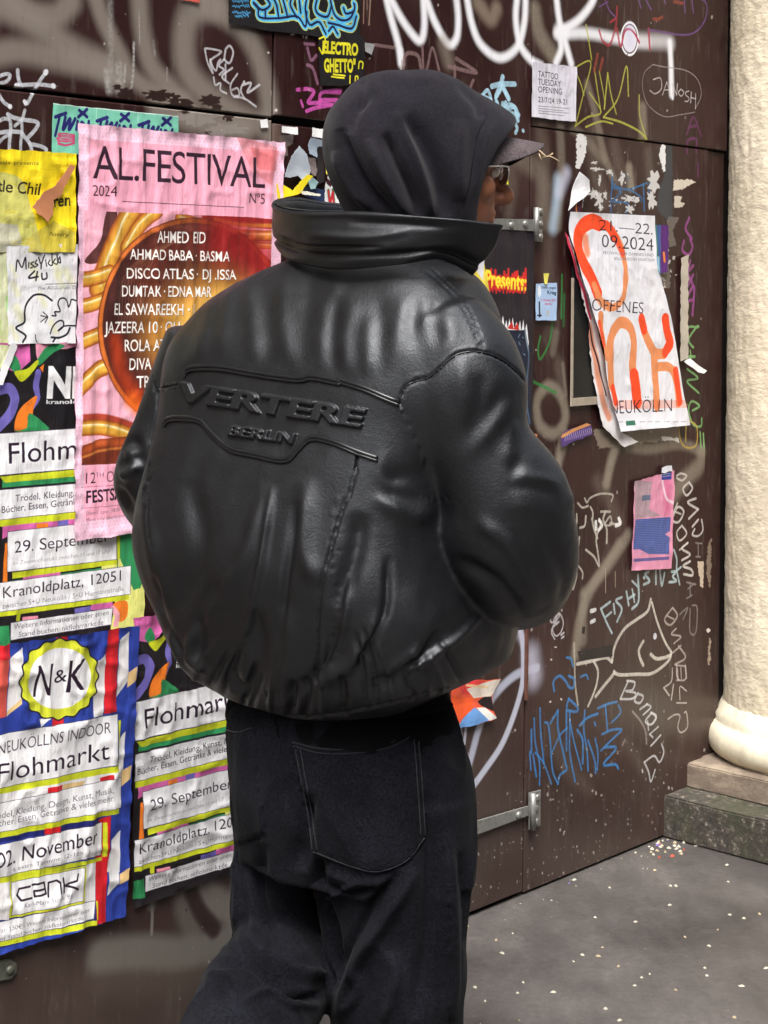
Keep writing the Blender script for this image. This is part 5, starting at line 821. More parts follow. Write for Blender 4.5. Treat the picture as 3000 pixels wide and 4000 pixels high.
rough_n = (vnoise((nz, na), (3.0, 2.2), 91) - .5) * .0035 + (vnoise((nz, na), (1.3, 1.2), 92) - .5) * .003; rough_n[:, -8:] = rough_n[:, -8:] * np.linspace(1, 0, 8) + rough_n[:, :8][:, ::-1] * 0
R_ = RC + rough_n; V = np.stack([CXC + R_ * np.cos(aa)[None], CYC + R_ * np.sin(aa)[None], np.repeat(zz[:, None], na, 1)], -1).reshape(-1, 3)
mesh_obj('shaft', V, grid_faces(nz, na, True), rough_mat(), pcol)
def st_of(x, y):                                       # world xy -> along gate, out of gate
    d = np.array([x - 0, y - 0]); P = np.array([x + CW, y]); s_ = P[0] * WDIR[0] + P[1] * WDIR[1]; o_ = P[0] * WN[0] + P[1] * WN[1]; return s_, o_
sc_, oc_ = st_of(CXC, CYC)
def plinth(name, s0, s1, o1, z0, z1, m, seed, parent):
    """stone block with worn arrises"""
    bm = bmesh.new(); bmesh.ops.create_cube(bm, size=1.0)
    for v in bm.verts:
        s_ = s0 if v.co.x < 0 else s1; o_ = -.02 if v.co.y < 0 else o1; z_ = z0 if v.co.z < 0 else z1; v.co = Vector(WP(s_, z_, o_))
    bmesh.ops.subdivide_edges(bm, edges=bm.edges[:], cuts=14, use_grid_fill=True)
    bmesh.ops.recalc_face_normals(bm, faces=bm.faces[:])
    top = max(v.co.z for v in bm.verts)
    for v in bm.verts:
        q = v.co * 9 + Vector((seed, 0, 0)); n_ = noise.noise(q) + .5 * noise.noise(q * 3.1)
        v.co += Vector(WN) * n_ * .004; v.co.z += (noise.noise(q * 1.7) * .004 if v.co.z > z0 + .01 else 0)
    bv = [e for e in bm.edges if len(e.link_faces) == 2 and e.calc_face_angle(0) > .9]; bmesh.ops.bevel(bm, geom=bv, offset=.005, segments=2, affect='EDGES', clamp_overlap=True)
    me = bpy.data.meshes.new(name); bm.to_mesh(me); bm.free(); o = adopt(name, me, m, parent); me.polygons.foreach_set('use_smooth', [False] * len(me.polygons)); return o
plinth('lower_plinth', s_low, sc_ + 1.1, oc_ + .50, 0.0, ZL, granite_mat(), 3, pcol); plinth('upper_plinth', s_up, sc_ + .9, oc_ + .40, ZL - .001, ZU, plinth_mat(), 8, pcol)
fm = plain('facade_render', (120, 108, 94), .85, 0, .2, 4, .3, .004)
V, Fc, a = box_st(S_R + .001, S_R + 30, 0, 3.2, -.45, -.16); o = mesh_obj('facade_wall', V, Fc, fm, None, False); tag(o, kind='structure', label='rendered facade wall behind the column')
V, Fc, a = box_st(S_L - 30, S_L - .01, 0, 3.2, -.45, -.02); o = mesh_obj('facade_wall', V, Fc, fm, None, False); tag(o, kind='structure', label='rendered facade wall left of the gate')
V, Fc, a = box_st(S_L, S_R, 2.905, 3.2, -.45, .0); o = mesh_obj('gate_lintel', V, Fc, fm, None, False); tag(o, kind='structure', label='beam over the gate')
V, Fc, a = box_st(S_L - 30, S_R + 30, 3.201, 16, -.45, .0); o = mesh_obj('upper_facade', V, Fc, fm, None, False); tag(o, kind='structure', label='tall rendered facade above the gate, out of view')  # unseen upper storeys of the gate's building, carried up to block the sky behind

# the other side of the street, behind the photographer: it hides the low sky
across = plain('street_render', (84, 78, 72), .9, 0, .2, 2, .2)
V, Fc, a = box_st(-34, 46, 0, 14.0, 12.5, 20.0); o = mesh_obj('facade_wall', V, [f[::-1] for f in Fc], across, None, False); tag(o, kind='structure', label='building front across the street')
gl = plain('dark_window', (30, 34, 38), .15, 0, .1, 3, 0)
V, Fs = [], []
for i in range(22):
    for j in range(4):
        s_ = -30 + i * 3.4; z_ = 1.2 + j * 3.2; v, f, _ = box_st(s_, s_ + 1.2, z_, z_ + 1.9, 12.44, 12.49); b = len(V); V += list(v); Fs += [tuple(q + b for q in w) for w in f]
w_ = mesh_obj('window', V, Fs, gl, o, False); w_['kind'] = 'stuff'
# litter: flakes, crumbs, blossom bits on the pavement
V, Fs = [], []; r2 = random.Random(12)
def bit(x, y, z, r, el, ang, h):
    b = len(V); n = 6
    for kx in range(n):
        t = 2 * math.pi * kx / n; rr_ = r * r2.uniform(.7, 1.15); V.append((x + rr_ * math.cos(t) * math.cos(ang) * el - rr_ * math.sin(t) * math.sin(ang), y + rr_ * math.cos(t) * math.sin(ang) * el + rr_ * math.sin(t) * math.cos(ang), z + .0003))
    V.append((x, y, z + h)); Fs.extend([(b + i, b + (i + 1) % n, b + n) for i in range(n)])
mats = [plain('litter_pale', (182, 176, 160), .8, 0, .15), plain('litter_straw', (160, 146, 118), .8, 0, .2), plain('litter_red', (170, 72, 50), .7, 0, .2), plain('litter_violet', (120, 100, 170), .8, 0, .1)]
idx = []
def ground_at(x, y):
    u, v = ray(x, y); Y = CAM_H / v; return float(u * Y), float(Y)
spots = [(1173, 460), (1000, 640), (1245, 715), (1410, 680), (1460, 440), (870, 470), (1070, 900), (1030, 918), (915, 860), (420, 1132), (1345, 870), (1365, 760), (1540, 622), (1618, 600), (1095, 382), (1200, 460), (1170, 556), (388, 698), (440, 942), (835, 768), (798, 618), (335, 795), (305, 730), (590, 990), (410, 995), (1200, 980), (995, 958), (690, 838), (735, 804), (815, 810), (1355, 908), (1530, 960), (1490, 1115), (1455, 356), (695, 430), (1000, 295), (250, 1035), (850, 1072), (920, 1130), (1470, 605), (200, 965), (1650, 870)]
for x, y in spots:
    X, Y = ground_at(*cK(((x, y),))[0]); bit(X, Y, 0, r2.uniform(.0028, .006), r2.uniform(1, 1.9), r2.uniform(0, 3), .004); idx += [0 if r2.random() < .75 else 1] * 6
for _ in range(60):
    if r2.random() < .55:
        s_ = r2.uniform(S_B - .7, s_low + .15) if r2.random() < .8 else r2.uniform(s_low - .2, s_low + .02); d_ = abs(r2.gauss(0, .05)) + .006; P = WP(s_, 0, d_); X, Y = P[0], P[1]
    else: X, Y = r2.uniform(-.6, 2.2), r2.uniform(1.4, 4.6)
    if (X + CW - TW * Y) < .01 * NRM: continue
    c = r2.choices([0, 1, 2, 3], [.45, .4, .1, .05])[0]; bit(X, Y, 0, r2.uniform(.001, .003), r2.uniform(1, 2.4), r2.uniform(0, 3), r2.uniform(.001, .004)); idx += [c] * 6
for _ in range(30):
    P = WP(r2.gauss(s_low - .06, .07), 0, abs(r2.gauss(.05, .04)) + .006); c = r2.choices([0, 1, 2, 3], [.4, .25, .25, .1])[0]; bit(P[0], P[1], 0, r2.uniform(.003, .007), r2.uniform(1, 2), r2.uniform(0, 3), .006); idx += [c] * 6
o = mesh_obj('litter', V, Fs, None, None, False)
for m_ in mats: o.data.materials.append(m_)
o.data.polygons.foreach_set('material_index', idx); tag(o, 'pale crumbs, petals and paper bits scattered on the pavement', kind='stuff')

# ================================================================== THE PERSON
def D(x, y, Y): return at(x / .553, y / .553, Y)
PYAW = math.radians(36)                                     # walking away to the right, along the gate
FWD = np.array([math.sin(PYAW), math.cos(PYAW), 0]); RGT = np.array([math.cos(PYAW), -math.sin(PYAW), 0]); UP = np.array([0, 0, 1.])
PC = D(700, 1200, 2.72); person = tag(empty('person', (PC[0], PC[1], 0)), 'person in a big black leather jacket, dark hood and cap walking away along the gate', 'person')

def loft_body(rings, k=None, n=64, e=2.35):
    """horizontal rings (y, xL, xR, depth, ratio) in photograph measure, turned with the shoulders"""
    R = np.array(rings, float); R = smooth(R, 5); V = []; a = np.linspace(0, 2 * np.pi, n, endpoint=False)
    for y, xl, xr, Yc, kk in R:
        L, Rr = D(xl, y, Yc), D(xr, y, Yc); c = (L + Rr) / 2; w = abs(Rr[0] - L[0]) / 2; A = w / math.sqrt(math.cos(PYAW) ** 2 + (kk * math.sin(PYAW)) ** 2); B = A * kk
        ca, sa = np.cos(a), np.sin(a); x = np.sign(ca) * np.abs(ca) ** (2 / e) * A; f = np.sign(sa) * np.abs(sa) ** (2 / e) * B
        P = c[None] + x[:, None] * RGT + f[:, None] * FWD
        ext = np.array([P[:, 0].min(), P[:, 0].max()]); P[:, 0] = c[0] + (P[:, 0] - ext.mean()) * (2 * w / (ext[1] - ext[0])); V.append(P)
    m = len(R); F_ = grid_faces(m, n, True); V = np.vstack(V + [V[0].mean(0)[None], V[-1].mean(0)[None]]); t0, t1 = m * n, m * n + 1
    F_ += [(j, t0, (j + 1) % n) for j in range(n)] + [((m - 1) * n + j, (m - 1) * n + (j + 1) % n, t1) for j in range(n)]
    return V, F_
def tube(path, rad, n=28, dep=1.0, sm=5):
    """closed round limb along a path; rad may differ per point"""
    q = np.hstack([np.asarray(path, float), np.asarray(rad, float)[:, None]]); q = smooth(q, sm); P, r = q[:, :3], q[:, 3]; V = []; m = len(P)
    T = np.gradient(P, axis=0); T /= np.linalg.norm(T, axis=1)[:, None] + 1e-9; side = np.array([1., 0.2, 0.1])
    for i in range(m):
        s_ = side - T[i] * (side @ T[i]); s_ /= np.linalg.norm(s_); u_ = np.cross(T[i], s_); side = s_; a = np.linspace(0, 2 * np.pi, n, endpoint=False)
        V.append(P[i] + r[i] * (np.cos(a)[:, None] * s_ + dep * np.sin(a)[:, None] * u_))
    V = np.vstack(V + [(P[0] - T[0] * r[0] * .5)[None], (P[-1] + T[-1] * r[-1] * .5)[None]]); t0, t1 = m * n, m * n + 1
    return V, grid_faces(m, n, True) + [(j, t0, (j + 1) % n) for j in range(n)] + [((m - 1) * n + j, (m - 1) * n + (j + 1) % n, t1) for j in range(n)]
def ell3(c, r, ax=None, n=24):
    ax = np.eye(3) if ax is None else np.array(ax); t = np.linspace(.02, math.pi - .02, n); a = np.linspace(0, 2 * np.pi, n, endpoint=False); V = []
    for ti in t: V.append(np.stack([np.sin(ti) * np.cos(a) * r[0], np.sin(ti) * np.sin(a) * r[1], np.full(n, np.cos(ti) * r[2])], -1) @ ax + c)
    m = n; V = np.vstack(V); return V, grid_faces(m, n, True) + [tuple(range(n))[::-1], tuple(range((m - 1) * n, m * n))]
def evaluated(o):
    dg = bpy.context.evaluated_depsgraph_get(); dg.update(); me = bpy.data.meshes.new_from_object(o.evaluated_get(dg)); old = o.data; bpy.data.objects.remove(o); bpy.data.meshes.remove(old); return me
def weld(parts, voxel, smo=6, fac=.5):
    """grow one continuous skin over closed parts"""
    V, F_, b = [], [], 0
    for v, f in parts: V.append(v); F_ += [tuple(i + b for i in q) for q in f]; b += len(v)
    me = bpy.data.meshes.new('weld'); me.from_pydata(np.vstack(V).tolist(), [], F_); me.update(); bm = bmesh.new(); bm.from_mesh(me); bmesh.ops.recalc_face_normals(bm, faces=bm.faces[:]); bm.to_mesh(me); bm.free()
    o = bpy.data.objects.new('weld', me); COL.objects.link(o); md = o.modifiers.new('r', 'REMESH'); md.mode = 'VOXEL'; md.voxel_size = voxel; md.adaptivity = 0
    if smo: s_ = o.modifiers.new('s', 'SMOOTH'); s_.iterations = smo; s_.factor = fac
    return evaluated(o)
def get_co(me):
    a = np.zeros(len(me.vertices) * 3); me.vertices.foreach_get('co', a); return a.reshape(-1, 3)
def get_no(me):
    a = np.zeros(len(me.vertices) * 3, np.float32); me.vertex_normals.foreach_get('vector', a); return a.reshape(-1, 3).astype(float)
def set_co(me, co): me.vertices.foreach_set('co', co.ravel()); me.update()
def relax(me, it, fac=.5, mask=None):
    n = len(me.vertices); e = np.zeros(len(me.edges) * 2, int); me.edges.foreach_get('vertices', e); e = e.reshape(-1, 2); co = get_co(me); deg = np.bincount(e.ravel(), minlength=n)[:, None] + 1e-9
    for _ in range(it):
        s_ = np.zeros_like(co)
        for ax in range(3): s_[:, ax] = np.bincount(e[:, 0], co[e[:, 1], ax], n) + np.bincount(e[:, 1], co[e[:, 0], ax], n)
        d = (s_ / deg - co) * fac; co = co + (d if mask is None else d * mask[:, None])
    set_co(me, co)
def facing(me):
    co, no = get_co(me), get_no(me); v = np.array([0, 0, CAM_H]) - co; v /= np.linalg.norm(v, axis=1)[:, None]; f = (no * v).sum(1); return np.clip(f * 3.0, 0, 1)
def sculpt(me, strokes, taper=True, gate=None):
    """folds pressed or raised along lines on the side that faces the street: (points px, width px, height m[, sharp])"""
    co, no = get_co(me), get_no(me); px = to_px(co); fc = facing(me); disp = np.zeros(len(co))
    if gate is not None: fc = fc * gate
    for st_ in strokes:
        pts, w, h = np.asarray(st_[0], float), st_[1], st_[2]; sharp = st_[3] if len(st_) > 3 else 0; P = smooth(pts, 6) if len(pts) > 2 else pts
        lo, hi = P.min(0) - w * 2.2, P.max(0) + w * 2.2; ix = np.where((px[:, 0] > lo[0]) & (px[:, 0] < hi[0]) & (px[:, 1] > lo[1]) & (px[:, 1] < hi[1]) & (fc > 0))[0]
        if not len(ix): continue
        q = px[ix]; best = np.full(len(ix), 1e9); tb = np.zeros(len(ix)); m = len(P) - 1
        for i in range(m):
            a, b = P[i], P[i + 1]; d = b - a; t = np.clip(((q - a) @ d) / max(d @ d, 1e-9), 0, 1); dd = np.hypot(*(q - a - t[:, None] * d).T); up = dd < best; best[up] = dd[up]; tb[up] = (i + t[up]) / m
        if sharp == 2: pr = np.exp(-(best / (w * .5)) ** 4)
        elif sharp: pr = np.maximum(0, 1 - best / w) ** 1.2
        else: pr = np.exp(-(best / (w * .6)) ** 2)
        if taper and sharp != 2: pr *= np.clip(np.minimum(tb, 1 - tb) * 5, 0, 1) ** .7
        disp[ix] += h * pr * fc[ix]
    set_co(me, co + no * disp[:, None])
def wrinkle(me, layers):
    """cloth noise: (scale xyz, height, ridged)"""
    co, no = get_co(me), get_no(me); d = np.zeros(len(co))
    for sc, h, rid, off in layers:
        v = np.array([noise.noise(Vector((x * sc[0] + off, y * sc[1], z_ * sc[2]))) for x, y, z_ in co]); v = (1 - np.abs(v) * 2) ** 3 if rid else v; d += h * v
    set_co(me, co + no * d[:, None])

# ---------------- materials
def leather_mat():
    m, nt, b = mat('black_leather'); n1 = nnoise(nt, 6, 4, .6); n2 = nnoise(nt, 26, 6, .7); n3 = nnoise(nt, 70, 4, .6, stretch=(1, 1, .55)); vo = nt.nodes.new('ShaderNodeTexVoronoi'); tc = nt.nodes.new('ShaderNodeTexCoord'); nt.links.new(tc.outputs['Object'], vo.inputs['Vector']); vo.inputs['Scale'].default_value = 330
    c = ramp(nt, n1.outputs[0], [(.3, (.0028, .003, .0038)), (.7, (.005, .0054, .0068))]); nt.links.new(c.outputs[0], b.inputs['Base Color']); r = ramp(nt, n2.outputs[0], [(.3, .40), (.7, .54)]); nt.links.new(r.outputs[0], b.inputs['Roughness']); b.inputs['Specular IOR Level'].default_value = .6; b.inputs['Specular Tint'].default_value = (.90, .94, 1.0, 1)
    cr = nt.nodes.new('ShaderNodeMath'); cr.operation = 'PINGPONG'; nt.links.new(n2.outputs[0], cr.inputs[0]); cr.inputs[1].default_value = .06          # small creases
    b1 = bump(nt, b, cr.outputs[0], .22, .014); b2 = bump(nt, b, n3.outputs[0], .16, .002, b1); b3 = bump(nt, b, vo.outputs['Distance'], .15, .0007, b2); return m
def cloth_mat(name, c0, c1_, sheen=.1, rough=.92, weave=900, bmp=.3, grain=.25):
    m, nt, b = mat(name); n1 = nnoise(nt, 8, 4, .6); n2 = nnoise(nt, weave, 2, .7); c = ramp(nt, n1.outputs[0], [(.3, c0), (.7, c1_)]); w = ramp(nt, n2.outputs[0], [(.3, 1 - grain), (.7, 1 + grain)])
    nt.links.new(mix(nt, 1.0, c.outputs[0], w.outputs[0], 'MULTIPLY'), b.inputs['Base Color']); b.inputs['Roughness'].default_value = rough; b.inputs['Specular IOR Level'].default_value = .05; b.inputs['Sheen Weight'].default_value = sheen; b.inputs['Sheen Roughness'].default_value = .5
    bump(nt, b, n2.outputs[0], bmp, .001); return m
LEA = leather_mat(); HOOD = cloth_mat('hood_cotton', (.010, .0092, .0125), (.017, .0155, .0205), .08, 1.0, 260, .5, .3); DEN = cloth_mat('black_denim', (.004, .0042, .0058), (.010, .0105, .0145), .02, .92, 240, 1.0, .5); KNIT = cloth_mat('black_knit', (.003, .003, .0035), (.005, .005, .006), .0)
def skin_mat():
    m, nt, b = mat('skin'); n = nnoise(nt, 45, 5, .7); c = ramp(nt, n.outputs[0], [(.3, (.27, .105, .055)), (.7, (.42, .17, .09))]); nt.links.new(c.outputs[0], b.inputs['Base Color']); b.inputs['Roughness'].default_value = .5; b.inputs['Subsurface Weight'].default_value = .12; b.inputs['Subsurface Radius'].default_value = (.01, .004, .002); bump(nt, b, n.outputs[0], .15, .001); return m
SKIN = skin_mat()

# ---------------- body: one continuous figure under the clothes
HF = np.array([math.sin(math.radians(76)), math.cos(math.radians(76)), 0]); HL = np.array([-HF[1], HF[0], 0])      # the face looks right and a little away
HC = D(948, 366, 2.72); HX = np.stack([HF, HL, UP])
parts = [ell3(HC + UP * .018, (.098, .076, .098), HX), ell3(HC + HF * .012 - UP * .045, (.082, .064, .085), HX), ell3(HC + HF * .060 - UP * .105, (.030, .030, .024), HX), ell3(HC + HF * .068 - UP * .060, (.024, .030, .035), HX)]
nose = [HC + HF * .090 - UP * .002, HC + HF * .100 - UP * .020, HC + HF * .118 - UP * .040, HC + HF * .102 - UP * .049]
parts += [tube(nose, [.010, .011, .0125, .011], 14)] + [ell3(HC + HF * .096 + HL * s_ * .012 - UP * .046, (.012, .008, .008), HX, 12) for s_ in (-1, 1)]
parts += [ell3(HC + HF * .086 - UP * .070, (.011, .024, .006), HX, 14), ell3(HC + HF * .084 - UP * .082, (.011, .022, .007), HX, 14), tube([HC + HF * .078 + HL * .045 + UP * .012, HC + HF * .088 + HL * .02 + UP * .014, HC + HF * .088 - HL * .02 + UP * .014, HC + HF * .078 - HL * .045 + UP * .012], [.011] * 4, 12)]
parts += [ell3(HC - HF * .01 + HL * s_ * .074 - UP * .02, (.016, .008, .030), HX, 14) for s_ in (-1, 1)] + [ell3(HC + HF * .055 + HL * s_ * .045 - UP * .03, (.028, .018, .026), HX, 14) for s_ in (-1, 1)]
NB = D(800, 600, 2.74); parts += [tube([HC - HF * .02 - UP * .06, (HC - HF * .03 - UP * .06) * .4 + NB * .6, NB], [.056, .055, .075]), loft_body([(600, 700, 880, 2.74, .6), (680, 560, 980, 2.74, .5), (800, 480, 960, 2.74, .55), (1100, 520, 940, 2.74, .62), (1400, 540, 900, 2.74, .65), (1560, 540, 920, 2.74, .7), (1700, 560, 930, 2.74, .7)])]
def arm(sh, el, wr, s_):
    p = [tube([sh, (sh + el) / 2, el, (el + wr) / 2, wr], [.052, .046, .038, .036, .026])]; d = wr - el; d /= np.linalg.norm(d); hx = np.cross(d, UP); hx /= np.linalg.norm(hx) + 1e-9; hy = np.cross(hx, d)
    pc = wr + d * .05; p.append(ell3(pc, (.052, .040, .016), np.stack([d, hx, hy]), 16))
    for i, ln in enumerate((.070, .078, .072, .058)):
        b0 = pc + d * .035 + hx * (i - 1.5) * .019; p.append(tube([b0 - d * .01, b0 + d * ln * .5 - hy * .006, b0 + d * ln * .85 - hy * .022], [.0088, .0082, .007], 10, 1, 3))
    b0 = wr + d * .02 + hx * s_ * .03; p.append(tube([b0, b0 + d * .03 + hx * s_ * .018, b0 + d * .055 + hx * s_ * .016 - hy * .01], [.011, .010, .008], 10, 1, 3)); return p
parts += arm(D(960, 760, 2.60), D(1070, 1130, 2.58), D(1010, 1270, 2.92), 1) + arm(D(430, 780, 2.90), D(320, 1060, 2.93), D(470, 1270, 3.10), -1)
HIP_R, KN_R, AN_R = D(840, 1640, 2.68), D(865, 2130, 2.68), D(880, 2590, 2.72); HIP_L, KN_L, AN_L = D(640, 1640, 2.82), D(625, 2070, 2.78), D(505, 2430, 2.52)
parts += [tube([HIP_R, (HIP_R + KN_R) / 2, KN_R, (KN_R + AN_R) / 2, AN_R], [.085, .075, .056, .052, .036]), tube([HIP_L, (HIP_L + KN_L) / 2, KN_L, (KN_L + AN_L) / 2, AN_L], [.085, .075, .056, .052, .036])]
me = weld(parts, .0042, 3, .5); body = adopt('body', me, SKIN, person)
sk_eye = plain('eye_white', (220, 214, 206), .2, 0, .03)
for s_ in (-1, 1):
    v, f = ell3(HC + HF * .082 + HL * s_ * .032 - UP * .004, (.011, .012, .010), HX, 16); mesh_obj('eye', v, f, sk_eye, person)
# glasses
gm_, nt_, b_ = mat('clear_lens'); b_.inputs['Base Color'].default_value = (.97, .98, .98, 1); b_.inputs['Transmission Weight'].default_value = 1.0; b_.inputs['Roughness'].default_value = .0; b_.inputs['IOR'].default_value = 1.12
wire = plain('silver_wire', (190, 186, 180), .3, .8, .1)
glasses = empty('glasses', rootloc(person) * 0 + np.array([0, 0, 0])); glasses.parent = person
gl_c = HC + HF * .100 - UP * .006
for s_ in (-1, 1):
    c = gl_c + HL * s_ * .033; a = np.linspace(0, 2 * np.pi, 25); pp = [c + HL * .027 * np.cos(t) + UP * .019 * np.sin(t) for t in a]; v, f = tube(pp, [.0011] * 25, 6, 1, 1); mesh_obj('rim', v, f, wire, glasses)
    ring = np.array([c + HL * .026 * np.cos(t) + UP * .018 * np.sin(t) for t in a[:-1]]); mesh_obj('lens', np.vstack([ring, ring + HF * .0015]), [tuple(range(24)), tuple(range(24, 48))[::-1]] + [(i, (i + 1) % 24, 24 + (i + 1) % 24, 24 + i) for i in range(24)], gm_, glasses)
    v, f = tube([c + HL * s_ * .027 + UP * .008, c + HL * s_ * .040 - HF * .02 + UP * .008, c + HL * s_ * .045 - HF * .10 + UP * .004], [.0013] * 3, 6); mesh_obj('temple', v, f, wire, glasses)
v, f = tube([gl_c - HL * .008 + UP * .004, gl_c + HF * .003 + UP * .007, gl_c + HL * .008 + UP * .004], [.0011] * 3, 6); mesh_obj('bridge', v, f, wire, glasses)

# ---------------- trousers
parts = [loft_body([(1470, 520, 960, 2.73, .62), (1560, 486, 990, 2.73, .66), (1640, 486, 1012, 2.73, .68), (1720, 492, 1024, 2.73, .70), (1800, 500, 1030, 2.73, .66), (1870, 505, 1026, 2.73, .6)], e=2.2),
         loft_body([(1700, 650, 1022, 2.68, .80), (1850, 672, 1028, 2.68, .82), (2000, 694, 1014, 2.68, .84), (2120, 704, 1010, 2.68, .86), (2212, 710, 1006, 2.69, .88), (2400, 718, 1004, 2.70, .9), (2640, 716, 1000, 2.73, .9)], e=2.2),
         loft_body([(1650, 488, 770, 2.82, .85), (1800, 498, 760, 2.81, .88), (1930, 494, 735, 2.80, .9), (2020, 506, 720, 2.78, .9), (2080, 520, 712, 2.76, .9), (2120, 540, 700, 2.74, .8)], e=2.2),
         tube([D(618, 2000, 2.80), D(608, 2080, 2.75), D(575, 2150, 2.66), D(535, 2212, 2.58), D(505, 2300, 2.50), D(478, 2410, 2.43)], [.080, .094, .096, .094, .092, .092], 36)]
me = weld(parts, .0048, 8, .5)
wrinkle(me, [((5, 5, 2.2), .009, False, 3), ((11, 11, 4.5), .005, True, 9), ((24, 24, 13), .0024, False, 1)])
TR = [(cO((700, 830), (690, 1000), (760, 1230), (750, 1500)), 34, -.022), (cO((640, 500), (620, 700), (600, 900)), 50, -.014), (cO((1190, 880), (1000, 1180), (860, 1400), (800, 1640)), 34, .012), (cO((1100, 900), (960, 1080), (840, 1300), (760, 1500)), 26, -.010), (cO((1230, 500), (1250, 900), (1230, 1250), (1180, 1640)), 40, -.012), (cO((1330, 700), (1350, 1000), (1360, 1300), (1360, 1650)), 36, .010), (cO((1400, 800), (1440, 1100), (1440, 1300)), 26, -.008),
      (cO((690, 870), (800, 930), (960, 960), (1080, 930)), 22, .004), (cO((720, 960), (850, 1010), (980, 980)), 16, -.010), (cO((700, 1050), (820, 990), (900, 940)), 14, .007), (cO((860, 1330), (900, 1480), (830, 1600)), 22, .008), (cO((240, 1290), (330, 1270), (480, 1380), (640, 1420), (740, 1400)), 30, .016), (cO((160, 1360), (330, 1340), (480, 1450), (600, 1530), (740, 1500)), 26, -.016), (cO((300, 1560), (450, 1500), (560, 1560), (700, 1560)), 20, .010), (cO((120, 1450), (200, 1420), (330, 1480)), 20, .008),
      (cO((270, 800), (300, 1000), (290, 1200)), 24, .008), (cO((420, 760), (400, 1000), (450, 1200), (440, 1330)), 30, -.010), (cO((330, 900), (380, 1100), (360, 1250)), 20, .007), (cO((200, 1180), (280, 1250), (350, 1330)), 18, -.010), (cO((1060, 1300), (1080, 1450), (1020, 1650)), 24, .007), (cO((560, 300), (600, 500), (650, 720)), 20, -.008)]
sculpt(me, [(p_, w_ * 1.2, h_ * 1.35) for p_, w_, h_ in TR])
POC = cO((567, 258), (700, 292), (890, 290), (1060, 258), (1190, 182), (1212, 480), (1228, 720), (1140, 850), (985, 908), (830, 870), (668, 805), (640, 600)); POL = cO((205, 186), (290, 212), (362, 186), (385, 260), (400, 500), (432, 705), (320, 752), (262, 760), (222, 500))
def inside(poly, q):
    r = np.zeros(len(q), bool)
    for a, b in zip(poly, np.roll(poly, -1, 0)): c = ((a[1] > q[:, 1]) != (b[1] > q[:, 1])) & (q[:, 0] < (b[0] - a[0]) * (q[:, 1] - a[1]) / (b[1] - a[1] + 1e-9) + a[0]); r ^= c
    return r
for poly in (POC, POL):
    co, no = get_co(me), get_no(me); px = to_px(co); fc = facing(me); m_ = inside(poly, px) & (fc > 0); set_co(me, co + no * (m_ * .0035 * fc)[:, None])
    sculpt(me, [(np.vstack([poly, poly[:1]]), 5, -.003, 1)], False)
    c = poly.mean(0); p2 = c + (poly - c) * .93; sculpt(me, [(np.vstack([p2, p2[:1]]), 4, -.0022, 1)], False)
sculpt(me, [(cO((480, 120), (520, 400), (570, 620), (640, 900)), 5, -.004, 1), (cO((215, 128), (600, 150), (1000, 130), (1380, 60)), 6, .004, 1), (cO((1250, 180), (1290, 600), (1340, 1000), (1350, 1650)), 5, -.0035, 1), (cO((290, 770), (300, 1000), (270, 1200)), 5, -.003, 1)], False)
trousers = adopt('trousers', me, DEN, person)
# seams that catch the light: thread rows on the pocket edges lie on the cloth
from mathutils.bvhtree import BVHTree
def bvh_of(me_obj):
    me_ = me_obj.data; off = rootloc(me_obj); co = get_co(me_) + off; return BVHTree.FromPolygons([Vector(c) for c in co], [tuple(p.vertices) for p in me_.polygons])
def drape(bv, px, lift, step=7):
    """points of a line seen from the street, dropped onto the cloth"""
    P = smooth(np.asarray(px, float), 8) if len(px) > 2 else np.asarray(px, float); out = []
    for i in range(len(P) - 1):
        n = max(1, int(np.hypot(*(P[i + 1] - P[i])) / step)); out += [P[i] + (P[i + 1] - P[i]) * t / n for t in range(n)]
    out.append(P[-1]); res = []
    for p in out:
        u, v = ray(p[0], p[1]); d = Vector((float(u), 1.0, float(-v))).normalized(); h = bv.ray_cast(Vector((0, 0, CAM_H)), d)
        if h[0] is not None and h[0].y < 3.4: res.append(np.array(h[0] + h[1] * (lift if h[1].dot(d) < 0 else -lift)))
    return res
def cord(name, bv, px, r, m, parent, lift=0.0, n=6, brk=.12):
    pts = drape(bv, px, lift); 
    runs, cur = [], []
    for p in pts:
        if cur and np.linalg.norm(p - cur[-1]) > brk: runs.append(cur); cur = []
        cur.append(p)
    runs.append(cur); V, F_ = [], []
    for q in runs:
        if len(q) < 3: continue
        q = np.array(q)
        for _ in range(2): q[1:-1] = q[1:-1] * .5 + (q[:-2] + q[2:]) * .25
        v, f = tube(q, [r] * len(q), n, 1, 1); b = len(V); F_ += [tuple(i + b for i in w) for w in f]; V += list(v)
    if V: o = mesh_obj(name, V, F_, m, parent); return o
thr = cloth_mat('dark_thread', (.014, .014, .018), (.026, .026, .032), .1, .7)
bt = bvh_of(trousers)
cord('pocket_seam', bt, cO((567, 254), (700, 288), (890, 288), (1060, 256), (1190, 180)), .0014, thr, trousers, .001); cord('pocket_seam', bt, cO((207, 184), (290, 206), (362, 184)), .0014, thr, trousers, .001); cord('pocket_seam', bt, cO((1190, 190), (1212, 480), (1226, 720)), .0009, thr, trousers, .0006); cord('pocket_seam', bt, cO((580, 290), (640, 600), (668, 800)), .0009, thr, trousers, .0006)
cord('pocket_seam', bt, cO((572, 274), (700, 308), (890, 308), (1060, 276), (1192, 202)), .0009, thr, trousers, .0008); cord('pocket_seam', bt, cO((672, 800), (830, 862), (985, 898), (1135, 842), (1222, 730)), .0009, thr, trousers, .0008); cord('pocket_seam', bt, cO((606, 290), (660, 600), (690, 790)), .0008, thr, trousers, .0008); cord('pocket_seam', bt, cO((1168, 210), (1190, 480), (1204, 714)), .0008, thr, trousers, .0008)
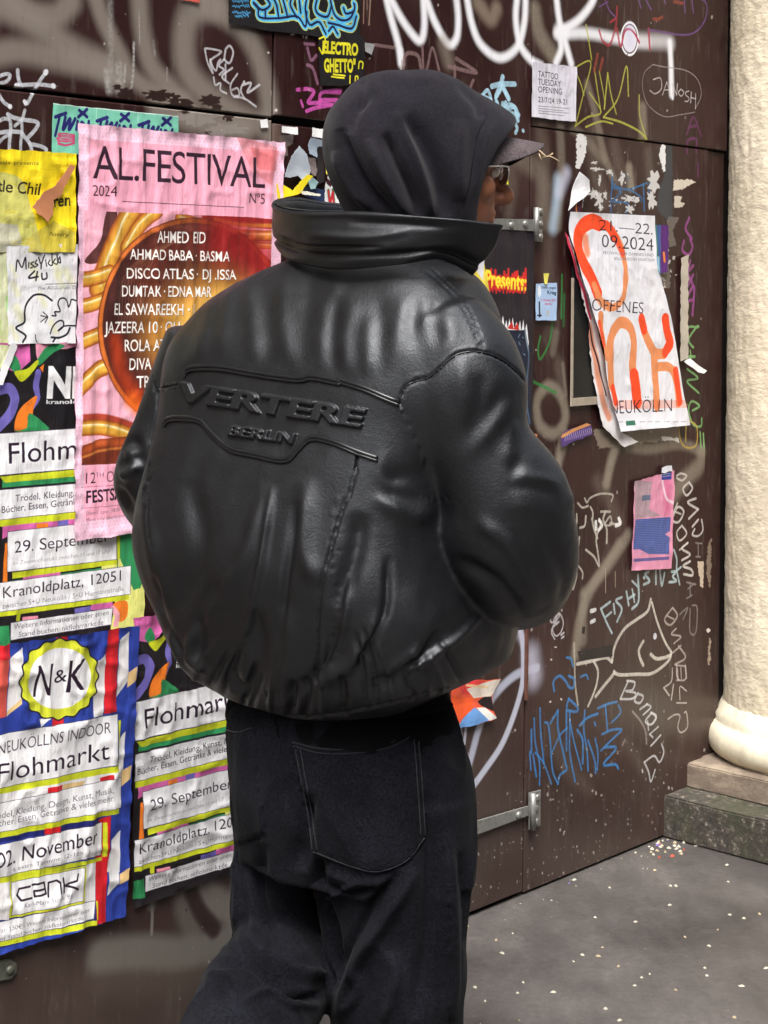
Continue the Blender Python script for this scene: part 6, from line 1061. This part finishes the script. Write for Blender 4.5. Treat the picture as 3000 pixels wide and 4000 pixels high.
# shoes
shoe_m = plain('shoe_black', (20, 20, 22), .5, 0, .2); sole_m = plain('shoe_sole', (60, 58, 56), .7, 0, .2)
def shoe(ank, fw, pitch, ground):
    fw = np.array(fw, float); fw /= np.linalg.norm(fw); sd_ = np.cross(fw, UP); c, s_ = math.cos(pitch), math.sin(pitch); f2 = fw * c - UP * s_; u2 = UP * c + fw * s_
    o_ = np.array(ank) - u2 * .085 + f2 * .0
    if ground is not None: o_[2] = ground
    rings = []; rs = []
    for t, w, h in ((-.075, .018, .03), (-.065, .032, .065), (-.02, .036, .10), (.03, .038, .095), (.08, .043, .07), (.13, .047, .055), (.17, .042, .045), (.195, .022, .03)):
        a = np.linspace(0, 2 * np.pi, 20, endpoint=False); rings.append(o_ + f2 * t + np.cos(a)[:, None] * w * sd_ + u2 * (.02 + (np.sin(a)[:, None] * .5 + .5) * h)); rs.append(o_ + f2 * t * 1.02 + np.cos(a)[:, None] * (w + .004) * sd_ + u2 * ((np.sin(a)[:, None] * .5 + .5) * .028))
    cap = [tuple(range(20))[::-1], tuple(range(140, 160))]; e = mesh_obj('shoe', np.vstack(rings), grid_faces(8, 20, True) + cap, shoe_m, person); mesh_obj('sole', np.vstack(rs), grid_faces(8, 20, True) + cap, sole_m, e)
shoe(AN_R, FWD, 0, 0.0); shoe(AN_L, FWD * .9 + RGT * .1, math.radians(48), None)

# ---------------- jacket
parts = [loft_body([(548, 640, 930, 2.73, .62), (575, 572, 985, 2.73, .56), (600, 520, 1024, 2.73, .52), (640, 452, 1052, 2.73, .50), (690, 398, 1072, 2.73, .50), (750, 352, 1082, 2.73, .52), (820, 335, 1078, 2.73, .55), (900, 330, 1060, 2.73, .60), (1000, 312, 1050, 2.73, .66), (1100, 290, 1052, 2.73, .70), (1180, 284, 1070, 2.73, .72), (1260, 300, 1100, 2.73, .71), (1340, 332, 1112, 2.73, .71), (1410, 364, 1102, 2.73, .72), (1450, 392, 1092, 2.73, .72), (1476, 424, 1058, 2.73, .74), (1496, 458, 1006, 2.73, .76), (1510, 480, 975, 2.73, .76), (1518, 500, 955, 2.73, .6)], n=80, e=3.3),
         tube([D(940, 700, 2.56), D(985, 790, 2.545), D(1002, 870, 2.535), D(1034, 965, 2.525), D(1084, 1065, 2.53), D(1088, 1140, 2.55), D(1098, 1200, 2.60), D(1108, 1230, 2.70), D(1100, 1262, 2.85), D(1070, 1285, 2.98)], [.075, .096, .100, .082, .098, .108, .107, .096, .086, .06], 40), ell3(D(1166, 1082, 2.53), (.050, .06, .034)),
         tube([D(440, 740, 2.90), D(408, 820, 2.90), D(370, 920, 2.90), D(330, 1010, 2.91), D(322, 1060, 2.95), D(360, 1130, 3.05), D(400, 1200, 3.12)], [.066, .064, .060, .060, .056, .055, .05], 32)]
me = weld(parts, .0042, 9, .5)
JF = []
def J(c, pts, w, h, s_=0): JF.append((c(pts), w * 1.7, h * (.34 if c is cL else .40 if c is cM else .95), s_))
co = get_co(me); px = to_px(co) * .553; k_ = np.clip((px[:, 0] - 640) / 400, 0, 1.2) * np.clip((px[:, 1] - 1330) / 170, 0, 1); co[:, 2] += k_ * 52 / 3620 * 2.7; set_co(me, co)
# soft drape folds of the upper back and shoulders
for p in (((480, 240), (432, 480), (468, 760)), ((612, 260), (588, 470), (640, 700)), ((150, 280), (85, 520), (100, 770)), ((250, 380), (235, 600), (250, 780)), ((740, 360), (760, 520), (720, 640))): J(cM, p, 30, .010)
for p in (((320, 260), (300, 500), (320, 820)), ((545, 260), (530, 500), (560, 740)), ((690, 300), (650, 450), (700, 600)), ((30, 250), (-10, 500), (20, 770))): J(cM, p, 30, -.010)
for p in (((850, 560), (880, 800), (900, 1080)), ((1080, 560), (1060, 800), (1110, 1100)), ((650, 650), (620, 860), (560, 1080)), ((760, 620), (720, 860), (700, 1060)), ((1400, 560), (1320, 800), (1290, 1120))): J(cL, p, 26, .008)
for p in (((960, 580), (980, 850), (990, 1110)), ((1240, 560), (1200, 820), (1180, 1120)), ((560, 760), (500, 900), (470, 1060))): J(cL, p, 34, -.009)
# sleeve: folds fan from the elbow to the shoulder seam
for p in (((490, 870), (640, 1090), (750, 1330)), ((635, 850), (715, 1040), (790, 1230)), ((830, 650), (842, 900), (800, 1180)), ((1210, 900), (1060, 1080), (900, 1250), (780, 1340)), ((560, 1100), (640, 1250), (700, 1370)), ((1180, 1060), (1150, 1200), (1130, 1350))): J(cM, p, 26, .011)
for p in (((560, 860), (680, 1080), (760, 1290)), ((740, 850), (770, 1040), (780, 1200)), ((960, 760), (960, 940), (880, 1150)), ((1130, 850), (1000, 1040), (860, 1220))): J(cM, p, 24, -.012)
for p, h in ((((330, 1470), (480, 1500), (720, 1490)), .012), (((300, 1540), (480, 1550), (700, 1560)), -.014), (((660, 1520), (720, 1540), (760, 1500)), .006), (((520, 1390), (620, 1400), (700, 1400)), .006), (((700, 1620), (760, 1640), (700, 1700)), .006), (((1150, 1420), (1300, 1440), (1480, 1480)), .010), (((1120, 1500), (1300, 1500), (1460, 1560)), -.009), (((1200, 1300), (1180, 1400), (1150, 1430)), -.012), (((1090, 1620), (1300, 1640), (1500, 1700)), .006), (((360, 1250), (300, 1400), (360, 1470)), .008)): J(cM, p, 20, h)
for p, h in ((((1270, 200), (1400, 300), (1500, 500)), .008), (((1200, 330), (1350, 420), (1450, 560)), -.008), (((1500, 250), (1580, 400), (1560, 520)), -.007), (((930, 120), (1060, 190), (1140, 140)), .010), (((960, 60), (1060, 60), (1140, 30)), -.010)): J(cN, p, 24, h)
# lower back
for p, h, w in ((((700, 60), (690, 300), (740, 420)), .010, 34), (((560, 80), (500, 300), (400, 460), (330, 560)), .010, 30), (((150, 100), (170, 300), (220, 520)), .008, 30), (((300, 60), (330, 300), (260, 520)), -.010, 40), (((400, 400), (330, 540), (330, 700)), -.010, 24), (((320, 560), (300, 660), (360, 720)), .014, 16), (((450, 640), (440, 740), (500, 800)), -.012, 20), (((960, 520), (860, 680), (740, 760)), .010, 26), (((1100, 620), (1040, 680), (960, 740)), .008, 20), (((620, 500), (640, 650), (600, 790)), .007, 26), (((520, 500), (540, 660), (500, 800)), -.007, 26), (((820, 560), (760, 700), (640, 800)), -.009, 26), (((230, 560), (270, 680), (350, 780)), .009, 20), (((200, 600), (240, 720), (300, 770)), -.009, 16), (((1180, 560), (1080, 680), (900, 790)), -.010, 26), (((880, 180), (860, 320), (800, 500)), -.014, 36)): J(cN, p, w, h)
# left sleeve pinch
for p, h, w in ((((880, 500), (960, 420), (1000, 380)), .022, 18), (((840, 560), (900, 640), (940, 720)), -.010, 16), (((940, 200), (980, 260), (1060, 300)), -.012, 24), (((900, 330), (1000, 300), (1080, 240)), .010, 20), (((900, 430), (960, 380), (1030, 330)), -.012, 14)): J(cE, p, w, h)
wrinkle(me, [((4, 4, 1.6), .009, False, 5), ((10, 10, 5), .0022, False, 2), ((30, 30, 22), .0010, False, 7)])
sculpt(me, JF); relax(me, 7, .5)
co = get_co(me); px = to_px(co) * .553; L_ = smooth(np.array([(890, 800), (925, 900), (945, 1000), (960, 1060)]), 8); dd = np.min([np.hypot(px[:, 0] - a_, px[:, 1] - b_) for a_, b_ in L_], axis=0); relax(me, 60, .6, np.exp(-(dd / 55) ** 2) * (facing(me) > 0))
fine = []
rj = random.Random(5)
for i in range(17):        # leather gathered into the hem
    x = 400 + i * 38 + rj.uniform(-12, 12); yb = 1560 - abs(x - 690) * .10 - max(0, x - 700) * .11; sl = (x - 700) * .16; L = rj.uniform(70, 190)
    fine.append((cT((x - sl * L / 100, yb - L), (x - sl * .4, yb - L * .45), (x, yb)), rj.uniform(13, 24), rj.choice([-.009, -.006, .005]), 0))
for p, h in ((((300, 1290), (330, 1390), (400, 1460)), .010), (((330, 1240), (352, 1340), (402, 1430)), -.009), (((590, 1050), (560, 1250), (520, 1420)), .008), (((640, 1080), (620, 1240), (600, 1400)), -.007), (((760, 1240), (740, 1380), (690, 1490)), .007), (((840, 1200), (830, 1330), (760, 1470)), -.010), (((1040, 1330), (960, 1400), (860, 1460)), .008)):
    fine.append((cT(*p), 26, h, 0))
for c, x0, y0, x1, y1, n_, ang in ((cN, 790, 130, 800, 700, 26, 8), (cE, 1060, 360, 1060, 720, 12, 5), (cM, 440, 950, 620, 1370, 16, 100), (cN, 160, 30, 160, 200, 10, 8), (cL, 440, 1190, 300, 1230, 8, 80), (cM, 600, 1560, 760, 1560, 8, 60), (cN, 470, 780, 900, 800, 18, 80)):
    for i in range(n_):        # puckers along the stitched seams
        t = (i + rj.random() * .6) / n_; x, y = x0 + (x1 - x0) * t, y0 + (y1 - y0) * t; L = rj.uniform(20, 46) * (1 if c is not cN else .6); a = math.radians(ang + rj.uniform(-25, 25)); fine.append((c((x, y), (x + L * math.cos(a) * (1 if rj.random() < .5 else -1), y + L * math.sin(a))), 5.5, rj.choice([.0018, -.0022]), 0))
sculpt(me, fine)
# finer skin over the lettered yoke so that the embossing reads
bm = bmesh.new(); bm.from_mesh(me); bm.verts.ensure_lookup_table(); co = np.array([v.co for v in bm.verts]); px = to_px(co); fc = facing(me)
sel = (px[:, 0] > 620) & (px[:, 0] < 1570) & (px[:, 1] > 1400) & (px[:, 1] < 1830) & (fc > 0)
es = [e for e in bm.edges if sel[e.verts[0].index] and sel[e.verts[1].index]]; bmesh.ops.subdivide_edges(bm, edges=es, cuts=2, use_grid_fill=True, smooth=.3); bmesh.ops.triangulate(bm, faces=[f for f in bm.faces if len(f.verts) > 4]); bm.to_mesh(me); bm.free(); me.update()
# embossed writing
EM = np.zeros((480, 1000)); X0, Y0 = 600.0, 1400.0
def em_text(txt, p0, p1, h, shear, weight):
    co_, tr = glyphs(txt, weight, 0); x = (co_[:, 0] - co_[:, 0].min()) / np.ptp(co_[:, 0]); y = co_[:, 1] / cap_height(); p0, p1 = np.array(p0), np.array(p1); d = p1 - p0
    P = p0 + x[:, None] * d + np.stack([y * h * shear, -y * h], -1) - [X0, Y0]; t = P[tr]; ss = 2
    for tri in t:
        lo = np.floor(tri.min(0)).astype(int); hi = np.ceil(tri.max(0)).astype(int) + 1; lo = np.maximum(lo, 0); hi = np.minimum(hi, [1000, 480])
        if (hi <= lo).any(): continue
        xx, yy = np.meshgrid(np.arange(lo[0], hi[0]) + .5, np.arange(lo[1], hi[1]) + .5); w = []
        for i in range(3): a, b = tri[i], tri[(i + 1) % 3]; w.append((b[0] - a[0]) * (yy - a[1]) - (b[1] - a[1]) * (xx - a[0]))
        w = np.array(w); m_ = (w >= -.3).all(0) | (w <= .3).all(0); EM[lo[1]:hi[1], lo[0]:hi[0]][m_] = 1
em_text('VERTERE', cL((430, 1300))[0], cL((1530, 1462))[0], 66, .34, .045); em_text('BERLIN', cL((745, 1510))[0], cL((1130, 1560))[0], 36, .34, .05)
def emseg(pts, w):
    P = cL(pts) - [X0, Y0]; yy, xx = np.mgrid[0:480, 0:1000] + .5
    for a, b in zip(P[:-1], P[1:]): d = b - a; t = np.clip(((xx - a[0]) * d[0] + (yy - a[1]) * d[1]) / (d @ d), 0, 1); EM[np.hypot(xx - a[0] - t * d[0], yy - a[1] - t * d[1]) < w] = 1

K = np.array([1, 4, 6, 4, 1]) / 16.
for _ in range(1): EM = np.apply_along_axis(lambda v: np.convolve(v, K, 'same'), 0, EM); EM = np.apply_along_axis(lambda v: np.convolve(v, K, 'same'), 1, EM)
co, no = get_co(me), get_no(me); px = to_px(co); fc = facing(me); xi = np.clip((px[:, 0] - X0).astype(int), 0, 999); yi = np.clip((px[:, 1] - Y0).astype(int), 0, 479); ok = (px[:, 0] > X0) & (px[:, 0] < X0 + 999) & (px[:, 1] > Y0) & (px[:, 1] < Y0 + 479)
set_co(me, co + no * (EM[yi, xi] * ok * .0065 * fc)[:, None])
SEAM = [(cM((430, 950), (470, 850), (540, 812), (620, 790), (700, 722), (800, 642), (900, 620), (1000, 630), (1100, 672), (1200, 752), (1240, 800)), 7, -.0055, 1), (cM((445, 930), (520, 790), (620, 765), (700, 695), (800, 615), (900, 595), (1000, 605)), 5, .002, 1), (cM((440, 960), (520, 1120), (620, 1370)), 4, -.002, 1), (cM((620, 60), (700, 130), (840, 270), (925, 430), (985, 615)), 4, -.003, 1), (cM((600, 90), (680, 155), (815, 290), (900, 440), (955, 600)), 4, -.003, 1), (cM((160, 1290), (140, 1420), (100, 1570)), 8, -.007, 1), (cN((830, 130), (790, 260), (750, 420), (735, 560), (728, 760)), 8, -.007, 1),
        (cL((285, 1030), (292, 1150), (312, 1232)), 5, -.004, 1), (cL((312, 1238), (440, 1210)), 5, -.004, 1), (cL((330, 1250), (325, 1400), (300, 1550)), 6, -.006, 1), (cE((1075, 260), (1075, 500), (1060, 800), (1090, 1000)), 5, -.003, 1), (cN((430, 862), (700, 874), (900, 846), (1180, 776)), 7, -.006, 1)]
sculpt(me, SEAM, False)
jacket = adopt('leather_jacket', me, LEA, person); jacket['label'] = 'oversized black leather jacket with embossed lettering across the back'
bj = bvh_of(jacket)
pipe_m, nt_, b_ = mat('leather_piping'); b_.inputs['Base Color'].default_value = (.008, .009, .011, 1); b_.inputs['Roughness'].default_value = .25
UPP = np.vstack([cL((485, 1150), (505, 1118), (560, 1104), (700, 1106), (900, 1140), (1100, 1168), (1180, 1172), (1240, 1160), (1400, 1192)), cM((40, 800), (200, 850), (330, 905), (428, 945))]); LOW = cL((368, 1440), (390, 1412), (450, 1402), (575, 1416), (640, 1485), (750, 1582), (900, 1618), (1080, 1650), (1160, 1580), (1232, 1520), (1350, 1540), (1500, 1600), (1622, 1642))
for P, off_, r_ in ((UPP, 0, .0036), (UPP + [0, 13], 0, .0028), (LOW, 0, .0036), (LOW + [0, 12], 0, .0026)): cord('piping', bj, P, r_, pipe_m, jacket, .0012, 8)
cord('seam_piping', bj, cM((430, 950), (470, 850), (540, 812), (620, 790), (700, 722), (800, 642), (900, 620), (1000, 630), (1100, 672), (1200, 752)), .0016, pipe_m, jacket, .0, 6)

# collar
def curve3(pts, n): q = smooth(np.array([np.append(D(x, y, Y), 0)[:3] for x, y, Y in pts]), 10); t = np.linspace(0, len(q) - 1, n); i = np.minimum(t.astype(int), len(q) - 2); f = (t - i)[:, None]; return q[i] * (1 - f) + q[i + 1] * f
TOPC = [(860, 452, 3.00), (780, 440, 3.01), (693, 433, 2.96), (645, 424, 2.90), (606, 427, 2.84), (592, 437, 2.78), (612, 449, 2.70), (668, 456, 2.62), (760, 455, 2.555), (870, 461, 2.515), (985, 471, 2.50), (1088, 484, 2.54)]
BOTC = [(860, 566, 2.98), (790, 560, 2.98), (715, 552, 2.95), (660, 548, 2.90), (622, 540, 2.84), (602, 540, 2.78), (625, 562, 2.70), (685, 577, 2.62), (770, 582, 2.56), (870, 574, 2.53), (955, 562, 2.54), (1022, 600, 2.60)]
nC, nR = 150, 30; Tt, Bt = curve3(TOPC, nC), curve3(BOTC, nC); ctr = D(800, 520, 2.76); rows = []
for i in range(nR):
    v = i / (nR - 1); P = Bt * (1 - v) + Tt * v; out = P - ctr; out[:, 2] = 0; out /= np.linalg.norm(out, axis=1)[:, None]; x = np.linspace(0, 1, nC)
    bul = .010 * math.sin(v * math.pi) - .008 * math.exp(-((v - .24) / .06) ** 2) + .004 * math.exp(-((v - .94) / .05) ** 2) + .003 * np.sin(x * 17 + v * 5) * math.sin(v * math.pi) + .002 * np.sin(x * 47 - v * 9) * math.exp(-((v - .25) / .2) ** 2)
    P = P + out * (bul[:, None] if hasattr(bul, 'shape') and bul.shape else bul); rows.append(P)
V = np.vstack(rows); mo = mesh_obj('collar_base', V, grid_faces(nR, nC), LEA, None); sf = mo.modifiers.new('t', 'SOLIDIFY'); sf.thickness = .009; sf.offset = -1; sb = mo.modifiers.new('s', 'SUBSURF'); sb.levels = 1
me = evaluated(mo); wrinkle(me, [((8, 8, 22), .003, False, 4)]); sculpt(me, [(cB((120, 1370), (400, 1375), (700, 1372), (1000, 1380), (1300, 1405), (1570, 1460)), 7, -.003, 1), (cB((300, 1520), (700, 1540), (1000, 1500)), 26, .004), (cB((600, 1440), (900, 1450), (1300, 1480)), 22, -.004), (cL((1030, 330), (1200, 400), (1659, 400)), 14, -.006)])
collar = adopt('collar', me, LEA, jacket)
cord('collar_piping', bvh_of(collar), cB((118, 1322), (170, 1345), (300, 1362), (500, 1368), (700, 1366), (900, 1368), (1100, 1382), (1300, 1406), (1560, 1446)), .0026, pipe_m, jacket, .001, 8)
# knitted hem band under the leather
v, f = loft_body([(1500, 500, 975, 2.73, .60), (1530, 486, 985, 2.73, .62), (1562, 480, 984, 2.73, .64), (1580, 486, 978, 2.73, .64)], n=80)
hm = mesh_obj('hem_band', v, f, KNIT, jacket)

# ---------------- hood
HR = [((712, 300), (713, 316), .012), ((713, 270), (722, 372), .056), ((722, 240), (744, 425), .085), ((742, 214), (772, 480), .104), ((770, 182), (812, 530), .118), ((815, 158), (862, 565), .128), ((868, 151), (912, 580), .131), ((930, 152), (950, 585), .130), ((980, 172), (978, 585), .125), ((1020, 200), (998, 580), .119), ((1058, 221), (1012, 572), .113), ((1086, 237), (1019, 562), .108), ((1104, 248), (1023, 552), .104), ((1111, 257), (1021, 545), .100), ((1108, 268), (1014, 540), .096), ((1088, 274), (1000, 535), .093), ((1030, 255), (975, 530), .095), ((960, 220), (930, 520), .095), ((880, 230), (870, 480), .07), ((850, 300), (850, 380), .02)]
QX = [0, 0, 0, 0, 0, 2, 6, 14, 24, 38, 50, 58, 63, 64, 62, 56, 40, 16, 0, 0]
hx0 = 900.; rows = []; n = 96; a = np.linspace(0, 2 * np.pi, n, endpoint=False); prm = smooth(np.array([[*t_, *b_, w, q] for (t_, b_, w), q in zip(HR, QX)], float), 5)
for xt, yt, xb, yb, w, q in prm:
    cx_ = (xt + xb) / 2; Yc = 2.72 + (cx_ - hx0) / 3620 * 2.72 * .25; T_, B_ = D(xt, yt, Yc), D(xb, yb, Yc); c = (T_ + B_) / 2; d = (T_ - B_) / 2; s_ = np.sin(a)[:, None]; cc = np.cos(a)[:, None]
    P = c + d * np.sign(cc) * np.abs(cc) ** .92 + HL * w * s_ - HF * (q / 3620 * 2.72) * s_ ** 2; rows.append(P)
m = len(rows); V = np.vstack(rows + [rows[0].mean(0)[None], rows[-1].mean(0)[None]]); F_ = grid_faces(m, n, True) + [(j, m * n, (j + 1) % n) for j in range(n)] + [((m - 1) * n + j, (m - 1) * n + (j + 1) % n, m * n + 1) for j in range(n)]
mo = mesh_obj('hood_base', V, F_, HOOD, None); bm = bmesh.new(); bm.from_mesh(mo.data); bmesh.ops.recalc_face_normals(bm, faces=bm.faces[:]); bm.to_mesh(mo.data); bm.free(); sb = mo.modifiers.new('s', 'SUBSURF'); sb.levels = 1; me = evaluated(mo)
wrinkle(me, [((6, 6, 4), .008, False, 11), ((14, 14, 7), .003, False, 3), ((30, 30, 18), .0009, False, 5)])
cQ = crop(977, 195, 1.2136)
sculpt(me, [(cQ((640, 390), (690, 520), (755, 660), (800, 800)), 34, -.021), (cQ((560, 420), (620, 560), (700, 700), (770, 800)), 34, .013), (cQ((740, 310), (830, 450), (900, 620), (930, 800)), 60, -.019), (cQ((690, 290), (775, 480), (845, 680), (865, 800)), 30, .010), (cQ((425, 370), (480, 520), (580, 680), (690, 790)), 34, -.013), (cQ((400, 480), (450, 610), (570, 760)), 26, .008), (cQ((1000, 330), (985, 520), (990, 720)), 55, .008),
    (cQ((600, 190), (500, 290), (470, 400)), 40, -.007), (cQ((520, 120), (545, 200), (505, 290)), 26, -.006), (cQ((620, 100), (760, 140), (900, 130)), 40, .004), (cQ((980, 160), (1080, 260), (1090, 330)), 30, -.005), (cQ((1146, 285), (1085, 400), (1062, 520), (1040, 640), (1000, 790)), 6, -.0045, 1), (cQ((1200, 300), (1130, 420), (1095, 560), (1060, 700)), 22, .003)])
hood = adopt('hood', me, HOOD, person); hood['label'] = 'dark cotton hood pulled over the cap'
# ---------------- cap
capm = cloth_mat('cap_twill', (.055, .043, .047), (.10, .08, .085), .1, .9, 260, .6, .4); under_m = cloth_mat('peak_underside', (.006, .006, .007), (.010, .010, .011), .05)
cb = HC + HF * .077 + UP * .050; nu, nw = 26, 44; rows, rows2 = [], []
for i in range(nu):
    u = i / (nu - 1); row = []
    for j in range(nw):
        w = -1 + 2 * j / (nw - 1); L = .096 * (1 - abs(w) ** 4.2 * .93) ; ws = .078 * (1 - .10 * u); base = -abs(w) ** 2 * .050
        P = cb + HL * w * ws + HF * (base + L * u + .004) + UP * (-(.040 if w < 0 else .054) * abs(w) ** 1.9 * (1 + .25 * u) - .004 * u + .010 * (1 - u)); row.append(P)
    rows.append(row)
Vt = np.array(rows).reshape(-1, 3); mo = mesh_obj('peak_base', Vt, grid_faces(nu, nw), capm, None); sf = mo.modifiers.new('t', 'SOLIDIFY'); sf.thickness = .004; sf.offset = 0; me = evaluated(mo)
cap = mesh_obj('cap', *ell3(HC + UP * .052 - HF * .005, (.100, .084, .088), HX, 28), capm, person); cap['label'] = 'worn grey purple cap under the hood, peak frayed'
peak = adopt('peak', me, capm, cap); peak.data.materials.append(under_m)
peak.data.update(); pn = np.zeros(len(peak.data.polygons) * 3); peak.data.polygons.foreach_get('normal', pn); pn = pn.reshape(-1, 3)
pcn = np.zeros(len(peak.data.polygons) * 3); peak.data.polygons.foreach_get('center', pcn); pcn = pcn.reshape(-1, 3) + rootloc(cap)
outw = pcn - (cb - UP * .05); peak.data.polygons.foreach_set('material_index', ((pn * outw).sum(1) < 0).astype(int))
fray = plain('frayed_thread', (176, 156, 126), .8, 0, .2)
tip = cb + HF * .097 - UP * .004; V, F_ = [], []
for pts in ([tip + UP * .002, tip - UP * .014 + HF * .002, tip - UP * .022 + HF * .003], [tip - UP * .022 + HF * .003, tip - UP * .019 + HF * .014, tip - UP * .022 + HF * .024, tip - UP * .027 + HF * .033], [tip - UP * .019 + HF * .014, tip - UP * .014 + HF * .022], [tip - HL * .05 - UP * .02 - HF * .02, tip - HL * .052 - UP * .030 - HF * .016], [tip - HL * .046 - UP * .014 - HF * .018, tip - HL * .055 - UP * .024 - HF * .010]):
    v, f = tube(np.array(pts), [.0011] * len(pts), 6, 1, 2); b = len(V); F_ += [tuple(i + b for i in w) for w in f]; V += list(v)
o = mesh_obj('frayed_threads', V, F_, fray, cap); o['kind'] = 'stuff'
print('built in', round(time.time() - T0, 1), 's')
